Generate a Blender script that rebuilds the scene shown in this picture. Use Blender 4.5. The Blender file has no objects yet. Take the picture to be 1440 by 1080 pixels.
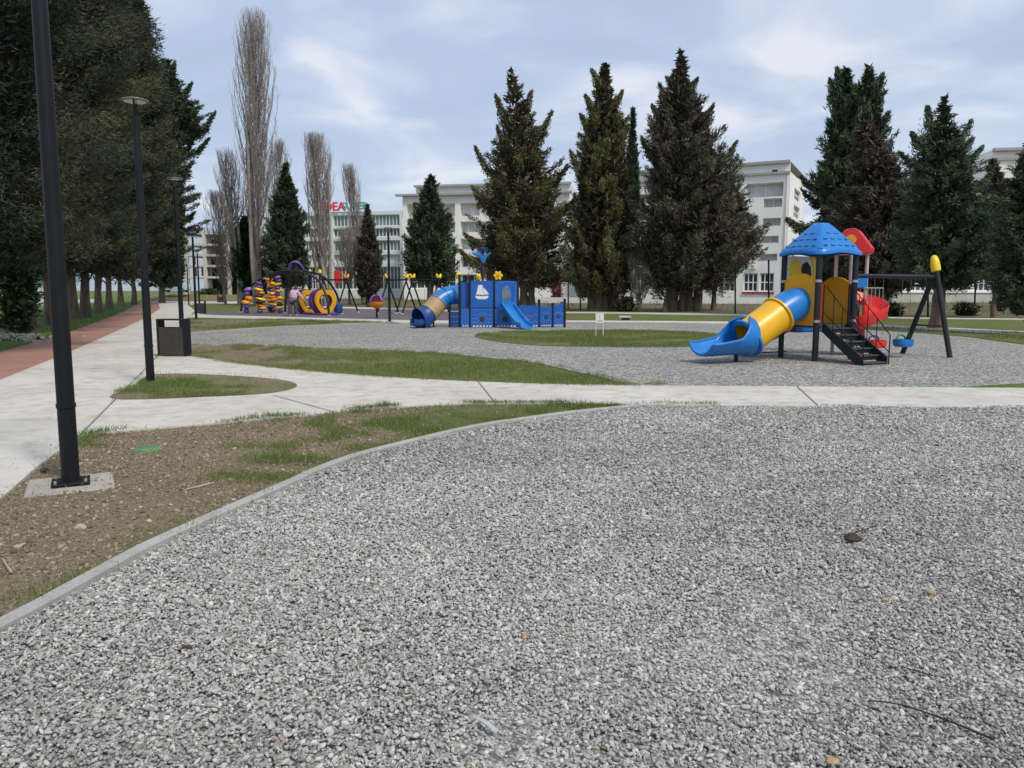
import bpy, bmesh, math, random
import numpy as np
from mathutils import Vector, Matrix, Euler
from mathutils.geometry import tessellate_polygon

R = math.radians
scene = bpy.context.scene
COL = scene.collection
random.seed(7)

# ------------------------------------------------------------------ survey
EYE = 1.55
F = 1090.0
PITCH = math.atan(132.0 / F)
CP, SP = math.cos(PITCH), math.sin(PITCH)


def ray(px, py):
    dx, dy = (px - 720) / F, (540 - py) / F
    return Vector((dx, CP + dy * SP, -SP + dy * CP))


def G(px, py, z=0.0):
    d = ray(px, py)
    t = (z - EYE) / d.z
    return Vector((d.x * t, d.y * t, z))


def W(px, py, Y):
    d = ray(px, py)
    t = Y / d.y
    return Vector((d.x * t, Y, EYE + d.z * t))


# ------------------------------------------------------------------ materials
def new_mat(name):
    m = bpy.data.materials.new(name)
    m.use_nodes = True
    nt = m.node_tree
    return m, nt, nt.nodes, nt.links, nt.nodes['Principled BSDF']


def ramp(nodes, stops):
    r = nodes.new('ShaderNodeValToRGB')
    e = r.color_ramp.elements
    while len(e) < len(stops):
        e.new(0.5)
    for k, (p, c) in enumerate(stops):
        e[k].position = p
        e[k].color = (*c, 1) if len(c) == 3 else c
    return r


def noise(nodes, links, vec, scale, detail=4, rough=0.55):
    n = nodes.new('ShaderNodeTexNoise')
    n.inputs['Scale'].default_value = scale
    n.inputs['Detail'].default_value = detail
    n.inputs['Roughness'].default_value = rough
    if vec is not None:
        links.new(vec, n.inputs['Vector'])
    return n


def simple(name, col, rough=0.5, var=0.12, scale=3.0, bump=0.0, bscale=40, metallic=0.0, dirt=None, spec=None):
    m, nt, N, L, B = new_mat(name)
    tc = N.new('ShaderNodeTexCoord')
    n = noise(N, L, tc.outputs['Object'], scale, 6)
    lo = tuple(max(0, c * (1 - var)) for c in col)
    hi = tuple(min(1, c * (1 + var)) for c in col)
    if dirt:
        lo = dirt
    r = ramp(N, [(0.3, lo), (0.7, hi)])
    L.new(n.outputs['Fac'], r.inputs['Fac'])
    L.new(r.outputs['Color'], B.inputs['Base Color'])
    B.inputs['Roughness'].default_value = rough
    B.inputs['Metallic'].default_value = metallic
    if spec is not None:
        B.inputs['Specular IOR Level'].default_value = spec
    if bump:
        n2 = noise(N, L, tc.outputs['Object'], bscale, 5)
        b = N.new('ShaderNodeBump')
        b.inputs['Strength'].default_value = bump
        b.inputs['Distance'].default_value = 0.02
        L.new(n2.outputs['Fac'], b.inputs['Height'])
        L.new(b.outputs['Normal'], B.inputs['Normal'])
    return m


def mat_concrete(name, base, stain):
    m, nt, N, L, B = new_mat(name)
    geo = N.new('ShaderNodeNewGeometry')
    p = geo.outputs['Position']
    n1 = noise(N, L, p, 0.5, 6, 0.6)
    n2 = noise(N, L, p, 3.5, 8, 0.65)
    n3 = noise(N, L, p, 60, 3, 0.6)
    r1 = ramp(N, [(0.3, tuple(c * 0.80 for c in base)), (0.62, base)])
    L.new(n1.outputs['Fac'], r1.inputs['Fac'])
    r2 = ramp(N, [(0.42, (1, 1, 1)), (0.58, (0, 0, 0))])
    r2 = ramp(N, [(0.47, (0, 0, 0)), (0.74, (0.95, 0.95, 0.95))])
    L.new(n2.outputs['Fac'], r2.inputs['Fac'])
    mx = N.new('ShaderNodeMixRGB')
    L.new(r2.outputs['Color'], mx.inputs['Fac'])
    L.new(r1.outputs['Color'], mx.inputs['Color1'])
    mx.inputs['Color2'].default_value = (*stain, 1)
    r3 = ramp(N, [(0.3, (0.82, 0.82, 0.82)), (0.7, (1.08, 1.08, 1.08))])
    L.new(n3.outputs['Fac'], r3.inputs['Fac'])
    mu = N.new('ShaderNodeMixRGB')
    mu.blend_type = 'MULTIPLY'
    mu.inputs['Fac'].default_value = 1
    L.new(mx.outputs['Color'], mu.inputs['Color1'])
    L.new(r3.outputs['Color'], mu.inputs['Color2'])
    L.new(mu.outputs['Color'], B.inputs['Base Color'])
    B.inputs['Roughness'].default_value = 0.85
    b = N.new('ShaderNodeBump')
    b.inputs['Strength'].default_value = 0.35
    b.inputs['Distance'].default_value = 0.01
    L.new(n3.outputs['Fac'], b.inputs['Height'])
    L.new(b.outputs['Normal'], B.inputs['Normal'])
    return m


def mat_turf(name, bias, x0=None, x1=None, grass=(0.120, 0.158, 0.040), grass2=(0.062, 0.108, 0.022), soil=(0.245, 0.195, 0.135),
             straw=(0.26, 0.215, 0.12), scale=1.0):
    """soil and grass mixed by noise; bias moves the share of grass, x0..x1 lets it rise with world X"""
    m, nt, N, L, B = new_mat(name)
    geo = N.new('ShaderNodeNewGeometry')
    p = geo.outputs['Position']
    nb = noise(N, L, p, 0.55 * scale, 7, 0.68)
    nf = noise(N, L, p, 9 * scale, 8, 0.72)
    nh = noise(N, L, p, 70 * scale, 3, 0.6)
    add = N.new('ShaderNodeMath')
    add.operation = 'MULTIPLY_ADD'
    L.new(nf.outputs['Fac'], add.inputs[0])
    add.inputs[1].default_value = 0.55
    L.new(nb.outputs['Fac'], add.inputs[2])
    sh = N.new('ShaderNodeMath')
    sh.operation = 'ADD'
    L.new(add.outputs[0], sh.inputs[0])
    sh.inputs[1].default_value = bias
    if x0 is not None:
        sx = N.new('ShaderNodeSeparateXYZ')
        L.new(p, sx.inputs[0])
        mr = N.new('ShaderNodeMapRange')
        mr.inputs['From Min'].default_value = x0
        mr.inputs['From Max'].default_value = x1
        mr.inputs['To Min'].default_value = bias - 0.22
        mr.inputs['To Max'].default_value = bias + 0.2
        L.new(sx.outputs['X'], mr.inputs['Value'])
        L.new(mr.outputs[0], sh.inputs[1])
    fac = ramp(N, [(0.70, (0, 0, 0)), (0.84, (1, 1, 1))])
    L.new(sh.outputs[0], fac.inputs['Fac'])
    gcol = ramp(N, [(0.30, grass2), (0.5, grass), (0.72, straw)])
    L.new(nf.outputs['Fac'], gcol.inputs['Fac'])
    scol = ramp(N, [(0.28, tuple(c * 0.5 for c in soil)), (0.5, soil), (0.70, tuple(c * 1.35 for c in soil)), (0.8, (0.34, 0.29, 0.22))])
    nm = noise(N, L, p, 26 * scale, 6, 0.7)
    L.new(nm.outputs['Fac'], scol.inputs['Fac'])
    mx = N.new('ShaderNodeMixRGB')
    L.new(fac.outputs['Color'], mx.inputs['Fac'])
    L.new(scol.outputs['Color'], mx.inputs['Color1'])
    L.new(gcol.outputs['Color'], mx.inputs['Color2'])
    hv = ramp(N, [(0.3, (0.62, 0.62, 0.62)), (0.7, (1.25, 1.25, 1.25))])
    L.new(nh.outputs['Fac'], hv.inputs['Fac'])
    mu = N.new('ShaderNodeMixRGB')
    mu.blend_type = 'MULTIPLY'
    mu.inputs['Fac'].default_value = 1
    L.new(mx.outputs['Color'], mu.inputs['Color1'])
    L.new(hv.outputs['Color'], mu.inputs['Color2'])
    L.new(mu.outputs['Color'], B.inputs['Base Color'])
    B.inputs['Roughness'].default_value = 0.95
    B.inputs['Specular IOR Level'].default_value = 0.15
    b = N.new('ShaderNodeBump')
    b.inputs['Strength'].default_value = 0.8
    b.inputs['Distance'].default_value = 0.04
    L.new(nm.outputs['Fac'], b.inputs['Height'])
    L.new(b.outputs['Normal'], B.inputs['Normal'])
    return m


def mat_gravel():
    m, nt, N, L, B = new_mat('gravel_sheet')
    geo = N.new('ShaderNodeNewGeometry')
    p = geo.outputs['Position']
    v = N.new('ShaderNodeTexVoronoi')
    v.inputs['Scale'].default_value = 30
    L.new(p, v.inputs['Vector'])
    sep = N.new('ShaderNodeSeparateColor')
    L.new(v.outputs['Color'], sep.inputs[0])
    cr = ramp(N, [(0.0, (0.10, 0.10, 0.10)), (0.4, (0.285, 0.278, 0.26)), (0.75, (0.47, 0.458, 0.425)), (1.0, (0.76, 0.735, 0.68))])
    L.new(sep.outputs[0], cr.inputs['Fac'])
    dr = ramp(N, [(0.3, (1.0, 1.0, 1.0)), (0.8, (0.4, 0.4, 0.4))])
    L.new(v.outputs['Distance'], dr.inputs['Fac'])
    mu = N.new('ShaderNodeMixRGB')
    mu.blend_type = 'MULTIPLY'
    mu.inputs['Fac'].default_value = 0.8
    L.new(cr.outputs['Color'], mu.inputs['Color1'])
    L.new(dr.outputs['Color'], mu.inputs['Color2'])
    n1 = noise(N, L, p, 0.45, 6, 0.6)
    r1 = ramp(N, [(0.3, (0.86, 0.88, 0.88)), (0.7, (1.1, 1.09, 1.07))])
    L.new(n1.outputs['Fac'], r1.inputs['Fac'])
    n2 = noise(N, L, p, 5.0, 6, 0.7)
    r2 = ramp(N, [(0.3, (0.8, 0.8, 0.8)), (0.7, (1.2, 1.2, 1.2))])
    L.new(n2.outputs['Fac'], r2.inputs['Fac'])
    m2 = N.new('ShaderNodeMixRGB')
    m2.blend_type = 'MULTIPLY'
    m2.inputs['Fac'].default_value = 1
    L.new(mu.outputs['Color'], m2.inputs['Color1'])
    L.new(r1.outputs['Color'], m2.inputs['Color2'])
    m3 = N.new('ShaderNodeMixRGB')
    m3.blend_type = 'MULTIPLY'
    m3.inputs['Fac'].default_value = 1
    L.new(m2.outputs['Color'], m3.inputs['Color1'])
    L.new(r2.outputs['Color'], m3.inputs['Color2'])
    L.new(m3.outputs['Color'], B.inputs['Base Color'])
    B.inputs['Roughness'].default_value = 0.85
    inv = N.new('ShaderNodeMath')
    inv.operation = 'SUBTRACT'
    inv.inputs[0].default_value = 1
    L.new(v.outputs['Distance'], inv.inputs[1])
    b = N.new('ShaderNodeBump')
    b.inputs['Strength'].default_value = 0.9
    b.inputs['Distance'].default_value = 0.02
    L.new(inv.outputs[0], b.inputs['Height'])
    L.new(b.outputs['Normal'], B.inputs['Normal'])
    return m


def mat_tone(name, stops, rough=0.8, attr='tone', kind='INSTANCER', bump=0.0, transl=0.0):
    """colour from a per-instance (or per-face) number"""
    m, nt, N, L, B = new_mat(name)
    a = N.new('ShaderNodeAttribute')
    a.attribute_type = kind
    a.attribute_name = attr
    r = ramp(N, stops)
    L.new(a.outputs['Fac'], r.inputs['Fac'])
    tc = N.new('ShaderNodeTexCoord')
    n = noise(N, L, tc.outputs['Object'], 2.2, 5, 0.6)
    rr = ramp(N, [(0.3, (0.75, 0.75, 0.75)), (0.7, (1.18, 1.18, 1.18))])
    L.new(n.outputs['Fac'], rr.inputs['Fac'])
    mu = N.new('ShaderNodeMixRGB')
    mu.blend_type = 'MULTIPLY'
    mu.inputs['Fac'].default_value = 1
    L.new(r.outputs['Color'], mu.inputs['Color1'])
    L.new(rr.outputs['Color'], mu.inputs['Color2'])
    L.new(mu.outputs['Color'], B.inputs['Base Color'])
    B.inputs['Roughness'].default_value = rough
    B.inputs['Specular IOR Level'].default_value = 0.25
    return m


def mat_bark(name, lo, hi, scale=(9, 9, 1.2)):
    m, nt, N, L, B = new_mat(name)
    geo = N.new('ShaderNodeNewGeometry')
    mp = N.new('ShaderNodeMapping')
    mp.inputs['Scale'].default_value = scale
    L.new(geo.outputs['Position'], mp.inputs['Vector'])
    n = noise(N, L, mp.outputs[0], 1.0, 7, 0.7)
    r = ramp(N, [(0.32, lo), (0.68, hi)])
    L.new(n.outputs['Fac'], r.inputs['Fac'])
    L.new(r.outputs['Color'], B.inputs['Base Color'])
    B.inputs['Roughness'].default_value = 0.95
    b = N.new('ShaderNodeBump')
    b.inputs['Strength'].default_value = 0.9
    b.inputs['Distance'].default_value = 0.05
    L.new(n.outputs['Fac'], b.inputs['Height'])
    L.new(b.outputs['Normal'], B.inputs['Normal'])
    return m


M = {}
M['concrete'] = mat_concrete('pale_concrete', (0.63, 0.605, 0.55), (0.40, 0.33, 0.24))
M['kerb'] = mat_concrete('kerb_concrete', (0.42, 0.42, 0.405), (0.27, 0.27, 0.22))
M['footing'] = mat_concrete('footing_concrete', (0.42, 0.39, 0.34), (0.27, 0.21, 0.15))
M['joint'] = simple('joint_dark', (0.17, 0.165, 0.15), 0.95)
M['track'] = mat_concrete('red_track', (0.39, 0.205, 0.145), (0.31, 0.17, 0.12))
M['rubber'] = simple('rubber_paving', (0.125, 0.105, 0.115), 0.9, 0.18, 2.0, 0.3, 120)
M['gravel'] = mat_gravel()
M['lawn'] = mat_turf('lawn', 0.10)
M['verge'] = mat_turf('verge', 0.2, grass=(0.105, 0.175, 0.034), grass2=(0.06, 0.115, 0.02), straw=(0.17, 0.19, 0.07))
M['bank'] = mat_turf('bank', -0.075, -3.3, -0.9, grass=(0.10, 0.14, 0.034), grass2=(0.055, 0.10, 0.02))
M['island'] = mat_turf('island', -0.07)
M['strip'] = mat_turf('strip', 0.02, -7.0, 0.0)
M['rough'] = mat_turf('rough_grass', 0.07, grass=(0.115, 0.115, 0.05), grass2=(0.06, 0.075, 0.026), straw=(0.17, 0.14, 0.09), scale=0.5)
M['mound'] = mat_turf('mound', -0.02, soil=(0.2, 0.14, 0.09), scale=0.6)
M['pole'] = simple('pole_black', (0.008, 0.0095, 0.0125), 0.5, 0.2, 6, spec=0.25)
M['charcoal'] = simple('charcoal_steel', (0.016, 0.021, 0.028), 0.45, 0.18, 5, spec=0.3)
M['grey_steel'] = simple('grey_steel', (0.42, 0.43, 0.44), 0.4, 0.15, 9, metallic=0.5)
M['lamp_disc'] = simple('lamp_disc', (0.12, 0.135, 0.125), 0.4, 0.1)
M['lamp_glass'] = simple('lamp_lens', (0.36, 0.39, 0.35), 0.3, 0.08)
M['blue'] = simple('blue_plastic', (0.012, 0.185, 0.56), 0.33, 0.13, 2.6, 0.06, 90)
M['blue_panel'] = simple('blue_board', (0.014, 0.115, 0.47), 0.42, 0.14, 3.0)
M['blue_light'] = simple('light_blue_plastic', (0.02, 0.22, 0.60), 0.32, 0.12, 3)
M['blue_dark'] = simple('dark_blue_plastic', (0.014, 0.06, 0.24), 0.42, 0.15, 3)
M['line_blue'] = simple('pale_blue_groove', (0.10, 0.26, 0.62), 0.5, 0.05)
M['yellow'] = simple('yellow_plastic', (0.80, 0.44, 0.012), 0.36, 0.09, 2.4, 0.06, 90)
M['amber'] = simple('amber_board', (0.76, 0.36, 0.012), 0.42, 0.09, 2.4)
M['lemon'] = simple('lemon_plastic', (0.85, 0.60, 0.02), 0.36, 0.08, 3)
M['orange'] = simple('orange_plastic', (0.80, 0.25, 0.012), 0.4, 0.12, 3)
M['red'] = simple('red_plastic', (0.74, 0.03, 0.028), 0.36, 0.12, 2.6, 0.05, 90)
M['purple'] = simple('purple_plastic', (0.10, 0.045, 0.27), 0.42, 0.15, 4)
M['plum'] = simple('plum_board', (0.06, 0.014, 0.04), 0.5, 0.15, 4)
M['violet'] = simple('violet_plastic', (0.22, 0.14, 0.48), 0.42, 0.12, 4)
M['white'] = simple('white_plastic', (0.80, 0.80, 0.80), 0.5, 0.05)
M['tan'] = simple('tan_plastic', (0.37, 0.26, 0.13), 0.5, 0.12, 4)
M['pinkpost'] = simple('pale_pink_post', (0.52, 0.42, 0.40), 0.5, 0.1)
M['tread'] = simple('tread_rubber', (0.05, 0.053, 0.055), 0.75, 0.25, 12, 0.3, 90)
M['bin'] = simple('bin_brown', (0.035, 0.029, 0.025), 0.55, 0.22, 6)
M['green_lid'] = simple('green_cover', (0.11, 0.25, 0.11), 0.6, 0.2, 9, dirt=(0.10, 0.16, 0.07))
M['stone'] = simple('stone_pale', (0.40, 0.36, 0.30), 0.9, 0.2, 22, 0.4, 60)
M['ochre'] = simple('ochre_stone', (0.42, 0.27, 0.15), 0.85, 0.25, 22, 0.3, 60)
M['clod'] = simple('brown_clod', (0.055, 0.035, 0.025), 0.95, 0.3, 30, 0.5, 60)
M['stick'] = simple('dark_stick', (0.035, 0.03, 0.026), 0.95, 0.3, 40)
M['strap'] = simple('pale_strap', (0.40, 0.46, 0.43), 0.5, 0.15, 20)
M['chain'] = simple('chain_steel', (0.22, 0.22, 0.22), 0.45, 0.1, metallic=0.6)
M['seat_green'] = simple('seat_green', (0.03, 0.26, 0.07), 0.45, 0.1)
M['bark'] = mat_bark('conifer_bark', (0.055, 0.04, 0.03), (0.24, 0.185, 0.14))
M['bark_red'] = mat_bark('brown_bark', (0.07, 0.045, 0.034), (0.25, 0.17, 0.12))
M['poplar'] = mat_bark('poplar_bark', (0.17, 0.145, 0.125), (0.44, 0.40, 0.355), (6, 6, 2))
M['twig'] = mat_bark('twig_bark', (0.22, 0.185, 0.165), (0.44, 0.39, 0.35), (3, 3, 2))
M['skin'] = simple('skin', (0.50, 0.30, 0.22), 0.6)
M['pink'] = simple('pink_jacket', (0.62, 0.43, 0.55), 0.85, 0.18, 9)
M['trousers'] = simple('grey_trousers', (0.075, 0.075, 0.085), 0.9, 0.2, 9)
M['hair'] = simple('brown_hair', (0.10, 0.045, 0.03), 0.7, 0.2, 20)
M['wall'] = simple('white_render', (0.84, 0.83, 0.79), 0.85, 0.07, 0.25)
M['wall2'] = simple('grey_render', (0.70, 0.695, 0.67), 0.85, 0.07, 0.25)
M['wall3'] = simple('mint_render', (0.66, 0.71, 0.68), 0.85, 0.05, 0.25)
M['trim'] = simple('trim_grey', (0.36, 0.36, 0.34), 0.85, 0.1, 0.6)
M['slab'] = simple('slab_concrete', (0.52, 0.50, 0.46), 0.9, 0.15, 0.7)
M['brickpink'] = simple('pink_infill', (0.40, 0.26, 0.20), 0.9, 0.25, 1.2)
M['redinfill'] = simple('red_infill', (0.35, 0.06, 0.06), 0.85, 0.2, 1.2)
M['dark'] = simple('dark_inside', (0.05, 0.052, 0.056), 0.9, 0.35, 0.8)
M['glass'] = simple('window_glass', (0.060, 0.078, 0.082), 0.12, 0.5, 0.7, spec=0.6)
M['glass_green'] = simple('green_glass', (0.13, 0.20, 0.19), 0.15, 0.35, 0.5, spec=0.6)
M['shade'] = simple('curtain_shaded_wall', (0.50, 0.52, 0.52), 0.6, 0.22, 0.9)  # window curtains; on balcony back walls the recess shade is in the colour
M['sign_red'] = simple('sign_red', (0.75, 0.03, 0.07), 0.5, 0.05)
M['sign_teal'] = simple('sign_teal', (0.06, 0.42, 0.36), 0.5, 0.05)
M['car_paint'] = simple('pale_blue_paint', (0.42, 0.52, 0.60), 0.25, 0.06, 1, spec=0.6)
M['tyre'] = simple('tyre', (0.02, 0.02, 0.02), 0.85)
M['roof_green'] = simple('green_roof', (0.07, 0.19, 0.16), 0.6, 0.15, 0.8)
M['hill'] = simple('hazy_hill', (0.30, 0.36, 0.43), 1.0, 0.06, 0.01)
M['road'] = simple('asphalt_pale', (0.36, 0.34, 0.33), 0.9, 0.1, 0.5)

M['pebble'] = mat_tone('pebbles', [(0.0, (0.18, 0.178, 0.172)), (0.3, (0.32, 0.316, 0.305)), (0.6, (0.45, 0.442, 0.42)), (0.93, (0.64, 0.628, 0.60)),
                                   (0.965, (0.30, 0.20, 0.13)), (1.0, (0.20, 0.19, 0.12))], 0.75)
M['clods'] = mat_tone('soil_crumbs', [(0.0, (0.10, 0.070, 0.045)), (0.45, (0.235, 0.185, 0.127)), (0.8, (0.34, 0.28, 0.205)), (1.0, (0.52, 0.48, 0.40))], 0.95)
M['blade'] = mat_tone('grass_blades', [(0.0, (0.055, 0.11, 0.02)), (0.45, (0.115, 0.19, 0.038)), (0.75, (0.18, 0.20, 0.065)), (1.0, (0.33, 0.27, 0.15))], 0.8)
M['dry_blade'] = mat_tone('dry_blades', [(0.0, (0.05, 0.075, 0.02)), (0.4, (0.12, 0.12, 0.05)), (0.75, (0.17, 0.13, 0.08)), (1.0, (0.24, 0.18, 0.12))], 0.9)


def leaf_mat(name, stops):
    return mat_tone(name, stops, 0.75, 'tone', 'GEOMETRY')


M['leaf_olive'] = leaf_mat('olive_needles', [(0.0, (0.042, 0.033, 0.023)), (0.35, (0.112, 0.095, 0.053)), (0.65, (0.130, 0.137, 0.056)), (1.0, (0.211, 0.211, 0.084))])
M['leaf_grey'] = leaf_mat('grey_brown_needles', [(0.0, (0.042, 0.037, 0.029)), (0.4, (0.123, 0.104, 0.078)), (0.7, (0.118, 0.123, 0.073)), (1.0, (0.197, 0.190, 0.112))])
M['leaf_green'] = leaf_mat('green_needles', [(0.0, (0.030, 0.037, 0.024)), (0.4, (0.060, 0.092, 0.050)), (0.75, (0.092, 0.143, 0.076)), (1.0, (0.160, 0.218, 0.101))])
M['leaf_brown'] = leaf_mat('browned_needles', [(0.0, (0.045, 0.037, 0.030)), (0.4, (0.105, 0.086, 0.068)), (0.75, (0.150, 0.128, 0.104)), (1.0, (0.115, 0.115, 0.062))])
M['leaf_dark'] = leaf_mat('dark_mixed_needles', [(0.0, (0.012, 0.012, 0.010)), (0.28, (0.034, 0.050, 0.034)), (0.52, (0.055, 0.080, 0.046)), (0.74, (0.086, 0.072, 0.052)), (1.0, (0.095, 0.108, 0.048))])
M['leaf_ivy'] = leaf_mat('ivy_leaves', [(0.0, (0.014, 0.03, 0.012)), (0.6, (0.03, 0.07, 0.025)), (1.0, (0.07, 0.13, 0.05))])
M['leaf_shrub'] = leaf_mat('shrub_leaves', [(0.0, (0.03, 0.045, 0.018)), (0.6, (0.08, 0.10, 0.04)), (1.0, (0.15, 0.14, 0.07))])
M['leaf_pink'] = leaf_mat('pink_blossom', [(0.0, (0.18, 0.05, 0.06)), (0.6, (0.42, 0.14, 0.17)), (1.0, (0.5, 0.25, 0.26))])


# ------------------------------------------------------------------ object helpers
def tag(o, label=None, cat=None, group=None, kind=None):
    if label:
        o['label'] = label
    if cat:
        o['category'] = cat
    if group:
        o['group'] = group
    if kind:
        o['kind'] = kind
    return o


def empty(name, loc, label, cat, group=None, rz=0.0):
    o = bpy.data.objects.new(name, None)
    COL.objects.link(o)
    o.location = loc
    o.rotation_euler = (0, 0, rz)
    o.empty_display_size = 0.2
    return tag(o, label, cat, group)


def top_loc(o):
    while o is not None and o.parent is not None:
        o = o.parent
    return tuple(o.location) if o is not None else (0, 0, 0)


class MB:
    """collects simple solids, then becomes one mesh object"""

    def __init__(self):
        self.v, self.f = [], []

    def add(self, vs, fs):
        b = len(self.v)
        self.v += [tuple(x) for x in vs]
        self.f += [tuple(i + b for i in f) for f in fs]
        return self

    def box(self, c, s, rot=None):
        hx, hy, hz = s[0] / 2, s[1] / 2, s[2] / 2
        vs = [Vector((x, y, z)) for x in (-hx, hx) for y in (-hy, hy) for z in (-hz, hz)]
        if rot is not None:
            vs = [rot @ q for q in vs]
        c = Vector(c)
        self.add([q + c for q in vs], [(0, 1, 3, 2), (4, 6, 7, 5), (0, 4, 5, 1), (2, 3, 7, 6), (0, 2, 6, 4), (1, 5, 7, 3)])
        return self

    def tube(self, pts, r, seg=10, cap=True, closed=False):
        pts = [Vector(p) for p in pts]
        n = len(pts)
        rs = r if isinstance(r, (list, tuple)) else [r] * n
        rings = []
        prev = None
        for i, p in enumerate(pts):
            if closed:
                t = pts[(i + 1) % n] - pts[i - 1]
            else:
                t = pts[min(i + 1, n - 1)] - pts[max(i - 1, 0)]
            t.normalize()
            if prev is None:
                a = Vector((0, 0, 1)) if abs(t.z) < 0.9 else Vector((1, 0, 0))
                u = t.cross(a).normalized()
            else:
                u = (prev - t * prev.dot(t)).normalized()
            prev = u
            w = t.cross(u)
            rings.append([p + (u * math.cos(2 * math.pi * k / seg) + w * math.sin(2 * math.pi * k / seg)) * rs[i] for k in range(seg)])
        b = len(self.v)
        for rg in rings:
            self.v += [tuple(q) for q in rg]
        m = n if closed else n - 1
        for i in range(m):
            j = (i + 1) % n
            for k in range(seg):
                k2 = (k + 1) % seg
                self.f.append((b + i * seg + k, b + i * seg + k2, b + j * seg + k2, b + j * seg + k))
        if cap and not closed:
            self.f.append(tuple(b + k for k in range(seg))[::-1])
            self.f.append(tuple(b + (n - 1) * seg + k for k in range(seg)))
        return self

    def cyl(self, c, r, h, seg=16, r2=None):
        c = Vector(c)
        return self.tube([c, c + Vector((0, 0, h))], [r, r if r2 is None else r2], seg)

    def lathe(self, c, prof, seg=20, axis=None):
        """prof: (radius, height) list"""
        c = Vector(c)
        b = len(self.v)
        n = len(prof)
        for r, z in prof:
            for k in range(seg):
                a = 2 * math.pi * k / seg
                q = Vector((r * math.cos(a), r * math.sin(a), z))
                if axis is not None:
                    q = axis @ q
                self.v.append(tuple(c + q))
        for i in range(n - 1):
            for k in range(seg):
                k2 = (k + 1) % seg
                self.f.append((b + i * seg + k, b + i * seg + k2, b + (i + 1) * seg + k2, b + (i + 1) * seg + k))
        self.f.append(tuple(b + k for k in range(seg))[::-1])
        self.f.append(tuple(b + (n - 1) * seg + k for k in range(seg)))
        return self

    def prism(self, poly, o, ux, uy, th):
        """flat outline poly (x, y) in the plane o + x*ux + y*uy, th thick along ux x uy (centred)"""
        o, ux, uy = Vector(o), Vector(ux).normalized(), Vector(uy).normalized()
        n = ux.cross(uy).normalized()
        k = len(poly)
        vs = [o + ux * x + uy * y - n * th / 2 for x, y in poly] + [o + ux * x + uy * y + n * th / 2 for x, y in poly]
        tris = tessellate_polygon([[Vector((x, y, 0)) for x, y in poly]])
        area = sum(poly[i][0] * poly[(i + 1) % k][1] - poly[(i + 1) % k][0] * poly[i][1] for i in range(k))
        fs = []
        for t in tris:
            a, b_, c_ = t
            ar = (poly[b_][0] - poly[a][0]) * (poly[c_][1] - poly[a][1]) - (poly[c_][0] - poly[a][0]) * (poly[b_][1] - poly[a][1])
            if ar < 0:
                t = (a, c_, b_)
            fs.append(tuple(t)[::-1])
            fs.append(tuple(q + k for q in t))
        for i in range(k):
            j = (i + 1) % k
            fs.append((i, j, j + k, i + k) if area > 0 else (j, i, i + k, j + k))
        return self.add(vs, fs)

    def ringplate(self, outer, inner, o, ux, uy, th):
        """plate between two outlines with the same number of points"""
        o, ux, uy = Vector(o), Vector(ux).normalized(), Vector(uy).normalized()
        n = ux.cross(uy).normalized()
        k = len(outer)
        P = lambda q, d: o + ux * q[0] + uy * q[1] + n * d
        vs = [P(q, -th / 2) for q in outer] + [P(q, -th / 2) for q in inner] + [P(q, th / 2) for q in outer] + [P(q, th / 2) for q in inner]
        fs = []
        for i in range(k):
            j = (i + 1) % k
            fs += [(i, k + i, k + j, j), (2 * k + i, 2 * k + j, 3 * k + j, 3 * k + i), (i, j, 2 * k + j, 2 * k + i), (k + j, k + i, 3 * k + i, 3 * k + j)]
        return self.add(vs, fs)

    def build(self, name, mat, parent=None, smooth=False, bevel=0.0, sharp=35, fix=True):
        me = bpy.data.meshes.new(name)
        off = top_loc(parent)
        if parent is not None and fix:
            self.v = [(x - off[0], y - off[1], z - off[2]) for x, y, z in self.v]
        me.from_pydata(self.v, [], self.f)
        me.validate()
        me.materials.append(M[mat] if isinstance(mat, str) else mat)
        if smooth:
            me.shade_smooth()
            try:
                me.set_sharp_from_angle(angle=R(sharp))
            except Exception:
                pass
        o = bpy.data.objects.new(name, me)
        COL.objects.link(o)
        if parent is not None:
            o.parent = parent
        if bevel:
            b = o.modifiers.new('bevel', 'BEVEL')
            b.width = bevel
            b.segments = 2
            b.limit_method = 'ANGLE'
            b.angle_limit = R(40)
        return o


def fast_mesh(name, verts, faces4, mat, parent=None, tone=None, smooth=False):
    """numpy quads (or triangles) -> object; tone is one number per face"""
    me = bpy.data.meshes.new(name)
    if parent is not None:
        verts = verts - np.array(top_loc(parent))
    nv, nf, k = len(verts), len(faces4), faces4.shape[1]
    me.vertices.add(nv)
    me.vertices.foreach_set('co', np.ascontiguousarray(verts, dtype=np.float32).ravel())
    me.loops.add(nf * k)
    me.loops.foreach_set('vertex_index', np.ascontiguousarray(faces4, dtype=np.int32).ravel())
    me.polygons.add(nf)
    me.polygons.foreach_set('loop_start', np.arange(0, nf * k, k, dtype=np.int32))
    me.polygons.foreach_set('loop_total', np.full(nf, k, dtype=np.int32))
    me.update(calc_edges=True)
    if tone is not None:
        a = me.attributes.new('tone', 'FLOAT', 'FACE')
        a.data.foreach_set('value', np.ascontiguousarray(tone, dtype=np.float32))
    me.materials.append(M[mat])
    if smooth:
        me.shade_smooth()
    o = bpy.data.objects.new(name, me)
    COL.objects.link(o)
    if parent is not None:
        o.parent = parent
    return o


def copy_tree(o, parent=None):
    c = o.copy()
    COL.objects.link(c)
    if parent is not None:
        c.parent = parent
    for ch in [q for q in bpy.data.objects if q.parent == o]:
        copy_tree(ch, c)
    return c


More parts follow.
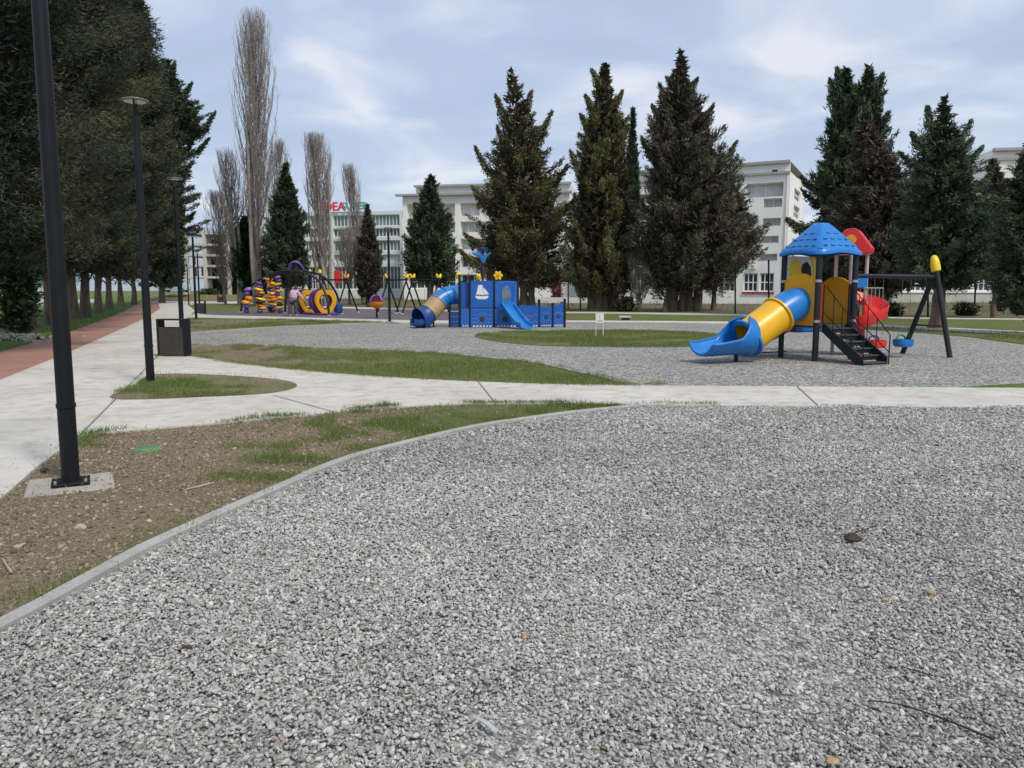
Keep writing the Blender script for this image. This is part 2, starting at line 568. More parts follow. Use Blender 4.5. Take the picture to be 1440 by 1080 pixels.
def catmull(pts, n=6, closed=False):
    pts = [Vector(p) for p in pts]
    out = []
    m = len(pts)
    rng = range(m if closed else m - 1)
    for i in rng:
        if closed:
            p0, p1, p2, p3 = pts[i - 1], pts[i], pts[(i + 1) % m], pts[(i + 2) % m]
        else:
            p0, p1, p2, p3 = pts[max(i - 1, 0)], pts[i], pts[i + 1], pts[min(i + 2, m - 1)]
        for k in range(n):
            t = k / n
            out.append(0.5 * ((2 * p1) + (p2 - p0) * t + (2 * p0 - 5 * p1 + 4 * p2 - p3) * t * t + (3 * p1 - p0 - 3 * p2 + p3) * t ** 3))
    if not closed:
        out.append(pts[-1])
    return out


def curve(pix, n=5):
    return catmull([G(*p) for p in pix], n)


def sheet(name, poly, z, mat, thick=0.0):
    """flat polygon on the ground; thick > 0 gives it edges going down"""
    pts = [Vector((p[0], p[1], 0)) for p in poly]
    tris = tessellate_polygon([pts])
    k = len(pts)
    vs = [(p.x, p.y, z) for p in pts]
    fs = []
    for a, b, c in tris:
        ar = (pts[b].x - pts[a].x) * (pts[c].y - pts[a].y) - (pts[c].x - pts[a].x) * (pts[b].y - pts[a].y)
        if abs(ar) < 1e-9:
            continue
        fs.append((a, b, c) if ar > 0 else (a, c, b))
    if thick:
        area = sum(pts[i].x * pts[(i + 1) % k].y - pts[(i + 1) % k].x * pts[i].y for i in range(k))
        vs += [(p.x, p.y, z - thick) for p in pts]
        for i in range(k):
            j = (i + 1) % k
            fs.append((i, i + k, j + k, j) if area > 0 else (j, j + k, i + k, i))
    me = bpy.data.meshes.new(name)
    me.from_pydata(vs, [], fs)
    me.materials.append(M[mat])
    o = bpy.data.objects.new(name, me)
    COL.objects.link(o)
    return tag(o, kind='structure')


def inside(px, py, poly):
    """vectorised point in polygon"""
    x = np.array([p[0] for p in poly])
    y = np.array([p[1] for p in poly])
    r = np.zeros(len(px), bool)
    j = len(x) - 1
    for i in range(len(x)):
        c = ((y[i] > py) != (y[j] > py)) & (px < (x[j] - x[i]) * (py - y[i]) / (y[j] - y[i] + 1e-12) + x[i])
        r ^= c
        j = i
    return r


def kerb(name, pts, w=0.08, z0=-0.05, z1=0.055, seg=1.0):
    """kerb stones of about seg metres with thin joints"""
    pts = [Vector((p[0], p[1], 0)) for p in pts]
    d = [0.0]
    for i in range(1, len(pts)):
        d.append(d[-1] + (pts[i] - pts[i - 1]).length)

    def at(s):
        s = max(0, min(d[-1], s))
        for i in range(1, len(pts)):
            if d[i] >= s:
                return pts[i - 1].lerp(pts[i], (s - d[i - 1]) / max(1e-6, d[i] - d[i - 1]))
        return pts[-1]
    mb = MB()
    rnd = random.Random(len(pts))
    n = max(1, int(d[-1] / seg))
    for i in range(n):
        s0, s1 = i * d[-1] / n + 0.004, (i + 1) * d[-1] / n - 0.004
        dz = rnd.uniform(-0.006, 0.006)
        k = 4
        b = len(mb.v)
        for j in range(k + 1):
            s = s0 + (s1 - s0) * j / k
            p = at(s)
            t = (at(s + 0.1) - at(s - 0.1)).normalized()
            nrm = Vector((-t.y, t.x, 0)) * w / 2
            c = Vector((-t.y, t.x, 0)) * 0.008
            for q, z in ((p - nrm, z0), (p - nrm, z1 + dz - 0.01), (p - nrm + c, z1 + dz), (p + nrm - c, z1 + dz), (p + nrm, z1 + dz - 0.01), (p + nrm, z0)):
                mb.v.append((q.x, q.y, z))
        for j in range(k):
            for e in range(5):
                a0 = b + j * 6 + e
                mb.f.append((a0, a0 + 6, a0 + 7, a0 + 1))
        mb.f.append(tuple(b + e for e in range(6)))
        mb.f.append(tuple(b + k * 6 + e for e in range(6))[::-1])
    return tag(mb.build(name, 'kerb'), kind='structure')


def scatter(name, pts, rot, scl, tone, mat, shape='pebble', label=None):
    """one 'stuff' object: real little meshes instanced on points"""
    me = bpy.data.meshes.new(name)
    n = len(pts)
    me.vertices.add(n)
    me.vertices.foreach_set('co', np.ascontiguousarray(pts, dtype=np.float32).ravel())
    for nm, typ, arr in (('rot', 'FLOAT_VECTOR', rot), ('scl', 'FLOAT_VECTOR', scl)):
        a = me.attributes.new(nm, typ, 'POINT')
        a.data.foreach_set('vector', np.ascontiguousarray(arr, dtype=np.float32).ravel())
    a = me.attributes.new('tone', 'FLOAT', 'POINT')
    a.data.foreach_set('value', np.ascontiguousarray(tone, dtype=np.float32))
    me.materials.append(M[mat])
    o = bpy.data.objects.new(name, me)
    COL.objects.link(o)
    ng = bpy.data.node_groups.new(name, 'GeometryNodeTree')
    ng.interface.new_socket('Geometry', in_out='INPUT', socket_type='NodeSocketGeometry')
    ng.interface.new_socket('Geometry', in_out='OUTPUT', socket_type='NodeSocketGeometry')
    N, L = ng.nodes, ng.links
    gi, go = N.new('NodeGroupInput'), N.new('NodeGroupOutput')
    inst = N.new('GeometryNodeInstanceOnPoints')
    if shape == 'pebble':
        s = N.new('GeometryNodeMeshIcoSphere')
        s.inputs['Radius'].default_value = 1.0
        s.inputs['Subdivisions'].default_value = 2
        sp = N.new('GeometryNodeSetPosition')
        nt = N.new('ShaderNodeTexNoise')
        nt.inputs['Scale'].default_value = 1.1
        vm = N.new('ShaderNodeVectorMath')
        vm.operation = 'SUBTRACT'
        L.new(nt.outputs['Color'], vm.inputs[0])
        vm.inputs[1].default_value = (0.5, 0.5, 0.5)
        L.new(s.outputs['Mesh'], sp.inputs['Geometry'])
        vs = N.new('ShaderNodeVectorMath')
        vs.operation = 'SCALE'
        vs.inputs['Scale'].default_value = 1.1
        L.new(vm.outputs[0], vs.inputs[0])
        L.new(vs.outputs[0], sp.inputs['Offset'])
        ss = N.new('GeometryNodeSetShadeSmooth')
        L.new(sp.outputs[0], ss.inputs['Geometry'])
        base = ss.outputs[0]
    else:
        s = N.new('GeometryNodeMeshCone')
        s.inputs['Vertices'].default_value = 3
        s.inputs['Radius Top'].default_value = 0.0
        s.inputs['Radius Bottom'].default_value = 1.0
        s.inputs['Depth'].default_value = 1.0
        base = s.outputs['Mesh']
    sm = N.new('GeometryNodeSetMaterial')
    sm.inputs['Material'].default_value = M[mat]
    L.new(base, sm.inputs['Geometry'])
    L.new(sm.outputs[0], inst.inputs['Instance'])
    L.new(gi.outputs[0], inst.inputs['Points'])
    ar = N.new('GeometryNodeInputNamedAttribute')
    ar.data_type = 'FLOAT_VECTOR'
    ar.inputs['Name'].default_value = 'rot'
    er = N.new('FunctionNodeEulerToRotation')
    L.new(ar.outputs['Attribute'], er.inputs[0])
    L.new(er.outputs[0], inst.inputs['Rotation'])
    asc = N.new('GeometryNodeInputNamedAttribute')
    asc.data_type = 'FLOAT_VECTOR'
    asc.inputs['Name'].default_value = 'scl'
    L.new(asc.outputs['Attribute'], inst.inputs['Scale'])
    L.new(inst.outputs[0], go.inputs[0])
    mod = o.modifiers.new('scatter', 'NODES')
    mod.node_group = ng
    return tag(o, label, None, None, 'stuff')


# ------------------------------------------------------------------ camera, sky, sun
cam = bpy.data.cameras.new('camera')
cam.sensor_width = 36
cam.lens = F / 1440 * 36
cam.clip_end = 4000
cam.clip_start = 0.05
co = bpy.data.objects.new('camera', cam)
COL.objects.link(co)
co.location = (0, 0, EYE)
co.rotation_euler = (math.pi / 2 - PITCH, 0, 0)
scene.camera = co

SUN_EL, SUN_AZ = R(52), R(140)       # azimuth clockwise from +Y
world = bpy.data.worlds.new('World')
scene.world = world
world.use_nodes = True
wn, wl = world.node_tree.nodes, world.node_tree.links
bg = wn['Background']
sky = wn.new('ShaderNodeTexSky')
sky.sky_type = 'NISHITA'
sky.sun_disc = False
sky.sun_elevation = SUN_EL
sky.sun_rotation = SUN_AZ
tc = wn.new('ShaderNodeTexCoord')
sx = wn.new('ShaderNodeSeparateXYZ')
wl.new(tc.outputs['Generated'], sx.inputs[0])


def wmath(op, a, b):
    n = wn.new('ShaderNodeMath')
    n.operation = op
    for k, q in enumerate((a, b)):
        if isinstance(q, (int, float)):
            n.inputs[k].default_value = q
        else:
            wl.new(q, n.inputs[k])
    return n.outputs[0]


den = wmath('ADD', wmath('MAXIMUM', sx.outputs['Z'], 0.0), 0.22)
cx = wn.new('ShaderNodeCombineXYZ')
wl.new(wmath('DIVIDE', sx.outputs['X'], den), cx.inputs[0])
wl.new(wmath('DIVIDE', sx.outputs['Y'], den), cx.inputs[1])
cx.inputs[2].default_value = 5.2
cn = wn.new('ShaderNodeTexNoise')
cn.inputs['Scale'].default_value = 2.3
cn.inputs['Detail'].default_value = 5
cn.inputs['Roughness'].default_value = 0.48
cn.inputs['Distortion'].default_value = 0.5
wl.new(cx.outputs[0], cn.inputs['Vector'])
cr = wn.new('ShaderNodeValToRGB')
ce = cr.color_ramp.elements
ce[0].position, ce[0].color = 0.37, (4.9, 6.0, 7.9, 1)
ce[1].position, ce[1].color = 0.66, (8.3, 8.7, 9.6, 1)
q = ce.new(0.47)
q.color = (5.2, 6.3, 8.3, 1)
q = ce.new(0.56)
q.color = (6.3, 7.1, 8.8, 1)
wl.new(cn.outputs['Fac'], cr.inputs['Fac'])
# paler haze toward the horizon
hz = wn.new('ShaderNodeMapRange')
hz.inputs['From Min'].default_value = 0.0
hz.inputs['From Max'].default_value = 0.22
hz.inputs['To Min'].default_value = 0.55
hz.inputs['To Max'].default_value = 0.0
wl.new(sx.outputs['Z'], hz.inputs['Value'])
mh = wn.new('ShaderNodeMixRGB')
wl.new(hz.outputs[0], mh.inputs['Fac'])
wl.new(cr.outputs['Color'], mh.inputs['Color1'])
mh.inputs['Color2'].default_value = (6.9, 7.8, 8.9, 1)
mk = wn.new('ShaderNodeMixRGB')
mk.inputs['Fac'].default_value = 0.9
wl.new(sky.outputs['Color'], mk.inputs['Color1'])
wl.new(mh.outputs['Color'], mk.inputs['Color2'])
wl.new(mk.outputs['Color'], bg.inputs['Color'])
bg.inputs['Strength'].default_value = 0.1

sun = bpy.data.lights.new('sun', 'SUN')
sun.energy = 2.7
sun.angle = R(10)
sun.color = (1.0, 0.91, 0.77)
so = bpy.data.objects.new('sun', sun)
COL.objects.link(so)
sd = Vector((math.sin(SUN_AZ) * math.cos(SUN_EL), math.cos(SUN_AZ) * math.cos(SUN_EL), math.sin(SUN_EL)))
so.rotation_euler = sd.to_track_quat('Z', 'Y').to_euler()
so.location = (0, -5, 30)

scene.view_settings.view_transform = 'Standard'
scene.view_settings.look = 'None'
scene.view_settings.exposure = 0
scene.cycles.use_denoising = True
scene.cycles.max_bounces = 6
scene.cycles.diffuse_bounces = 3
scene.cycles.transparent_max_bounces = 4

# ------------------------------------------------------------------ the ground
sheet('ground', [(-1500, -60), (1500, -60), (1500, 2500), (-1500, 2500)], 0.0, 'lawn')

fore_kerb = [G(*p) for p in [(-420, 1180), (-200, 1010), (-80, 936), (0, 890), (60, 858), (200, 780), (300, 733), (400, 688), (480, 653), (560, 630), (680, 602), (800, 584), (900, 573.5)]]
fore_kerb = catmull(fore_kerb, 6)
path_low_px = [(112, 617), (200, 607), (400, 590), (520, 578), (620, 571.5), (740, 570), (900, 572), (1100, 573.5), (1440, 576), (2600, 584)]
path_up_px = [(222, 503), (265, 502.5), (340, 513), (420, 522), (560, 533), (700, 540), (880, 544), (1000, 545), (1440, 548), (2600, 555)]
path_low, path_up = curve(path_low_px), curve(path_up_px)
main_right = curve([(-420, 1040), (-150, 830), (0, 708), (60, 655), (112, 617), (165, 562), (205, 525), (222, 503), (238, 478), (264, 451), (274, 437)], 3)
main_left = curve([(-900, 900), (-150, 597), (0, 537), (78, 505), (102, 495), (200, 450), (225, 435)], 3)
track_left = curve([(-1100, 810), (-200, 553), (0, 496), (77, 474), (140, 452), (185, 433), (206, 420)], 3)

# gravel beds
grav_near = [p for p in fore_kerb] + [G(*p) for p in [(905, 570), (1100, 571), (1440, 573), (2600, 581)]] + [Vector((14, -2, 0)), Vector((-3.2, -2, 0))]
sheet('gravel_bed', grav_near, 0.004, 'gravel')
grav_mid = [G(*p) for p in [(226, 492), (264, 468), (300, 465.5), (400, 459), (510, 454), (560, 452.5), (700, 454), (1010, 455), (1180, 460.5), (1240, 465.5), (1300, 469), (1360, 474),
                            (1440, 485), (1700, 520), (1850, 549), (1440, 546), (1000, 543), (880, 542), (700, 538), (420, 520), (340, 511), (240, 501)]]
sheet('gravel_field', grav_mid, 0.004, 'gravel')

# turf and bare soil
bank = [p for p in main_right if p.y < 9.2] + path_low[:31] + fore_kerb[::-1]
sheet('soil_bank', bank, 0.010, 'bank')
strip_up = curve([(262, 487.5), (350, 486.5), (480, 491), (600, 497), (690, 505), (760, 513), (820, 527), (870, 538), (894, 545.5)])
strip_poly = strip_up + [G(*p) for p in [(870, 546), (700, 542), (560, 535), (420, 524), (340, 515), (262, 505)]]
sheet('grass_strip', strip_poly, 0.012, 'strip')
back_poly = curve([(262, 449), (400, 450.5), (500, 453), (562, 455)]) + curve([(562, 455.3), (510, 455), (400, 459.5), (300, 466), (262, 468.5)])
sheet('grass_border', back_poly, 0.012, 'strip')
isle_px = [(668, 473), (700, 468.5), (780, 465.5), (900, 466), (1010, 469.5), (1048, 477), (1000, 486.5), (920, 488.5), (800, 487.5), (740, 485), (690, 479.5)]
isle_poly = catmull([G(*p) for p in isle_px], 5, closed=True)
sheet('grass_island', isle_poly, 0.012, 'lawn')
lamp_isle = catmull([G(*p) for p in [(158, 564), (190, 545), (215, 529), (300, 529.5), (390, 536), (418, 545), (385, 555), (300, 560.5)]], 5, closed=True)
right_turf = [G(*p) for p in [(1180, 459), (1440, 470), (2400, 520), (2400, 540), (1850, 549), (1700, 520), (1440, 484), (1360, 473.5), (1300, 468.5), (1240, 465)]]
sheet('grass_edge', right_turf, 0.012, 'lawn')
verge = [p for p in track_left] + [G(*p) for p in [(200, 416), (60, 419), (-400, 424), (-1400, 470)]]
sheet('grass_patch', [G(*p) for p in [(1335, 546.5), (1390, 542.5), (1440, 540), (1560, 537), (1560, 551), (1440, 549.5), (1340, 548.8)]], 0.014, 'strip')
sheet('grass_verge', verge, 0.006, 'verge')
sheet('rough_field', [G(*p) for p in [(340, 426), (480, 431), (640, 436), (797, 439), (1010, 441.5), (1240, 446.5), (1440, 448.5), (2600, 458), (2600, 417), (1440, 417), (900, 416.5), (340, 416)]], 0.006, 'rough')
sheet('side_road', [G(*p) for p in [(-500, 452), (30, 431), (140, 425), (140, 420.5), (30, 422.5), (-500, 430)]], 0.012, 'road')

# hard paving
sheet('cycle_track', main_left + [G(221, 424)] + track_left[::-1], 0.026, 'track', 0.06)
sheet('promenade', main_right + [G(*p) for p in [(263, 428.5), (262, 423), (221.5, 423.5)]] + main_left[::-1], 0.034, 'concrete', 0.08)
sheet('footpath', path_low + path_up[::-1] + [G(205, 525), G(165, 562)], 0.030, 'concrete', 0.08)
sheet('lamp_island', lamp_isle, 0.036, 'island')
sheet('cross_path', [G(*p) for p in [(262, 424), (340, 424.2), (360, 427), (262, 428.4)]], 0.024, 'concrete', 0.06)
s2u = curve([(274, 440.5), (300, 443.5), (400, 446), (560, 450.5), (700, 451.5), (800, 451.3), (1010, 452.6), (1240, 457.5), (1440, 466.5), (2400, 512)])
s2l = curve([(266, 447.5), (330, 448), (400, 450), (560, 454.5), (700, 454.2), (800, 453.6), (1010, 455.3), (1240, 461.3), (1440, 471.5), (2400, 521)])
sheet('border_path', s2u + s2l[::-1], 0.024, 'concrete', 0.06)
s1u = curve([(360, 429), (480, 431.8), (640, 436), (797, 438.8), (1010, 441.4), (1240, 446.2), (1440, 448.6), (2400, 458)])
s1l = curve([(360, 430.5), (480, 433.8), (640, 438.4), (797, 440.4), (1010, 443.6), (1240, 447.8), (1440, 450), (2400, 460)])
sheet('rear_path', s1u + s1l[::-1], 0.024, 'concrete', 0.06)
rub = [p for p in s2u if p.x < G(690, 451.5).x] + [G(*p) for p in [(690, 440.5), (640, 438.8), (480, 434.2), (400, 433), (350, 436), (283, 439.6)]]
sheet('rubber_court', rub, 0.016, 'rubber')

kerb('kerb_edge', fore_kerb)
kerb('kerb_rim', strip_up[12:], z0=-0.03, z1=0.045, w=0.09)
kerb('kerb_border', [G(*p) for p in [(266, 468.6), (300, 466), (400, 459.5), (510, 455), (562, 454.6)]], z1=0.03, w=0.08)

# joints sawn into the concrete
jm = MB()
for a, b in [((672, 538.9), (697, 570.6)), ((232, 484), (206, 480)), ((112, 617), (222, 503)), ((384, 559), (470, 583)), ((1120, 545.6), (1150, 573.8)),
             ((150, 473), (250, 466)), ((190, 455), (266, 451))]:
    A, B_ = G(*a), G(*b)
    t = (B_ - A).normalized()
    n = Vector((-t.y, t.x, 0)) * 0.008
    vs = [A - n, B_ - n, B_ + n, A + n]
    jm.add([(q.x, q.y, 0.0385) for q in vs], [(0, 1, 2, 3)])
tag(jm.build('expansion_joint', 'joint'), kind='structure')

# mound of earth at the end of the promenade
mv, mf = [], []
A, B_ = G(236, 424.5), G(350, 423.5)
nx, ny = 40, 10
for i in range(nx + 1):
    for j in range(ny + 1):
        u, v = i / nx, j / ny
        x = A.x - 6 + (B_.x - A.x + 10) * u
        y = A.y + 1.5 + 14 * v
        h = 0.95 * min(1, v * 4) * math.sin(min(1, (0.05 + u * 4, 4.2 - u * 4)[u > .5]) * math.pi / 2) * (0.9 + 0.1 * math.sin(i * 1.3) * math.cos(j)) if 0 < j else 0
        mv.append((x, y, max(0, h)))
for i in range(nx):
    for j in range(ny):
        a = i * (ny + 1) + j
        mf.append((a, a + ny + 1, a + ny + 2, a + 1))
mo = MB().add(mv, mf).build('earth_mound', 'mound', smooth=True)
tag(mo, kind='structure')

# hazy hills far behind
hv, hf = [], []
n = 90
for i in range(n + 1):
    a = -0.95 + 1.9 * i / n
    d = 1900
    h = 60 + 22 * math.sin(a * 7 + 1.2) + 12 * math.sin(a * 17) + 120 * math.exp(-((a + 0.40) / 0.13) ** 2)
    hv += [(d * math.sin(a), d * math.cos(a), -5), (d * math.sin(a) * 1.08, d * math.cos(a) * 1.08, max(30, h))]
for i in range(n):
    hf.append((2 * i, 2 * i + 2, 2 * i + 3, 2 * i + 1))
tag(MB().add(hv, hf).build('hills', 'hill', smooth=True), kind='structure')

# ------------------------------------------------------------------ loose ground cover
rng = np.random.default_rng(3)


def vnoise(x, y, s, seed):
    """smooth value noise on numpy arrays"""
    r = np.random.default_rng(seed).random((128, 128))
    xs, ys = x * s + 500.0, y * s + 500.0
    xi, yi = np.floor(xs).astype(int), np.floor(ys).astype(int)
    fx, fy = xs - xi, ys - yi
    fx, fy = fx * fx * (3 - 2 * fx), fy * fy * (3 - 2 * fy)
    g = lambda a, b: r[a % 128, b % 128]
    return (g(xi, yi) * (1 - fx) + g(xi + 1, yi) * fx) * (1 - fy) + (g(xi, yi + 1) * (1 - fx) + g(xi + 1, yi + 1) * fx) * fy


def rand_in(poly, n, ymax=1e9, ymin=-1e9, wide=0.80):
    x0, x1 = min(p[0] for p in poly), max(p[0] for p in poly)
    y0, y1 = max(ymin, min(p[1] for p in poly)), min(ymax, max(p[1] for p in poly))
    x, y = rng.uniform(x0, x1, n), rng.uniform(y0, y1, n)
    k = inside(x, y, poly) & (np.abs(x) < wide * y + 0.9)
    return x[k], y[k]


# pebbles: dense near the camera, thinner (and a little larger) further away
xs, ys, zs, sc = [], [], [], []
for (ya, yb, dens, size) in ((1.5, 3.6, 8400, 0.0059), (3.6, 5.6, 6500, 0.0067), (5.6, 8.2, 3900, 0.0082), (8.2, 11.6, 2100, 0.0102)):
    w = 0.75 * yb + 1
    n = int(dens * (yb - ya) * 2 * w)
    x, y = rng.uniform(-w, w, n), rng.uniform(ya, yb, n)
    k = inside(x, y, grav_near) & (np.abs(x) < 0.74 * y + 0.5)
    x, y = x[k], y[k]
    xs.append(x)
    ys.append(y)
    sc.append(size * np.exp(np.clip(rng.normal(0, 0.32, len(x)), -0.7, 0.75)))
    zs.append(rng.uniform(0.002, 0.017, len(x)))
x, y, z, s = map(np.concatenate, (xs, ys, zs, sc))
n = len(x)
und = 0.016 * (vnoise(x, y, 0.9, 11) - 0.5) + 0.018 * (vnoise(x, y, 3.1, 12) - 0.5)
pts = np.stack([x, y, z + 0.006 + und], 1)
rot = np.stack([rng.normal(0, 0.45, n), rng.normal(0, 0.45, n), rng.uniform(0, 6.28, n)], 1)
scl = np.stack([s * rng.uniform(0.95, 1.6, n), s * rng.uniform(0.7, 1.1, n), s * rng.uniform(0.45, 0.85, n)], 1)
tone = np.clip(rng.beta(1.5, 1.9, n) * 0.93 + 0.20 * (vnoise(x, y, 0.55, 21) - 0.5) + 0.12 * (vnoise(x, y, 2.1, 22) - 0.5), 0, 0.93)
odd = rng.random(n) < 0.007
tone[odd] = rng.uniform(0.95, 1.0, odd.sum())
scatter('gravel', pts, rot, scl, tone, 'pebble', 'pebble', 'loose grey river pebbles filling the foreground bed')

# soil crumbs and pale chips on the bare bank
x, y = rand_in(bank, 150000, 11.0, 1.5)
nz = vnoise(x, y, 1.6, 5)
k = (rng.random(len(x)) < np.clip(1.15 - nz, 0.15, 1) * np.clip((0.2 - x) / 3.2, 0.12, 1))
x, y = x[k], y[k]
n = len(x)
s = np.minimum(0.0048 * np.exp(rng.normal(0, 0.6, n)), 0.019)
pts = np.stack([x, y, 0.010 + s * 0.2], 1)
rot = np.stack([rng.normal(0, 0.5, n), rng.normal(0, 0.5, n), rng.uniform(0, 6.28, n)], 1)
scl = np.stack([s * rng.uniform(0.9, 1.6, n), s, s * rng.uniform(0.5, 0.9, n)], 1)
tone = np.clip(rng.beta(2, 2.4, n), 0, 1)
k2 = 2600
q = rng.random(k2) * (len(main_right) - 1.001)
i0 = q.astype(int)
fr_ = q - i0
lx, ly = np.array([p.x for p in main_right]), np.array([p.y for p in main_right])
sx2 = lx[i0] * (1 - fr_) + lx[i0 + 1] * fr_ - np.abs(rng.normal(0, 0.16, k2)) + 0.03
sy2 = ly[i0] * (1 - fr_) + ly[i0 + 1] * fr_
kk = (sy2 < 13) & (rng.random(k2) < np.clip((vnoise(sx2, sy2, 1.1, 71) - 0.45) * 4, 0, 1))
m2 = kk.sum()
s2 = rng.uniform(0.0015, 0.005, m2)
pts = np.concatenate([pts, np.stack([sx2[kk], sy2[kk], 0.035 + s2 * 0.3], 1)])
rot = np.concatenate([rot, rng.uniform(-1, 1, (m2, 3))])
scl = np.concatenate([scl, np.stack([s2 * 1.3, s2, s2 * 0.7], 1)])
tone = np.concatenate([tone, rng.uniform(0.1, 0.75, m2)])
scatter('soil_crumbs', pts, rot, scl, tone, 'clods', 'pebble', 'brown soil crumbs and pale chips on the bare bank')

# grass blades
gx, gy, gz, gh, gt = [], [], [], [], []


def blades(poly, n, zz, hmin, hmax, keep, tmean, ymax=1e9, ymin=-1e9):
    x, y = rand_in(poly, n, ymax, ymin)
    k = rng.random(len(x)) < keep(x, y)
    x, y = x[k], y[k]
    gx.append(x)
    gy.append(y)
    gz.append(np.full(len(x), zz))
    gh.append(rng.uniform(hmin, hmax, len(x)) * (0.6 + 0.8 * vnoise(x, y, 2.2, 8)))
    gt.append(np.clip(rng.normal(tmean, 0.22, len(x)), 0, 1))


blades(bank, 300000, 0.01, 0.02, 0.06, lambda x, y: np.clip((vnoise(x, y, 0.9, 31) * 0.6 + vnoise(x, y, 3.2, 32) * 0.5 - 0.70 + 0.24 * np.clip((x + 3.0) / 2.2, -0.3, 1)) * 3.2, 0.012, 1), 0.48, 12)
blades(lamp_isle, 50000, 0.036, 0.02, 0.06, lambda x, y: np.clip((vnoise(x, y, 1.1, 33) * 0.6 + vnoise(x, y, 3.5, 34) * 0.5 - 0.60 + 0.12 * np.clip((12.6 - y) / 1.0, -0.6, 1)) * 3.5, 0.02, 1), 0.5)
blades(strip_poly, 240000, 0.012, 0.02, 0.065, lambda x, y: np.clip((vnoise(x, y, 0.8, 35) * 0.6 + vnoise(x, y, 3.0, 36) * 0.5 - 0.52 + 0.28 * np.clip((x + 5.5) / 3, -0.6, 0.5)) * 2.4, 0.02, 0.8), 0.62)
blades(isle_poly, 80000, 0.012, 0.03, 0.07, lambda x, y: np.clip((vnoise(x, y, 0.8, 37) - 0.2) * 2, 0.1, 1), 0.58)
blades(back_poly, 60000, 0.012, 0.04, 0.10, lambda x, y: np.clip((vnoise(x, y, 0.8, 38) - 0.25 + 0.3 * np.clip((x + 10) / 4, -0.5, 0.6)) * 2, 0.05, 1), 0.5)
blades(right_turf, 90000, 0.012, 0.04, 0.10, lambda x, y: np.clip((vnoise(x, y, 0.6, 39) - 0.2) * 2, 0.1, 1), 0.6, 34)
blades(verge, 130000, 0.006, 0.05, 0.14, lambda x, y: np.clip((vnoise(x, y, 0.5, 40)) * 1.6, 0.2, 1), 0.3, 60)
for line_, n_e, zz, wdt, tm_ in ((path_low[:34], 6500, 0.03, 0.05, 0.45), (strip_up, 3500, 0.012, 0.05, 0.6), (path_up[:34], 4200, 0.03, 0.05, 0.55), (fore_kerb[30:], 1200, 0.01, 0.05, 0.5), (main_right[8:], 700, 0.034, 0.03, 0.5), (track_left, 3000, 0.026, 0.1, 0.35)):
    q = rng.random(n_e) * (len(line_) - 1.001)
    i0 = q.astype(int)
    fr_ = q - i0
    lx, ly = np.array([p.x for p in line_]), np.array([p.y for p in line_])
    x = lx[i0] * (1 - fr_) + lx[i0 + 1] * fr_ + rng.normal(0, wdt, n_e)
    y = ly[i0] * (1 - fr_) + ly[i0 + 1] * fr_ + rng.normal(0, wdt, n_e)
    k = (rng.random(n_e) < np.clip((vnoise(x, y, 2.3, 61) * 0.6 + vnoise(x, y, 0.7, 62) * 0.5 - 0.52) * 5, 0, 1)) & (y > 1.5) & (y < 60)
    gx.append(x[k])
    gy.append(y[k])
    gz.append(np.full(k.sum(), zz))
    gh.append(rng.uniform(0.015, 0.065, k.sum()) * (0.5 + vnoise(x[k], y[k], 3.0, 63)))
    gt.append(np.clip(rng.normal(tm_, 0.22, k.sum()), 0, 1))
x, y, z, h, tone = map(np.concatenate, (gx, gy, gz, gh, gt))
n = len(x)
pts = np.stack([x, y, z + h * 0.42], 1)
rot = np.stack([rng.normal(0, 0.42, n), rng.normal(0, 0.42, n), rng.uniform(0, 6.28, n)], 1)
wd = 0.0022 + 0.00019 * y
scl = np.stack([wd, wd * 0.6, h], 1)
scatter('grass', pts, rot, scl, tone, 'blade', 'blade', 'short patchy grass on the soil strips and islands')

rough_poly = [G(*p) for p in [(330, 425.5), (640, 435), (1010, 441), (1440, 448), (1500, 449), (1500, 419), (330, 417)]]
x, y = rand_in(rough_poly, 60000)
k = rng.random(len(x)) < np.clip(vnoise(x, y, 0.12, 50) * 1.3 - 0.1 + 0.3 * (vnoise(x, y, 0.6, 51) - 0.5), 0.05, 1)
x, y = x[k], y[k]
n = len(x)
h = rng.uniform(0.12, 0.42, n) * (0.5 + vnoise(x, y, 0.2, 52))
pts = np.stack([x, y, h * 0.42], 1)
rot = np.stack([rng.normal(0, 0.3, n), rng.normal(0, 0.3, n), rng.uniform(0, 6.28, n)], 1)
wd = rng.uniform(0.012, 0.028, n)
scl = np.stack([wd, wd * 0.6, h], 1)
tone = np.clip(0.25 + 0.6 * vnoise(x, y, 0.15, 53) + rng.normal(0, 0.15, n), 0, 1)
scatter('tall_grass', pts, rot, scl, tone, 'dry_blade', 'blade', 'rough dry grass in the field before the buildings')

# ------------------------------------------------------------------ trees
def tubes_np(P, Rr, seg=3):
    """P (N,K,3) polylines, Rr (N,K) radii -> verts, quads"""
    N_, K_, _ = P.shape
    T = np.gradient(P, axis=1)
    T /= np.linalg.norm(T, axis=2, keepdims=True) + 1e-9
    ref = np.tile(np.array([0.31, 0.95, 0.02]), (N_, K_, 1))
    U = np.cross(T, ref)
    U /= np.linalg.norm(U, axis=2, keepdims=True) + 1e-9
    V_ = np.cross(T, U)
    a = np.arange(seg) * 2 * np.pi / seg
    ring = U[:, :, None, :] * np.cos(a)[None, None, :, None] + V_[:, :, None, :] * np.sin(a)[None, None, :, None]
    verts = (P[:, :, None, :] + ring * Rr[:, :, None, None]).reshape(-1, 3)
    i, j, k = np.meshgrid(np.arange(N_), np.arange(K_ - 1), np.arange(seg), indexing='ij')
    k2 = (k + 1) % seg
    b = (i * K_ + j) * seg
    faces = np.stack([b + k, b + k2, b + seg + k2, b + seg + k], -1).reshape(-1, 4)
    return verts, faces


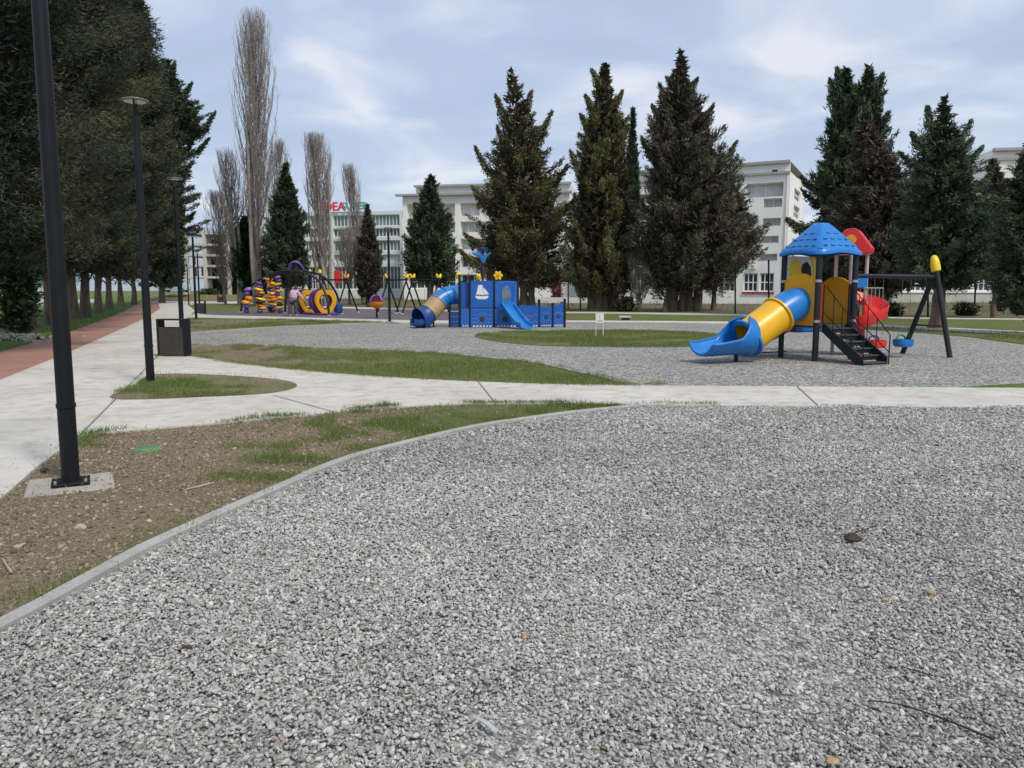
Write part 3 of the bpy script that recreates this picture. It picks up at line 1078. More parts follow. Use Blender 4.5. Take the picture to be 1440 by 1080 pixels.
def sprays(C, D, Ln, Wd, rg):
    """narrow leaf-shaped quads at C along D"""
    n = len(C)
    D = D / (np.linalg.norm(D, axis=1, keepdims=True) + 1e-9)
    S = np.cross(D, rg.normal(size=(n, 3)))
    S /= np.linalg.norm(S, axis=1, keepdims=True) + 1e-9
    a = C - D * Ln[:, None] * 0.5
    b = C + S * Wd[:, None] * 0.5 - D * Ln[:, None] * 0.08
    c = C + D * Ln[:, None] * 0.5
    d = C - S * Wd[:, None] * 0.5 - D * Ln[:, None] * 0.08
    v = np.stack([a, b, c, d], 1).reshape(-1, 3)
    return v, np.arange(4 * n).reshape(-1, 4)


def conifer(name, label, base_px, base_py, prof, mat='leaf_olive', n=24000, seed=1, L=0.46, Wd=0.115, group=None, up=0.75, stems=None,
            trunk_r=0.25, bark='bark', clump=1.0, ragged=0.2, tone_shift=0.0, Y=None, fill=0.16, spread=0.26, limbs=6, cat='tree', depth_scale=1.0, vary=0.2, boughs=()):
    """prof: (py, left_px, right_px) rows from the bottom of the crown to its tip, measured at the tree's own distance"""
    rg = np.random.default_rng(seed)
    n = int(n * 1.9)
    b = G(base_px, base_py) if Y is None else W(base_px, base_py, Y)
    if Y is not None:
        b.z = 0
    Yd = b.y
    root = empty(name, b, label, cat, group)
    rows = sorted([(W((l + r) / 2, py, Yd).z, W((l + r) / 2, py, Yd).x, abs(W(r, py, Yd).x - W(l, py, Yd).x) / 2) for py, l, r in prof])
    zz = np.array([q[0] for q in rows])
    cxs = np.array([q[1] for q in rows])
    rr = np.array([q[2] for q in rows])
    z0, z1 = zz[0], zz[-1]
    # clumps: ends of boughs
    nc = int(230 * clump)
    grid = np.linspace(z0, z1, 400)
    wgt = np.interp(grid, zz, rr) + 0.12
    cdf = np.cumsum(wgt)
    cdf /= cdf[-1]
    cz = np.interp(rg.random(nc), cdf, grid)
    az = rg.uniform(0, 2 * np.pi, nc)
    r_at = np.interp(cz, zz, rr)
    rho = 0.90 * r_at * (1 - 0.55 * rg.random(nc) ** 1.4) * (1 + ragged * np.clip(rg.normal(0, 0.6, nc), -0.8, 1.6))
    cc = np.stack([np.interp(cz, zz, cxs) + rho * np.cos(az), b.y + rho * np.sin(az) * depth_scale, cz], 1)
    out = np.stack([np.cos(az), np.sin(az), np.full(nc, up)], 1)
    out /= np.linalg.norm(out, axis=1, keepdims=True)
    ctone = np.clip(rg.normal(0.5 + tone_shift, vary, nc), 0.05, 0.98)
    csz = (0.10 + spread * 1.05 * r_at) * rg.uniform(0.7, 1.25, nc)
    slim = np.where(rg.random(nc) < 0.35, rg.uniform(0.35, 0.6, nc), 1.0)
    tip = (slim < 1) & (cz < z0 + 0.93 * (z1 - z0))
    cc[tip] += out[tip] * (0.10 * r_at[tip] + 0.12)[:, None]
    # sprays in each clump
    share = csz ** 1.6 * slim
    share /= share.sum()
    ci = rg.choice(nc, int(n * (1 - fill)), p=share)
    m = len(ci)
    along = rg.uniform(-1.25, 0.75, m)
    taper = np.clip(1.0 - 0.62 * np.clip(along, -0.3, 1), 0.25, 1.1)
    jit = rg.normal(0, 0.29, (m, 3)) * (csz[ci] * taper * slim[ci])[:, None]
    P = cc[ci] + out[ci] * (along * csz[ci])[:, None] + jit
    D = out[ci] * 1.0 + rg.normal(0, 0.62, (m, 3)) + jit / (csz[ci][:, None] + 1e-6) * 0.7
    ln = L * 0.78 * rg.uniform(0.6, 1.35, m)
    wd = Wd * 0.62 * rg.uniform(0.6, 1.4, m)
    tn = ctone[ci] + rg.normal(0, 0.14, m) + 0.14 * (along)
    # inner dead sprays, with the crown's inner shade put into their dark tone
    k = int(n * fill)
    fz = np.interp(rg.random(k), cdf, grid)
    fr = np.interp(fz, zz, rr) * np.sqrt(rg.random(k)) * 0.72
    fa = rg.uniform(0, 2 * np.pi, k)
    FP = np.stack([np.interp(fz, zz, cxs) + fr * np.cos(fa), b.y + fr * np.sin(fa) * depth_scale, fz], 1)
    FD = np.stack([np.cos(fa), np.sin(fa), np.full(k, 0.5)], 1) + rg.normal(0, 0.6, (k, 3))
    v1, f1 = sprays(P, D, ln, wd, rg)
    v2, f2 = sprays(FP, FD, L * rg.uniform(1.0, 1.9, k), Wd * rg.uniform(1.4, 2.6, k), rg)
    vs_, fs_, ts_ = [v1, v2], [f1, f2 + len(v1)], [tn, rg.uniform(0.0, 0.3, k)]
    nb = len(v1) + len(v2)
    for (ax, ay, tx, ty) in boughs:
        A_ = np.array(W(ax, ay, Yd))
        dpt = rg.uniform(-0.5, 0.5)
        B2 = np.array(W(tx, ty, Yd + dpt))
        A_[1] += dpt * 0.3
        dv = B2 - A_
        ln_ = np.linalg.norm(dv)
        q = int(300 + 300 * ln_ * (0.46 / L))
        t_ = rg.uniform(-0.25, 1.0, q)
        sag = np.zeros((q, 3))
        sag[:, 2] = -0.22 * ln_ * np.sin(np.clip(t_, 0, 1) * np.pi) * (1 if dv[2] < ln_ * 0.8 else 0.2)
        wdt = (0.20 + 0.10 * ln_) * (1.08 - np.clip(t_, 0, 1)) ** 0.8
        PB = A_ + dv * t_[:, None] + sag + rg.normal(0, 1, (q, 3)) * wdt[:, None] * 0.62
        DB = dv / ln_ + rg.normal(0, 0.55, (q, 3))
        vb, fb = sprays(PB, DB, L * 0.8 * rg.uniform(0.6, 1.3, q), Wd * 0.65 * rg.uniform(0.6, 1.4, q), rg)
        vs_.append(vb)
        fs_.append(fb + nb)
        nb += len(vb)
        ts_.append(rg.normal(0.5 + tone_shift, 0.16, q))
    V_ = np.concatenate(vs_)
    Fc = np.concatenate(fs_)
    tone = np.clip(np.concatenate(ts_), 0, 1)
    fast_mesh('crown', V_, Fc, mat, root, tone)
    # trunk with its stems and limbs
    if stems is None:
        stems = [(0.0, 0.0, trunk_r)]
    Pl, Rl = [], []
    ks = 12
    zt = z0 + (z1 - z0) * 0.72
    for dx, dy, r in stems:
        t = np.linspace(0, 1, ks)
        ax = b.x + dx + (np.interp(t * zt, zz, cxs) - b.x - dx) * t ** 1.3 + dx * 0.35 * np.sin(t * 3)
        pl = np.stack([ax + 0.04 * rg.normal(size=ks), b.y + dy * (1 - t) + 0.04 * rg.normal(size=ks), t * zt - 0.08 * (1 - t)], 1)
        Pl.append(pl)
        Rl.append(r * (0.42 * np.exp(-t * 22) + (1 - 0.85 * t)) * (1 + 0.06 * rg.normal(size=ks)))
    for q in range(limbs):
        t = np.linspace(0, 1, ks)
        zs_ = z0 * rg.uniform(0.55, 1.0)
        a = rg.uniform(0, 2 * np.pi)
        rl = rr[min(1, len(rr) - 1)] * rg.uniform(0.5, 0.85)
        pl = np.stack([b.x + np.cos(a) * rl * t, b.y + np.sin(a) * rl * t, zs_ + (z0 * 0.35 + 0.8) * t ** 0.8], 1)
        Pl.append(pl)
        Rl.append(trunk_r * 0.24 * (1.1 - t))
    v, f = tubes_np(np.array(Pl), np.array(Rl), 9)
    fast_mesh('trunk', v, f, bark, root, smooth=True)
    return root


def poplar(name, label, base_px, base_py, top_px, top_py, half_px, n1, n2, seed, group=None, lean=0.0, lo=0.12, trunk_r=0.26, stems=1, bushy=1.0):
    rg = np.random.default_rng(seed)
    b = G(base_px, base_py)
    top = W(top_px, top_py, b.y)
    H = top.z
    hw = half_px * b.y / F
    root = empty(name, b, label, 'tree', group)
    K = 7
    Pl, Rl = [], []
    t = np.linspace(0, 1, K)
    axis = lambda q: np.stack([b.x + (top.x - b.x) * q ** 1.3, np.full_like(q, b.y), H * q], -1)
    tr, trr = [], []
    for sidx in range(stems):
        off = np.array([rg.uniform(-0.5, 0.5), rg.uniform(-0.4, 0.4), 0]) * (stems > 1)
        p = axis(t) + off[None] * (1 + 1.2 * np.sin(t * 2.6))[:, None] + rg.normal(0, 0.05, (K, 3)) * np.array([1, 1, 0])
        p[:, 2] -= 0.1 * (1 - t)
        tr.append(p)
        trr.append(trunk_r * (0.55 + 0.45 * rg.random() if sidx else 1) * (1.06 - t) * (1 + 0.35 * np.exp(-t * 25)))
    v0, f0 = tubes_np(np.array(tr), np.array(trr), 8)
    fast_mesh('trunk', v0, f0, 'poplar', root, smooth=True)
    hs = lo + (0.90 - lo) * rg.random(n1) ** 0.85
    az = rg.uniform(0, 2 * np.pi, n1)
    env = np.interp(hs, [0, 0.1, 0.3, 0.55, 0.75, 0.9, 1.0], [0.35, 0.65, 0.95, 1.0, 0.8, 0.42, 0.2])
    length = np.minimum(H * rg.uniform(0.12, 0.30, n1), H * np.maximum(1.0 - hs, 0.02) * rg.uniform(0.55, 1.0, n1))
    rad = hw * env * rg.uniform(0.35, 1.1, n1)
    s = np.linspace(0, 1, K)
    base = axis(hs)
    ox = rad[:, None] * (1 - np.exp(-2.6 * s))[None]
    P1 = np.stack([base[:, 0, None] + np.cos(az)[:, None] * ox + (top.x - b.x) / H * length[:, None] * s, base[:, 1, None] + np.sin(az)[:, None] * ox, base[:, 2, None] + length[:, None] * s], -1)
    P1 += rg.normal(0, 0.05, P1.shape)
    R1 = (0.042 * (1.15 - hs))[:, None] * (1.1 - s)[None] + 0.012
    pi = rg.integers(0, n1, n2)
    si = rg.uniform(0.1, 1.0, n2)
    idx = si * (K - 1)
    i0 = np.clip(idx.astype(int), 0, K - 2)
    fr = (idx - i0)[:, None]
    st = P1[pi, i0] * (1 - fr) + P1[pi, i0 + 1] * fr
    a2 = rg.uniform(0, 2 * np.pi, n2)
    l2 = rg.uniform(0.5, 1.7, n2) * bushy
    l2 = np.minimum(l2, np.maximum(H * 1.01 - st[:, 2], 0.15) * rg.uniform(0.6, 1.0, n2))
    K2 = 4
    s2 = np.linspace(0, 1, K2)
    sp = rg.uniform(0.12, 0.42, n2) * l2
    P2 = np.stack([st[:, 0, None] + np.cos(a2)[:, None] * sp[:, None] * s2 ** 0.7, st[:, 1, None] + np.sin(a2)[:, None] * sp[:, None] * s2 ** 0.7, st[:, 2, None] + (l2[:, None] * s2)], -1)
    P2 += rg.normal(0, 0.04, P2.shape)
    R2 = np.tile(np.array([0.0125, 0.010, 0.0075, 0.004]), (n2, 1)) * (b.y / 75.0)
    v1, f1 = tubes_np(P1, R1)
    v2, f2 = tubes_np(P2, R2)
    fast_mesh('crown', np.concatenate([v1, v2]), np.concatenate([f1, f2 + len(v1)]), 'twig', root)
    return root


GC = 'dark conifers standing in the row behind the playground'
conifer('conifer_tree', 'open-crowned dark conifer with side tips behind the blue ship structure', 742, 436,
        [(398, 690, 792), (372, 676, 804), (340, 668, 806), (300, 670, 798), (262, 676, 792), (232, 682, 784), (200, 692, 768), (165, 700, 757), (140, 706, 744), (118, 711, 732), (94, 716, 722)],
        'leaf_olive', 25000, 11, fill=0.06, boughs=[(738, 205, 776, 156), (715, 178, 697, 133), (705, 248, 668, 206), (716, 218, 699, 178), (760, 262, 798, 232), (695, 338, 652, 328), (695, 365, 646, 352), (735, 160, 748, 128), (770, 300, 806, 282), (690, 285, 664, 262)], group=GC, ragged=0.34, up=0.6, trunk_r=0.36, stems=[(-0.3, 0, 0.32), (0.35, 0.1, 0.28)], clump=1.05, spread=0.22, bark='bark')
conifer('conifer_tree', 'narrow olive conifer with a double tip and fluted pale trunk', 847, 437,
        [(404, 800, 895), (372, 793, 899), (330, 796, 902), (290, 799, 899), (250, 803, 893), (210, 812, 888), (175, 819, 880), (145, 829, 868), (120, 838, 861), (90, 848, 853)],
        'leaf_olive', 34000, 12, boughs=[(840, 165, 823, 134), (858, 160, 875, 128), (832, 190, 816, 160), (818, 245, 802, 212), (843, 120, 832, 98), (870, 200, 884, 176), (812, 330, 790, 312), (888, 300, 904, 280)], group=GC, ragged=0.12, up=1.5, trunk_r=0.42, stems=[(-0.75, 0, 0.3), (-0.3, -0.2, 0.34), (0.15, -0.1, 0.3), (0.5, 0.1, 0.3), (0.85, 0, 0.24)], tone_shift=0.12, clump=1.3, spread=0.2, bark='bark')
conifer('conifer_tree', 'slim young conifer tip rising beside the narrow olive conifer', 888, 432, [(330, 878, 902), (280, 878, 900), (220, 881, 897), (185, 885, 894), (152, 889, 891)], 'leaf_green', 6000, 13,
        group=GC, trunk_r=0.14, up=1.4, limbs=0)
conifer('conifer_tree', 'broad tall brown-green conifer left of the white apartment block', 962, 438,
        [(402, 898, 1026), (370, 889, 1042), (335, 886, 1046), (300, 893, 1042), (265, 898, 1036), (230, 902, 1026), (195, 906, 1012), (165, 912, 1000), (135, 923, 986), (112, 938, 972), (92, 950, 966), (72, 955, 960)],
        'leaf_grey', 40000, 14, boughs=[(948, 150, 927, 117), (960, 140, 981, 110), (1008, 230, 1036, 198), (938, 178, 917, 149), (922, 222, 902, 192), (1030, 322, 1064, 304), (1030, 355, 1068, 346), (905, 300, 884, 282), (900, 345, 880, 332), (985, 170, 1004, 146)], group=GC, ragged=0.2, up=0.9, trunk_r=0.45, stems=[(-0.9, 0.1, 0.4), (-0.15, -0.1, 0.26), (0.35, 0, 0.3), (0.9, 0.1, 0.32), (0.1, 0.3, 0.3)], clump=1.5, spread=0.19, bark='bark')
conifer('conifer_tree', 'small leaning conifer with thin trunk beside the tall brown-green one', 1003, 436,
        [(385, 985, 1040), (362, 985, 1066), (330, 985, 1070), (300, 990, 1062), (278, 1000, 1050), (255, 1010, 1030), (245, 1014, 1022)], 'leaf_grey', 13000, 15, group=GC, ragged=0.3, up=0.7, trunk_r=0.2, spread=0.26)
conifer('conifer_tree', 'broad dark conifer behind the blue play tower roof, below the two slim spires', 1196, 446,
        [(412, 1150, 1250), (380, 1138, 1262), (340, 1132, 1262), (300, 1140, 1256), (260, 1146, 1248), (215, 1152, 1244), (180, 1164, 1246), (150, 1167, 1243), (125, 1170, 1240)],
        'leaf_green', 24000, 16, boughs=[(1185, 142, 1177, 96), (1180, 155, 1167, 111), (1228, 138, 1241, 104), (1232, 190, 1250, 158), (1165, 265, 1126, 248), (1162, 312, 1106, 308), (1160, 345, 1124, 338), (1236, 230, 1254, 200)], group=GC, ragged=0.22, up=1.3, trunk_r=0.35, clump=1.2, tone_shift=0.0, spread=0.2)
for k_, (tx, ty, lx) in enumerate([(1190, 97, 'slim dark conifer forming the left spire high above the play tower roof'), (1222, 95, 'slim dark conifer forming the right spire high above the play tower roof')]):
    conifer('conifer_tree', lx, tx - 2, 446, [(240, tx - 20, tx + 20), (190, tx - 20, tx + 20), (150, tx - 15, tx + 15), (122, tx - 9, tx + 9), (ty, tx - 1, tx + 2)], 'leaf_green', 7000, 17 + k_, group=GC,
            trunk_r=0.15, up=1.5, limbs=0, ragged=0.3)
conifer('conifer_tree', 'half-dead browned conifer right of the red play roof', 1236, 450,
        [(405, 1195, 1292), (380, 1170, 1300), (345, 1168, 1298), (310, 1176, 1296), (275, 1182, 1288), (245, 1190, 1276), (215, 1196, 1250), (185, 1204, 1232), (172, 1212, 1220)],
        'leaf_brown', 22000, 19, group=GC, ragged=0.3, up=0.35, trunk_r=0.32, clump=1.2, spread=0.24)
conifer('conifer_tree', 'tiered green conifer behind the yellow-capped swing post', 1316, 462,
        [(402, 1276, 1370), (370, 1268, 1392), (330, 1276, 1394), (290, 1274, 1388), (255, 1272, 1378), (225, 1284, 1366), (200, 1298, 1356), (175, 1311, 1345), (152, 1320, 1336), (134, 1326, 1330)],
        'leaf_green', 23000, 20, fill=0.08, boughs=[(1340, 200, 1366, 170), (1344, 228, 1382, 206), (1342, 215, 1368, 194), (1300, 232, 1266, 214), (1312, 188, 1304, 150), (1350, 262, 1394, 244), (1298, 270, 1262, 256), (1290, 330, 1254, 322), (1360, 320, 1402, 308), (1300, 205, 1282, 186)], group=GC, L=0.27, Wd=0.06, ragged=0.34, up=0.25, trunk_r=0.26, clump=1.3, spread=0.22, bark='bark_red')
conifer('conifer_tree', 'grey-brown conifer between the tiered green one and the right edge', 1398, 447,
        [(388, 1372, 1424), (350, 1366, 1432), (310, 1370, 1428), (275, 1378, 1420), (250, 1386, 1410), (224, 1394, 1398)], 'leaf_grey', 13000, 21, group=GC, L=0.36, Wd=0.08, ragged=0.34, up=0.3, trunk_r=0.16)
conifer('conifer_tree', 'dark conifer cut by the right edge of the picture', 1452, 470,
        [(440, 1420, 1480), (400, 1402, 1500), (350, 1400, 1504), (300, 1405, 1500), (250, 1420, 1490), (215, 1436, 1475), (190, 1450, 1460)], 'leaf_green', 20000, 22, group=GC, L=0.28, Wd=0.065, ragged=0.3, up=0.3,
        trunk_r=0.2, clump=1.2)
conifer('conifer_tree', 'compact cone-shaped conifer in front of the large white block', 606, 437,
        [(393, 574, 636), (372, 569, 642), (345, 571, 640), (318, 576, 636), (295, 582, 628), (272, 592, 618), (258, 598, 613), (248, 604, 608)], 'leaf_green', 17000, 23, group=GC, ragged=0.16, up=0.9, trunk_r=0.3, tone_shift=-0.12,
        L=0.42)
conifer('conifer_tree', 'dark cone-shaped conifer behind the climbing dome', 407, 431,
        [(400, 378, 434), (372, 374, 439), (340, 374, 436), (310, 376, 430), (285, 382, 424), (262, 388, 415), (245, 394, 408), (230, 401, 404)], 'leaf_green', 18000, 24, group=GC, ragged=0.16, up=0.9, trunk_r=0.3, tone_shift=-0.15)
conifer('conifer_tree', 'slender dark conifer in front of the glazed shop building', 517, 429,
        [(415, 502, 534), (390, 499, 538), (360, 500, 537), (335, 504, 531), (312, 510, 524), (288, 515, 518)], 'leaf_grey', 13000, 25, group=GC, ragged=0.14, up=1.2, trunk_r=0.25, tone_shift=-0.2)
# ivy-dark shrub on the poplar trunks
conifer('ivy_clump', 'dark ivy-covered stems beside the tall bare poplar', 344, 429, [(415, 336, 360), (380, 326, 366), (345, 328, 364), (320, 334, 358), (305, 340, 350)], 'leaf_ivy', 8000, 26, up=0.8, trunk_r=0.2, tone_shift=-0.1,
        cat='shrub', L=0.4, Wd=0.16)

# the row of big conifers left of the red track
GL = 'big dark conifers lining the red track'
lt = [
    (-62, 500, [(372, -230, 70), (300, -260, 110), (180, -270, 120), (60, -250, 115), (-150, -220, 90), (-300, -150, 20), (-420, -90, -40)], 'leaf_dark', 85000, 0.19, 0.036,
     'nearest conifer of the row, browned hanging foliage, at the left edge'),
    (30, 470, [(368, -70, 118), (320, -90, 150), (220, -95, 166), (100, -85, 176), (0, -80, 180), (-120, -60, 150), (-220, -20, 100), (-290, 20, 40)], 'leaf_dark', 110000, 0.21, 0.038,
     'ivy-trunked browned conifer beside the nearest lamp post'),
    (71, 457, [(372, 0, 150), (320, -10, 178), (220, -8, 196), (110, -4, 202), (30, 5, 200), (-60, 20, 170), (-130, 50, 110)], 'leaf_dark', 80000, 0.24, 0.046,
     'conifer with a plain reddish trunk just behind the nearest lamp post'),
    (104, 448, [(378, 45, 170), (330, 38, 198), (240, 40, 210), (150, 45, 216), (70, 60, 210), (0, 80, 190), (-50, 110, 160)], 'leaf_dark', 52000, 0.30, 0.062,
     'conifer with a thick pale trunk right of the nearest lamp post'),
    (121, 446.5, [(380, 75, 180), (330, 70, 204), (240, 76, 222), (150, 84, 228), (80, 100, 222), (20, 130, 212), (-20, 170, 205)], 'leaf_dark', 32000, 0.4, 0.085,
     'dark conifer between the pale-trunked one and the second lamp post'),
    (139, 440, [(382, 95, 190), (330, 92, 214), (250, 98, 232), (170, 110, 238), (100, 135, 232), (50, 160, 222), (10, 190, 208)], 'leaf_dark', 26000, 0.44, 0.095, 'fifth trunk of the conifer row counted from the left edge'),
    (154, 435, [(384, 120, 200), (330, 118, 224), (260, 124, 240), (190, 138, 244), (130, 160, 238), (90, 180, 226)], 'leaf_dark', 20000, 0.5, 0.11, 'sixth trunk of the conifer row, half hidden behind the fifth'),
    (170, 431, [(386, 140, 210), (330, 140, 232), (270, 146, 246), (210, 160, 246), (160, 180, 238)], 'leaf_dark', 16000, 0.55, 0.13, 'conifer left of the second lamp post far down the track'),
    (188, 428.5, [(390, 160, 222), (340, 160, 244), (280, 170, 254), (230, 185, 248), (190, 200, 235)], 'leaf_dark', 14000, 0.6, 0.14, 'farthest conifer of the row at the end of the red track'),
]
for i, (px, py, prof, mt, nn, L_, w_, lab) in enumerate(lt):
    conifer('conifer_tree', lab, px, py, prof, mt, nn, 40 + i, L_, w_, GL, up=(0.2, 0.5, 0.7)[i % 3], trunk_r=[0.24, 0.24, 0.2, 0.25, 0.24, 0.24, 0.24, 0.24, 0.24][i], clump=1.15, ragged=0.24, spread=0.25, vary=0.3,
            bark='bark' if i not in (2,) else 'bark_red', stems=[(-0.25, 0, 0.22), (0.28, 0.1, 0.2)] if i == 1 else None, fill=0.13)
conifer('conifer_tree', 'conifer with long side boughs reaching over the promenade lamps', 228, 426.5,
        [(402, 205, 262), (375, 190, 270), (340, 186, 268), (300, 184, 270), (262, 186, 268), (230, 190, 262), (205, 192, 280), (175, 196, 290), (155, 198, 288), (125, 204, 262), (100, 214, 250), (84, 228, 240)],
        'leaf_green', 26000, 60, 0.62, 0.15, GL, boughs=[(258, 190, 303, 157), (258, 215, 294, 194), (250, 145, 270, 116), (246, 310, 274, 298), (240, 118, 246, 86), (250, 240, 272, 226)], up=0.45, trunk_r=0.3, ragged=0.42, clump=1.1, tone_shift=-0.12, spread=0.2)
# ivy up the near trunk
conifer('ivy_clump', 'dark green ivy climbing the conifer trunk at the left edge', 22, 471.5, [(462, 8, 44), (430, 2, 50), (390, -6, 52), (360, -12, 54), (345, -6, 48)], 'leaf_ivy', 6000, 61, 0.16, 0.1, up=0.2, trunk_r=0.08,
        cat='ivy', limbs=0, fill=0.05)

GP = 'bare poplars behind the climbing dome'
poplar('poplar_tree', 'tallest bare poplar with a dense column of twigs', 366, 430, 356, 12, 30, 270, 3600, 71, GP, trunk_r=0.22, stems=4)
poplar('poplar_tree', 'low bare poplar leaning left of the tallest one', 340, 429, 316, 208, 22, 130, 1500, 72, GP, lo=0.05, stems=3)
poplar('poplar_tree', 'bare poplar between the tallest one and the dark cone-shaped conifer', 386, 429, 394, 196, 20, 110, 1200, 73, GP, lo=0.1, stems=2)
poplar('poplar_tree', 'pale-trunked bare poplar left of the shop sign', 458, 430, 442, 186, 22, 160, 2000, 74, GP, trunk_r=0.2, lo=0.1, stems=4)
poplar('poplar_tree', 'thin bare poplar bent left across the shop sign', 516, 428, 487, 230, 13, 90, 1000, 75, GP, trunk_r=0.18, lo=0.15, stems=2)
poplar('bare_tree', 'spreading leafless tree before the glazed shop building', 492, 428.5, 490, 318, 24, 60, 900, 76, trunk_r=0.14, lo=0.25, bushy=1.3)
poplar('bare_tree', 'leafless tree in front of the unfinished concrete frame', 316, 428, 306, 268, 26, 90, 1100, 77, trunk_r=0.13, lo=0.1, bushy=1.2)
poplar('bare_tree', 'thin leafless tree between the two thick conifer trunks', 936, 438, 934, 352, 26, 60, 900, 78, trunk_r=0.14, lo=0.15, bushy=1.1)
poplar('bare_tree', 'leafless sapling left of the small leaning conifer', 900, 438, 898, 352, 18, 50, 800, 79, trunk_r=0.09, lo=0.05, bushy=1.1)

# ------------------------------------------------------------------ buildings
def facade(mb, o, a, W_, z0, z1, ops, depth, n):
    """wall face in the vertical plane from o along a, with real openings and their reveals going in by depth"""
    us = sorted({0.0, W_} | {q for p in ops for q in (p[0], p[1])})
    zs = sorted({z0, z1} | {q for p in ops for q in (p[2], p[3])})
    P = lambda u, z, d=0.0: Vector((o[0] + a[0] * u - n[0] * d, o[1] + a[1] * u - n[1] * d, z))
    for i in range(len(us) - 1):
        for j in range(len(zs) - 1):
            uc, zc = (us[i] + us[i + 1]) / 2, (zs[j] + zs[j + 1]) / 2
            if any(p[0] < uc < p[1] and p[2] < zc < p[3] for p in ops):
                continue
            mb.add([P(us[i], zs[j]), P(us[i + 1], zs[j]), P(us[i + 1], zs[j + 1]), P(us[i], zs[j + 1])], [(0, 1, 2, 3)])
    for u0, u1, b, t in [p[:4] for p in ops]:
        f = [P(u0, b), P(u1, b), P(u1, t), P(u0, t)]
        g = [P(u0, b, depth), P(u1, b, depth), P(u1, t, depth), P(u0, t, depth)]
        for k in range(4):
            k2 = (k + 1) % 4
            mb.add([f[k], f[k2], g[k2], g[k]], [(0, 1, 2, 3)])


def opening_fill(parent, o, a, n, op, depth, pane_mat, name='window', bars=None, rail=False, frame_mat='white'):
    """what stands in an opening: a pane (or balcony back wall) with its frame"""
    u0, u1, b, t = op[:4]
    P = lambda u, z, d: Vector((o[0] + a[0] * u - n[0] * d, o[1] + a[1] * u - n[1] * d, z))
    m = MB().add([P(u0 - .05, b - .05, depth - .02), P(u1 + .05, b - .05, depth - .02), P(u1 + .05, t + .05, depth - .02), P(u0 - .05, t + .05, depth - .02)], [(0, 1, 2, 3)])
    pane = m.build(name, pane_mat, parent)
    if bars:
        nv, nh = bars
        fm = MB()
        ang = math.atan2(a[1], a[0])
        rot = Matrix.Rotation(ang, 3, 'Z')
        w = 0.14
        for k in range(nv + 1):
            u = u0 + (u1 - u0) * k / nv
            u = min(max(u, u0 + w / 2), u1 - w / 2)
            fm.box(P(u, (b + t) / 2, depth - .1), (w, 0.1, t - b - 0.02), rot)
        for k in range(nh + 1):
            z = b + (t - b) * k / nh
            z = min(max(z, b + w / 2), t - w / 2)
            fm.box(P((u0 + u1) / 2, z, depth - .09), (u1 - u0 - 0.02, 0.1, w), rot)
        fm.build('frame', frame_mat, pane)
    return pane


def to_u(o, a, px):
    k = (px - 720) / F
    kk = k / CP
    # on the facade line o + u a, X/Y = about px ratio (pitch folded in near the horizon)
    return (o[0] - kk2(px) * o[1]) / (kk2(px) * a[1] - a[0])


def kk2(px):
    d = ray(px, 380)
    return d.x / d.y


def zt(py, Y, px=720):
    return W(px, py, Y).z


# --- white apartment block with stacked balconies, right of the broad conifer
c = W(1105, 400, 105)
o1 = (c.x, c.y)
a1 = Vector((-math.cos(R(27)), math.sin(R(27))))
n1 = Vector((-math.sin(R(27)), -math.cos(R(27))))
blk = empty('apartment_block', (c.x, c.y, 0), 'white six-storey apartment block with stacked recessed balconies, between two conifers', 'building')
ZT = zt(227, 105, 1105)
U = lambda px: to_u(o1, a1, px)
YA = 106.5
z_ = lambda py: zt(py, YA, 1085)
bal = []
for k, (ty, by, l, r) in enumerate([(257, 277, 1046, 1097), (279.5, 292, 1070, 1096), (307, 318, 1070, 1095), (332, 342, 1068, 1093), (357, 367, 1066, 1092)]):
    bal.append((U(r), U(l), z_(by), z_(ty)))
far = []
for k in range(5):
    for q in range(4):
        far.append((9.5 + q * 4.6, 12.4 + q * 4.6, z_([277, 292, 318, 342, 367][k]), z_([263, 279.5, 307, 332, 357][k])))
gw = [(U(1089), U(1069), z_(410), z_(384)), (U(1066), U(1046), z_(410), z_(384)), (U(1034), U(1012), z_(410), z_(384)), (U(997), U(978), z_(409), z_(384)), (U(924), U(900), z_(408), z_(384)), (U(896), U(868), z_(408), z_(383))]
vent = (U(1088), U(1080), z_(243), z_(239.5))
L1 = U(845)
mb = MB()
facade(mb, o1, a1, L1, 0, ZT, bal + far + gw + [vent], 1.1, n1)
s1 = Vector((0.454, 0.891))
ns = Vector((0.891, -0.454))
sw = []
us_ = lambda px: to_u(o1, s1, px)
for ty, by in [(262, 278), (286, 303), (310, 327), (334, 351), (358, 375)]:
    sw.append((us_(1112.5), us_(1121), zt(by, 108, 1115), zt(ty, 108, 1115)))
L2 = us_(1127.5)
facade(mb, o1, s1, L2, 0, ZT - 1.3, sw, 0.35, ns)
e1 = Vector(o1) + a1 * L1
e2 = Vector(o1) + s1 * L2
e3 = e1 + s1 * L2
mb.add([(o1[0], o1[1], ZT - .02), (e1.x, e1.y, ZT - .02), (e3.x, e3.y, ZT - .02), (e2.x, e2.y, ZT - .02)], [(0, 1, 2, 3)])
mb.add([(e1.x, e1.y, 0), (e3.x, e3.y, 0), (e3.x, e3.y, ZT), (e1.x, e1.y, ZT)], [(0, 1, 2, 3)])
mb.build('wall', 'wall', blk)
for op in bal:
    opening_fill(blk, o1, a1, n1, op, 1.1, 'shade', 'balcony', (2, 1), frame_mat='wall2')
for op in far:
    opening_fill(blk, o1, a1, n1, op, 1.1, 'shade', 'balcony')
for op in gw:
    opening_fill(blk, o1, a1, n1, op, 0.35, 'glass', 'window', (3, 2))
opening_fill(blk, o1, a1, n1, vent, 0.3, 'dark', 'vent')
for op in sw:
    opening_fill(blk, o1, s1, ns, op, 0.35, 'glass', 'window', (1, 2))
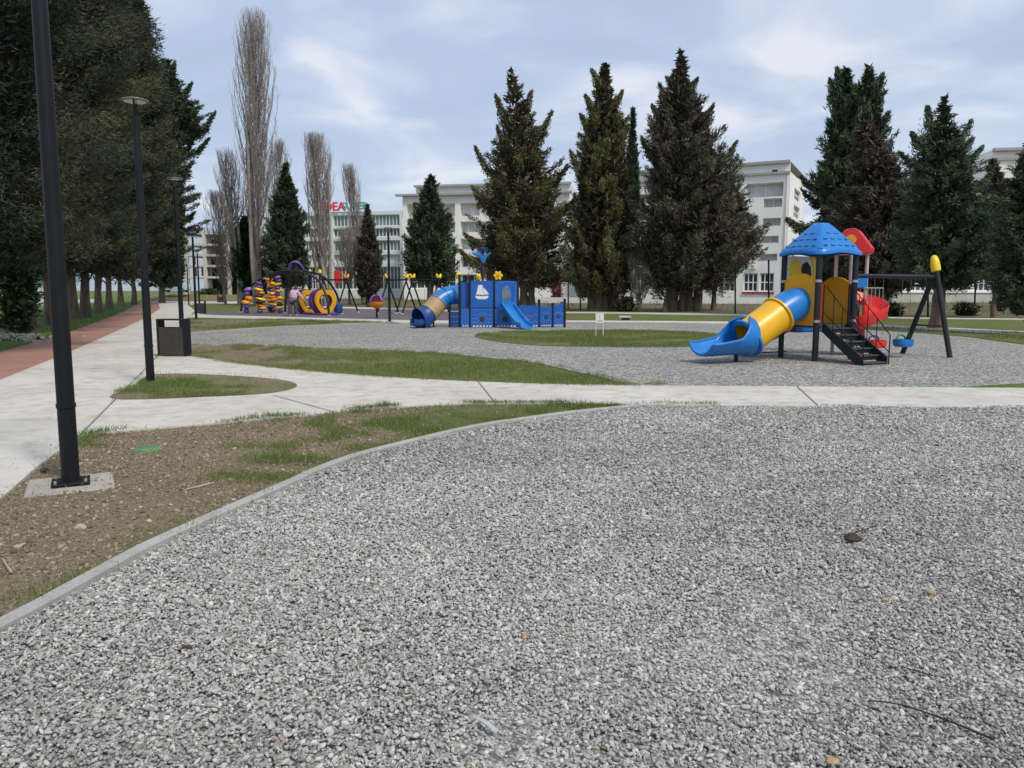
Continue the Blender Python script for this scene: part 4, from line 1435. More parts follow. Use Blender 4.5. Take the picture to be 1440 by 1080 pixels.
rot1 = Matrix.Rotation(math.atan2(a1.y, a1.x), 3, 'Z')
tm = MB()
for py, h, dp in ((229.5, 0.35, 0.5), (244.5, 0.3, 0.3)):
    m_ = Vector(o1) + a1 * (L1 / 2) + n1 * dp / 2
    tm.box((m_.x, m_.y, z_(py)), (L1 - 0.1, dp, h), rot1)
tm.build('cornice', 'trim', blk)
rs = MB()
m_ = Vector(o1) + a1 * (U(1067)) + n1 * 0.06
rs.box((m_.x, m_.y, z_(411.8)), (U(1045) - U(1090), 0.22, 0.28), rot1)
rs.build('sill', 'redinfill', blk)

for uu in (0.35, 8.2, 20.9):
    p = Vector(o1) + a1 * uu + n1 * 0.09
    MB().tube([(p.x, p.y, 0.1), (p.x, p.y, ZT - 1.9)], 0.07, 8).build('drainpipe', 'wall2', blk)
for uu, py in ((7.9, 300), (7.7, 350), (4.4, 375), (8.4, 325), (13.4, 300), (18.1, 350)):
    p = Vector(o1) + a1 * uu + n1 * 0.2
    ac = MB().box((p.x, p.y, z_(py)), (0.8, 0.34, 0.58), Matrix.Rotation(math.atan2(a1.y, a1.x), 3, 'Z')).build('cooling_unit', 'white', blk)
    f_ = Vector((p.x + n1.x * 0.175, p.y + n1.y * 0.175, z_(py)))
    MB().lathe(f_, [(0.22, 0.0), (0.2, 0.012), (0.02, 0.014)], 14, n1.to_3d().to_track_quat('Z', 'Y').to_matrix()).build('fan', 'trim', ac)

# --- big white block with giant piers, centre
c = W(568, 400, 128)
o2 = (c.x, c.y)
a2 = Vector((0.985, -0.17))
n2 = Vector((-0.17, -0.985))
blk = empty('office_block', (c.x, c.y, 0), 'large white block with giant piers and recessed bays, left of the open-crowned conifer', 'building')
U = lambda px: to_u(o2, a2, px)
z_ = lambda py: zt(py, 127, 610)
ops, bw = [], []
for l, r in ((573.5, 606), (609, 640.5), (648, 675), (682, 710), (716, 744), (750, 778)):
    for ty, by in ((286, 304), (312, 327), (336, 351), (361, 376), (386, 406)):
        ops.append((U(l), U(r), z_(by), z_(ty)))
LW = U(800)
mb = MB()
zw = z_(275)
facade(mb, o2, a2, LW, 0, zw, ops, 1.3, n2)
e = Vector(o2) + a2 * LW
bk = Vector((0.17, 0.985)) * 16
q0, q1, q2, q3 = Vector(o2), e, e + bk, Vector(o2) + bk
mb.add([(q0.x, q0.y, 0), (q3.x, q3.y, 0), (q3.x, q3.y, zw), (q0.x, q0.y, zw)], [(0, 1, 2, 3)])
mb.add([(q.x, q.y, zw - .01) for q in (q0, q1, q2, q3)], [(0, 1, 2, 3)])
mb.add([(q1.x, q1.y, 0), (q2.x, q2.y, 0), (q2.x, q2.y, zw), (q1.x, q1.y, zw)], [(0, 1, 2, 3)])
mb.build('wall', 'wall', blk)
for k, op in enumerate(ops):
    if k % 5 == 4:
        opening_fill(blk, o2, a2, n2, op, 0.9, 'glass', 'window', (3, 2))
    else:
        opening_fill(blk, o2, a2, n2, op, 1.3, ['wall2', 'shade', 'shade', 'glass'][k % 5], 'balcony', (3, 1), frame_mat='wall2')
rot2 = Matrix.Rotation(math.atan2(a2.y, a2.x), 3, 'Z')
at = MB()
m_ = Vector(o2) + a2 * (LW / 2 + 1.0) + bk * 0.5
at.box((m_.x, m_.y, (zw + z_(262)) / 2 + 0.1), (LW - 2, 14, z_(262) - zw - 0.1), rot2)
at.build('attic', 'wall2', blk)
tm = MB()
m_ = Vector(o2) + a2 * (LW / 2 - 0.3) + n2 * 0.3
tm.box((m_.x, m_.y, zw + 0.12), (LW + 1.4, 0.9, 0.3), rot2)
m_ = Vector(o2) + a2 * (LW / 2 + 1.0) + bk * 0.06 + n2 * 0.3
tm.box((m_.x, m_.y, z_(262) + 0.15), (LW - 1.6, 0.8, 0.32), rot2)
tm.build('cornice', 'trim', blk)

# --- glazed shop building with letters on its roof
c = W(567.5, 400, 140)
o3 = (c.x, c.y)
a3 = Vector((-0.985, 0.17))
n3 = Vector((-0.17, -0.985))
blk = empty('shop_building', (c.x, c.y, 0), 'low white shop building with long glazed bands and red and teal roof letters', 'building')
U = lambda px: to_u(o3, a3, px)
z_ = lambda py: zt(py, 141, 520)
ops = []
for l, r in ((470, 515), (519, 563)):
    for ty, by in ((302, 318), (321, 333), (338, 353), (358, 369), (375, 407)):
        ops.append((U(r), U(l), z_(by), z_(ty)))
ops += [(U(466), U(430), z_(by), z_(ty)) for ty, by in ((302, 318), (321, 333), (338, 353), (358, 369), (375, 407))]
LW = U(425)
mb = MB()
zw = z_(297)
facade(mb, o3, a3, LW, 0, zw, ops, 0.5, n3)
e = Vector(o3) + a3 * LW
bk = Vector((0.17, 0.985)) * 14
q0, q1, q2, q3 = Vector(o3), e, e + bk, Vector(o3) + bk
mb.add([(q.x, q.y, zw - .01) for q in (q0, q1, q2, q3)], [(0, 1, 2, 3)])
mb.add([(q1.x, q1.y, 0), (q2.x, q2.y, 0), (q2.x, q2.y, zw), (q1.x, q1.y, zw)], [(0, 1, 2, 3)])
mb.build('wall', 'wall3', blk)
for k, op in enumerate(ops):
    opening_fill(blk, o3, a3, n3, op, 0.5, 'glass_green' if k % 5 in (0, 2) else 'shade' if k % 5 == 3 else 'glass', 'window', (9, 1), frame_mat='wall3')
rot3 = Matrix.Rotation(math.atan2(-a3.y, -a3.x), 3, 'Z')


def letters(text, px, py, size, mat, parent):
    cu = bpy.data.curves.new('letters', 'FONT')
    cu.body = text
    cu.size = size
    cu.extrude = 0.12
    cu.offset = 0.03 * size
    cu.align_x = 'LEFT'
    t = bpy.data.objects.new('letters', cu)
    COL.objects.link(t)
    p = Vector(o3) + a3 * U(px) + n3 * 0.3
    t.rotation_euler = (math.pi / 2, 0, math.atan2(-a3.y, -a3.x))
    off = top_loc(parent)
    t.location = (p.x - off[0], p.y - off[1], z_(py))
    cu.materials.append(M[mat])
    t.parent = parent
    t['label'] = ('red' if mat == 'sign_red' else 'teal') + ' roof letters'


letters('IDEA', 455, 295.5, 2.1, 'sign_red', blk)
letters('SUPER', 484, 294.2, 1.75, 'sign_teal', blk)
st = MB()
for px in (458, 472, 487, 505):
    p = Vector(o3) + a3 * U(px) + n3 * 0.15
    MB().tube([(p.x, p.y, zw - 0.1), (p.x, p.y, z_(291))], 0.06, 6).build('sign_stay', 'grey_steel', blk)
bn = MB()
p = Vector(o3) + a3 * U(475) + n3 * 0.12
bn.box((p.x, p.y, (z_(380) + z_(398)) / 2), (1.3, 0.06, z_(380) - z_(398)), rot3)
bn.build('banner', 'red', blk)

# --- unfinished concrete frame
c = W(259, 400, 122)
blk = empty('unfinished_building', (c.x, c.y, 0), 'unfinished grey concrete frame building with open floors at the end of the promenade', 'building')
z_ = lambda py: zt(py, 122, 290)
x_ = lambda px: W(px, 370, 122).x
fl = [328, 344, 359, 374, 390, 403]
sm_ = MB()
for py in fl[:-1]:
    sm_.box(((x_(258) + x_(352)) / 2, 127, z_(py)), (x_(352) - x_(258), 10, 0.32))
sm_.build('floor_slab', 'slab', blk)
for px, w in ((261, 0.75), (288, 0.5), (321, 0.5), (350, 0.5)):
    for yy in (122, 131.5):
        MB().box((x_(px), yy + .2, z_(fl[0]) / 2), (w, 0.5, z_(fl[0]) - 0.36)).build('column', 'slab', blk)
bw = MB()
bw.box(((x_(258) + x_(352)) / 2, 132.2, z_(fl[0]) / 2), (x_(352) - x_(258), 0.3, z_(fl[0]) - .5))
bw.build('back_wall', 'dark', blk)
inf = MB()
for px0, px1, k in ((300, 312, 0), (290, 299, 1), (302, 318, 1), (297, 302, 2), (306, 318, 2), (264, 268, 3), (284, 287, 3), (325, 348, 1), (325, 340, 3)):
    inf.box(((x_(px0) + x_(px1)) / 2, 124.2, (z_(fl[k]) + z_(fl[k + 1])) / 2), (x_(px1) - x_(px0), 0.2, z_(fl[k]) - z_(fl[k + 1]) - 0.4))
inf.build('infill_wall', 'brickpink', blk)
ri = MB()
for px0, px1, k in ((278, 284, 3), (301, 307, 3), (310, 316, 3), (266, 270, 2)):
    ri.box(((x_(px0) + x_(px1)) / 2, 123.4, (z_(fl[k]) + z_(fl[k + 1])) / 2), (x_(px1) - x_(px0), 0.15, z_(fl[k]) - z_(fl[k + 1]) - 0.5))
ri.build('red_panel', 'redinfill', blk)

# --- far right white building with a low glazed front wing
c = W(1382, 400, 104)
o5 = (c.x, c.y)
a5 = Vector((0.993, -0.12))
n5 = Vector((-0.12, -0.993))
blk = empty('corner_building', (c.x, c.y, 0), 'pale building with a flat roofline and long low glazed front at the right edge', 'building')
z_ = lambda py: zt(py, 103, 1400)
U = lambda px: to_u(o5, a5, px)
LW = U(1560)
mb = MB()
ops = [(U(1388 + 24 * k), U(1402 + 24 * k), z_(by), z_(ty)) for k in range(7) for ty, by in ((262, 278), (292, 308), (322, 338), (350, 366))]
facade(mb, o5, a5, LW, 0, z_(209), ops, 0.5, n5)
e = Vector(o5) + a5 * LW
bk = Vector((0.12, 0.993)) * 15
q0, q1, q2, q3 = Vector(o5), e, e + bk, Vector(o5) + bk
for A, B_ in ((q0, q3), (q1, q2)):
    mb.add([(A.x, A.y, 0), (B_.x, B_.y, 0), (B_.x, B_.y, z_(209)), (A.x, A.y, z_(209))], [(0, 1, 2, 3)])
mb.add([(q.x, q.y, z_(209) - .01) for q in (q0, q1, q2, q3)], [(0, 1, 2, 3)])
mb.build('wall', 'wall', blk)
for op in ops:
    opening_fill(blk, o5, a5, n5, op, 0.5, 'shade', 'window', (2, 1))
rot5 = Matrix.Rotation(math.atan2(a5.y, a5.x), 3, 'Z')
tm = MB()
for py, dp in ((209, 0.6), (222, 0.3)):
    m_ = Vector(o5) + a5 * LW / 2 + n5 * dp / 2
    tm.box((m_.x, m_.y, z_(py)), (LW, dp, 0.35), rot5)
tm.build('cornice', 'trim', blk)
# front wing: from px 1150 to 1560, lower and nearer
c = W(1150, 400, 100)
o6 = (c.x, c.y)
a6 = Vector((0.998, -0.06))
n6 = Vector((-0.06, -0.998))
U = lambda px: to_u(o6, a6, px)
z_ = lambda py: zt(py, 99, 1350)
LW = U(1580)
ops = []
px = 1158
rnd = random.Random(5)
while px < 1560:
    w = rnd.choice((13, 22, 30))
    ops.append((U(px), U(px + w), z_(409.5), z_(388)))
    px += w + rnd.choice((8, 13))
mb = MB()
facade(mb, o6, a6, LW, 0, z_(374), ops, 0.3, n6)
q0, q1 = Vector(o6), Vector(o6) + a6 * LW
bk = Vector((0.06, 0.998)) * 2.6
q2, q3 = q1 + bk, q0 + bk
mb.add([(q.x, q.y, z_(374) - .01) for q in (q0, q1, q2, q3)], [(0, 1, 2, 3)])
mb.add([(q0.x, q0.y, 0), (q3.x, q3.y, 0), (q3.x, q3.y, z_(374)), (q0.x, q0.y, z_(374))], [(0, 1, 2, 3)])
mb.build('front_wing', 'wall', blk)
for op in ops:
    opening_fill(blk, o6, a6, n6, op, 0.3, 'glass', 'window', (2 if op[1] - op[0] < 1.6 else 3, 2))
rot6 = Matrix.Rotation(math.atan2(a6.y, a6.x), 3, 'Z')
m_ = q0.lerp(q1, 0.5) + n6 * 0.12
MB().box((m_.x, m_.y, z_(411)), (LW, 0.3, 0.2), rot6).build('sill', 'white', blk)
p5 = q0.lerp(q1, 0.5) + n6 * 0.06
MB().box((p5.x, p5.y, z_(411) / 2 - 0.1), (LW - .1, 0.2, z_(411) - 0.2), rot6).build('plinth', 'slab', blk)

# low garden wall before the buildings
gw_ = MB()
A, B_ = W(640, 400, 97), W(1135, 400, 88)
d = (B_ - A)
d.z = 0
rotw = Matrix.Rotation(math.atan2(d.y, d.x), 3, 'Z')
gw_.box(((A.x + B_.x) / 2, (A.y + B_.y) / 2, 0.3), (d.length, 0.25, 0.75), rotw)
tag(gw_.build('garden_wall', 'wall2'), 'long low pale wall before the white buildings, behind the conifer trunks', 'wall')

# little green-roofed hut behind the conifer row
p = W(52, 420, 98)
hut = empty('green_roofed_hut', (p.x, p.y, 0), 'small pale hut with a green sheet roof seen between the left trunks', 'building')
zb = zt(412, 98, 52)
MB().box((p.x, p.y, 1.15), (3.6, 3, 2.3)).build('wall', 'slab', hut)
MB().prism([(-2.4, 0), (2.4, 0), (1.9, 1.3), (-1.9, 1.3)], (p.x, p.y, 2.3), (1, 0, 0), (0, 0, 1), 3.6).build('roof', 'roof_green', hut)
MB().box((p.x + 0.6, p.y - 1.52, 1.0), (0.9, 0.06, 2.0)).build('door', 'bin', hut)


# hedges
def shrub(label, px0, px1, pyb, pyt, mat, n, seed, name='shrub', cat='shrub', L_=0.4, W_=0.16, group=None):
    mid = (px0 + px1) / 2
    h = (px1 - px0) / 2
    hh = pyb - pyt
    conifer(name, label, mid, pyb, [(pyb, mid - h * .8, mid + h * .8), (pyb - hh * .35, mid - h, mid + h), (pyb - hh * .75, mid - h * .8, mid + h * .8), (pyt, mid - h * .3, mid + h * .3)], mat, n, seed, L_, W_, group, up=0.8, trunk_r=0.05,
            cat=cat, limbs=3, ragged=0.35, clump=0.6)


shrub('dark trimmed hedge behind the left trunks beyond the side road', 38, 70, 420, 404, 'leaf_shrub', 1800, 90, 'hedge', 'hedge')
shrub('low green shrub on the mound before the concrete frame', 278, 308, 423, 406, 'leaf_shrub', 1500, 91)
shrub('pink blossoming shrub behind the bow of the ship structure', 774, 792, 424, 380, 'leaf_pink', 1800, 92, 'blossom_shrub')
shrub('grey-green shrub left of the ship mast behind the rubber court', 640, 664, 430, 396, 'leaf_shrub', 1600, 93)
shrub('reddish bare shrub in the field near the right edge', 1398, 1414, 438, 396, 'leaf_brown', 900, 94)
shrub('weedy bush between the two bundles of conifer trunks', 866, 892, 438, 418, 'leaf_shrub', 900, 95)
shrub('leafy bush right of the red spiral slide at the field edge', 1244, 1266, 445, 428, 'leaf_shrub', 900, 96)
shrub('low bush in front of the long low glazed front', 1345, 1372, 444, 428, 'leaf_shrub', 900, 97)

# ------------------------------------------------------------------ street furniture
def make_lamp(rz, label):
    r = empty('street_lamp', (0, 0, 0), label, 'street lamp', 'black lamp posts beside the paths')
    MB().lathe((0, 0, 0), [(0.066, 0.02), (0.065, 0.3), (0.063, 1.2), (0.058, 3.0), (0.050, 4.27)], 20).build('pole', 'pole', r, smooth=True)
    bp = MB()
    bp.box((0, 0, 0.025), (0.27, 0.27, 0.018))
    bp.build('base_plate', 'pole', r, bevel=0.004)
    for sx_, sy_ in ((-1, -1), (1, -1), (1, 1), (-1, 1)):
        MB().cyl((sx_ * 0.105, sy_ * 0.105, 0.033), 0.011, 0.025, 6).build('bolt', 'grey_steel', r)
    MB().lathe((0, 0, 0.62), [(0.0645, -0.004), (0.071, 0.0), (0.071, 0.03), (0.0645, 0.034)], 20).build('collar', 'pole', r, smooth=True)
    for s in (-1, 1):
        MB().tube([(0, 0, 4.23), (s * 0.05, 0, 4.30), (s * 0.18, 0, 4.51)], 0.014, 8).build('arm', 'pole', r)
    h = MB().lathe((0, 0, 4.51), [(0.02, 0.03), (0.17, 0.026), (0.2, 0.016), (0.203, 0.0), (0.19, -0.008), (0.02, -0.008)], 32).build('lamp_head', 'lamp_disc', r, smooth=True)
    MB().lathe((0, 0, 4.51), [(0.02, -0.014), (0.165, -0.014), (0.165, -0.0095), (0.02, -0.0095)], 32).build('lens', 'lamp_glass', h)
    MB().box((0, 0, -0.06), (0.62, 0.62, 0.135)).build('footing', 'footing', r, bevel=0.02)
    r.rotation_euler.z = rz
    return r


lamps = [((100, 681), 0.5, 'nearest black lamp post, on a concrete pad in the bare soil'),
         ((212, 540), 1.9, 'black lamp post standing in the small soil island between the paths'),
         ((257, 487), 1.2, 'black lamp post right behind the nearest litter bin'),
         ((276, 449.5), 0.3, 'black lamp post in front of the second litter bin'),
         ((265.5, 428.5), 0.9, 'black lamp post farthest along the promenade'),
         ((281, 437), 0.2, 'black lamp post hidden close behind the second litter bin'),
         ((548, 452.5), 0.0, 'black lamp post with forked head between the spinner and the ship structure')]
proto = None
for i, (p, rz, lab) in enumerate(lamps):
    if proto is None:
        o = proto = make_lamp(rz, lab)
    else:
        o = copy_tree(proto)
        o['label'] = lab
    o.location = G(*p, 0.012)
    o.rotation_euler.z = rz
    if i == 0:
        o.rotation_euler.y = R(0.2)

# bins
bx_, byp = 0.66, 0.30


def make_bin(label):
    r = empty('litter_bin', (0, 0, 0), label, 'litter bin', 'dark boxy litter bins along the promenade')
    for s in (-1, 1):
        MB().box((s * 0.31, 0, 0.43), (0.05, 0.30, 0.86)).build('side_post', 'pole', r, bevel=0.005)
    MB().box((0, 0, 0.845), (0.57, 0.30, 0.03)).build('top_bar', 'pole', r, bevel=0.004)
    sh = MB()
    sh.box((0, -0.135, 0.35), (0.568, 0.02, 0.64)).box((0, 0.135, 0.35), (0.568, 0.02, 0.64)).box((0, 0, 0.04), (0.568, 0.248, 0.02))
    sh.build('panel', 'bin', r, bevel=0.003)
    MB().box((0, 0, 0.31), (0.5, 0.2, 0.5)).build('liner', 'dark', r)
    return r


b0 = make_bin('nearest dark litter bin with an open slot, on the corner of the footpath')
g = G(246, 500.5, 0.03)
b0.location = g
b0.rotation_euler.z = R(-4)
for p, rz, lab in (((282, 441, 0.02), 8, 'second litter bin, behind the pair of lamp posts'), ((310, 425.4, 0.02), 3, 'small far litter bin beside the cross path before the poplars')):
    o = copy_tree(b0)
    o.location = G(*p)
    o.rotation_euler.z = R(rz)
    o['label'] = lab
    if rz == 3:
        o.scale = (1.0, 1.0, 1.1)

# manhole cover, slab, sign, posts
r = empty('manhole_cover', G(208, 632.5, 0.01), 'round green manhole cover lying in the bare soil bank', 'manhole cover')
MB().lathe((0, 0, 0), [(0.118, 0.0), (0.118, 0.02), (0.11, 0.026), (0.02, 0.028)], 36).build('lid', 'green_lid', r, smooth=True, fix=False)
MB().lathe((0, 0, 0), [(0.119, 0.0), (0.119, 0.016), (0.138, 0.012), (0.142, 0.0)], 36).build('rim', 'green_lid', r, smooth=True, fix=False)
rb = MB()
for k in range(-2, 3):
    rb.box((k * 0.035, 0, 0.029), (0.01, 0.17 - abs(k) * 0.025, 0.006))
rb.build('ribs', 'green_lid', r, fix=False)

r = empty('concrete_block', G(878.5, 450.6, 0.0), 'pale flat concrete block lying on the lawn behind the small white sign', 'block')
MB().box((0, 0, 0.18), (0.62, 0.5, 0.09)).build('slab', 'concrete', r, bevel=0.015, fix=False)
MB().box((0.05, 0, 0.07), (0.36, 0.36, 0.13)).build('base', 'dark', r, fix=False)

sg = G(843, 474.5, 0.0)
r = empty('notice_sign', sg, 'small white notice board on two thin legs standing in the grass island', 'sign')
MB().box((0, 0, 0.63), (0.27, 0.018, 0.31)).build('board', 'white', r, bevel=0.004, fix=False)
for s in (-1, 1):
    MB().cyl((s * 0.12, 0.022, 0), 0.011, 0.76, 8).build('leg', 'white', r, fix=False)
pc = MB()
pc.lathe((0, -0.0115, 0.70), [(0.02, -0.001), (0.02, 0.001)], 12, Matrix.Rotation(R(90), 3, 'X')).box((0, -0.0105, 0.645), (0.022, 0.002, 0.07)).box((0, -0.0105, 0.56), (0.16, 0.002, 0.018)).box((0, -0.0105, 0.525), (0.12, 0.002, 0.012))
pc.build('print', 'trim', r, fix=False)

for i, (px, pyb, pyt, lab) in enumerate([(1034, 441, 369, 'thin dark post standing left of the tube slide at the field edge'), (1081, 444, 366, 'thin dark post rising just behind the tube slide'),
                                         (1370, 442, 376, 'thin dark leaning post in the field near the right edge'), (799, 434, 376, 'thin dark post just right of the bow of the ship structure'),
                                         (816, 436, 372, 'thin dark post left of the fluted conifer trunk'), (1305, 446, 392, 'thin dark post left of the yellow-capped swing post')]):
    b = G(px, pyb)
    t = W(px + (3 if i == 2 else 0), pyt, b.y)
    r = empty('dark_post', b, lab, 'post', 'thin dark posts at the edge of the rough field')
    MB().tube([b + Vector((0, 0, -0.1)), t], 0.055, 8).build('shaft', 'pole', r)
    MB().lathe(t, [(0.058, -0.03), (0.062, 0.0), (0.03, 0.03)], 10).build('cap', 'pole', r)

# ------------------------------------------------------------------ play tower with tube slide
Fp = Vector((6.62, 16.9, 0))
TH = R(23)
Uv = Vector((math.cos(TH), math.sin(TH), 0))
Vv = Vector((-math.sin(TH), math.cos(TH), 0))
Zv = Vector((0, 0, 1))
ROT = Matrix.Rotation(TH, 3, 'Z')
S_ = 1.05


def T(u, v, z=0.0):
    return Fp + Uv * u + Vv * v + Zv * z


tower = empty('play_tower', T(S_ / 2, S_ / 2), 'multicoloured play tower with blue pointed roof, yellow tube slide and black stairs', 'play tower')
DECK = 0.80
for (u, v) in ((0, 0), (S_, 0), (0, S_), (S_, S_)):
    MB().cyl(T(u, v, -0.05), 0.062, 2.50, 20).build('post', 'charcoal', tower, smooth=True)
    cl = MB()
    for z in (DECK + 0.05, 1.72):
        cl.cyl(T(u, v, z), 0.069, 0.055, 20)
    cl.build('clamp', 'grey_steel', tower, smooth=True)
MB().box(T(S_ / 2, S_ / 2, DECK - 0.04), (S_ + 0.02, S_ + 0.02, 0.06), ROT).build('deck', 'tread', tower, bevel=0.01)

# roof: a soft pyramid with stepped tiles
rv, rf = [], []
ns_, nr_ = 40, 14
cR = T(S_ / 2, S_ / 2)


def sqr(a, h, rad):
    """rounded square outline at angle a"""
    c_, s_ = math.cos(a), math.sin(a)
    p_ = 9.0
    d = (abs(c_) ** p_ + abs(s_) ** p_) ** (-1 / p_)
    return d * rad


for i in range(nr_ + 1):
    t = i / nr_
    hgt = 2.41 + 0.62 * (1 - (1 - t) ** 1.0) if False else 2.42 + 0.61 * (t ** 0.92) * (1.0 - 0.10 * (1 - t))
    rad = 0.545 * (1 - t) ** 0.95 + 0.115
    for k in range(ns_):
        a = 2 * math.pi * k / ns_
        d = sqr(a, 0, rad)
        edge = 0.05 * abs(math.sin(2 * a)) ** 2 * (1 - t) ** 2
        rv.append(cR + Uv * d * math.cos(a) + Vv * d * math.sin(a) + Zv * (hgt - edge))
for i in range(nr_):
    for k in range(ns_):
        k2 = (k + 1) % ns_
        rf.append((i * ns_ + k, i * ns_ + k2, (i + 1) * ns_ + k2, (i + 1) * ns_ + k))
rv.append(cR + Zv * 3.045)
for k in range(ns_):
    rf.append((nr_ * ns_ + k, nr_ * ns_ + (k + 1) % ns_, len(rv) - 1))
roof = MB().add(rv, rf)
rim = MB()
lo_ = [rv[k] for k in range(ns_)]
b = len(roof.v)
roof.v += [tuple(p - Zv * 0.06) for p in lo_]
for k in range(ns_):
    k2 = (k + 1) % ns_
    roof.f.append((k2, k, b + k, b + k2))
roof_o = roof.build('roof', 'blue', tower, smooth=True, sharp=60)
# shingle notches on each slope
tl = MB()
for f4 in range(4):
    fa = f4 * math.pi / 2
    dn = Uv * math.cos(fa) + Vv * math.sin(fa)
    dt = Zv.cross(dn)
    for row, (t, cnt) in enumerate(((0.16, 5), (0.40, 4), (0.62, 2))):
        rad = 0.545 * (1 - t) ** 0.95 + 0.115
        z = 2.42 + 0.61 * (t ** 0.92) * (1.0 - 0.10 * (1 - t))
        for q in range(cnt):
            off = (q - (cnt - 1) / 2) * 0.20
            if abs(off) > rad * 0.8:
                continue
            tl.box(cR + dn * (rad + 0.003) + dt * off + Zv * (z + 0.006), (0.045, 0.10, 0.016), Matrix.Rotation(TH + fa, 3, 'Z') @ Matrix.Rotation(R(38), 3, 'Y'))
tl.build('shingle', 'blue', roof_o, bevel=0.006)

# yellow panel with a hole, and the tube through it


def circ(r, n, cx_=0, cy_=0):
    return [(cx_ + r * math.cos(2 * math.pi * k / n), cy_ + r * math.sin(2 * math.pi * k / n)) for k in range(n)]


def arch_outline(n, w, z0, z1, zarch, cx_, cz):
    """outline in the ray order of circ() around (cx_, cz): straight sides, bowed top"""
    out = []
    for k in range(n):
        a = 2 * math.pi * k / n
        c_, s_ = math.cos(a), math.sin(a)
        best = 9
        for t in np.linspace(0.05, 1.2, 240):
            x, y = cx_ + t * c_, cz + t * s_
            top = z1 + (zarch - z1) * (1 - (2 * x / w) ** 2)
            if abs(x) > w / 2 or y < z0 or y > top:
                best = t
                break
        out.append((cx_ + best * c_, cz + best * s_))
    return out


TR = 0.365
n_ = 64
zc = 1.24
oc = T(0, S_ / 2)
MB().ringplate(arch_outline(n_, 0.92, DECK - 0.02, 1.74, 1.92, 0, zc), circ(TR - 0.02, n_, 0, zc), oc + Uv * 0.0, -Vv, Zv, 0.05).build('slide_panel', 'amber', tower)


def tube_path(s, z):
    return T(-s, S_ / 2, z)


slide = MB().tube([tube_path(0.0, zc), tube_path(0.12, zc - .005), tube_path(0.28, zc - 0.05), tube_path(0.46, zc - 0.14), tube_path(0.62, zc - 0.235)], TR, 32, cap=False).build('tube_slide', 'blue', tower, smooth=True)
yel = MB()
yel.tube([tube_path(0.60, zc - 0.223), tube_path(1.0, zc - 0.46), tube_path(1.45, zc - 0.725)], TR + 0.015, 32, cap=False)
yel.build('tube_section', 'yellow', slide, smooth=True)


def flange(s, z, r0, r1, slope, mat, parent, th=0.035):
    dirv = (Uv * -1 * math.cos(slope) + Zv * -math.sin(slope)).normalized()
    side = Vv
    upv = side.cross(dirv).normalized()
    ringm = MB().ringplate(circ(r1, 40), circ(r0, 40), tube_path(s, z), side, upv, th)
    return ringm.build('flange', mat, parent, smooth=True)


flange(0.60, zc - 0.225, TR - 0.01, TR + 0.06, R(30), 'yellow', slide)
# exit hood: full ring opening out into a trough
sections = []
K = 22
for i in range(K + 1):
    t = i / K
    s = 1.42 + 1.13 * t
    floor = 0.215 + (zc - 0.705 - TR - 0.215) * max(0, 1 - t / 0.42) ** 1.5 - 0.03 * min(1, t * 1.3) + 0.01 * max(0, (t - 0.85) / 0.15) ** 2
    phi = R(178) if t < 0.04 else R(178 - 98 * min(1, ((t - 0.04) / 0.36)) ** 0.75 - 16 * max(0, (t - 0.4) / 0.6))
    rad = TR + 0.03 + 0.05 * t
    sections.append((s, floor, phi, rad))
hood = MB()
M_ = 28
for i, (s, fl_, phi, rad) in enumerate(sections):
    for k in range(M_ + 1):
        a = -phi + 2 * phi * k / M_
        x = rad * math.sin(a)
        z = rad * (1 - math.cos(a))
        if phi < R(120):
            z = z * 0.92
        lip = 0.03 * (1 if k in (0, M_) else 0)
        sgn = -1 if k == 0 else 1
        hood.v.append(tuple(T(-s - 0.28 * max(0, math.cos(a * 0.5)) * (i / K) * 0.3, S_ / 2 - x - sgn * lip, fl_ + z)))
for i in range(K):
    for k in range(M_):
        q = i * (M_ + 1) + k
        hood.f.append((q, q + 1, q + M_ + 2, q + M_ + 1))
hd = hood.build('exit_trough', 'blue', slide, smooth=True, sharp=80)
sol = hd.modifiers.new('thick', 'SOLIDIFY')
sol.thickness = 0.035
sol.offset = 1
# rolled rim along both edges
for kk in (0, M_):
    rimp = [Vector(hood.v[i * (M_ + 1) + kk]) for i in range(2, K + 1)]
    MB().tube(rimp, 0.026, 8).build('rim', 'blue', hd, smooth=True, fix=False)
rimp = [Vector(hood.v[K * (M_ + 1) + k]) for k in range(M_ + 1)]
MB().tube(rimp, 0.03, 8).build('rim', 'blue', hd, smooth=True, fix=False)
flange(1.43, zc - 0.715, TR - 0.02, TR + 0.075, R(30), 'blue', slide, 0.05)
lg = MB().cyl(T(-1.62, S_ / 2 + 0.1, -0.05), 0.045, 0.42, 12)
lg.build('slide_leg', 'charcoal', tower, smooth=True)
MB().tube([T(-1.62, S_ / 2 + 0.1, 0.16), T(0, S_ / 2 + 0.35, 0.16)], 0.014, 8).build('tie_bar', 'charcoal', tower)

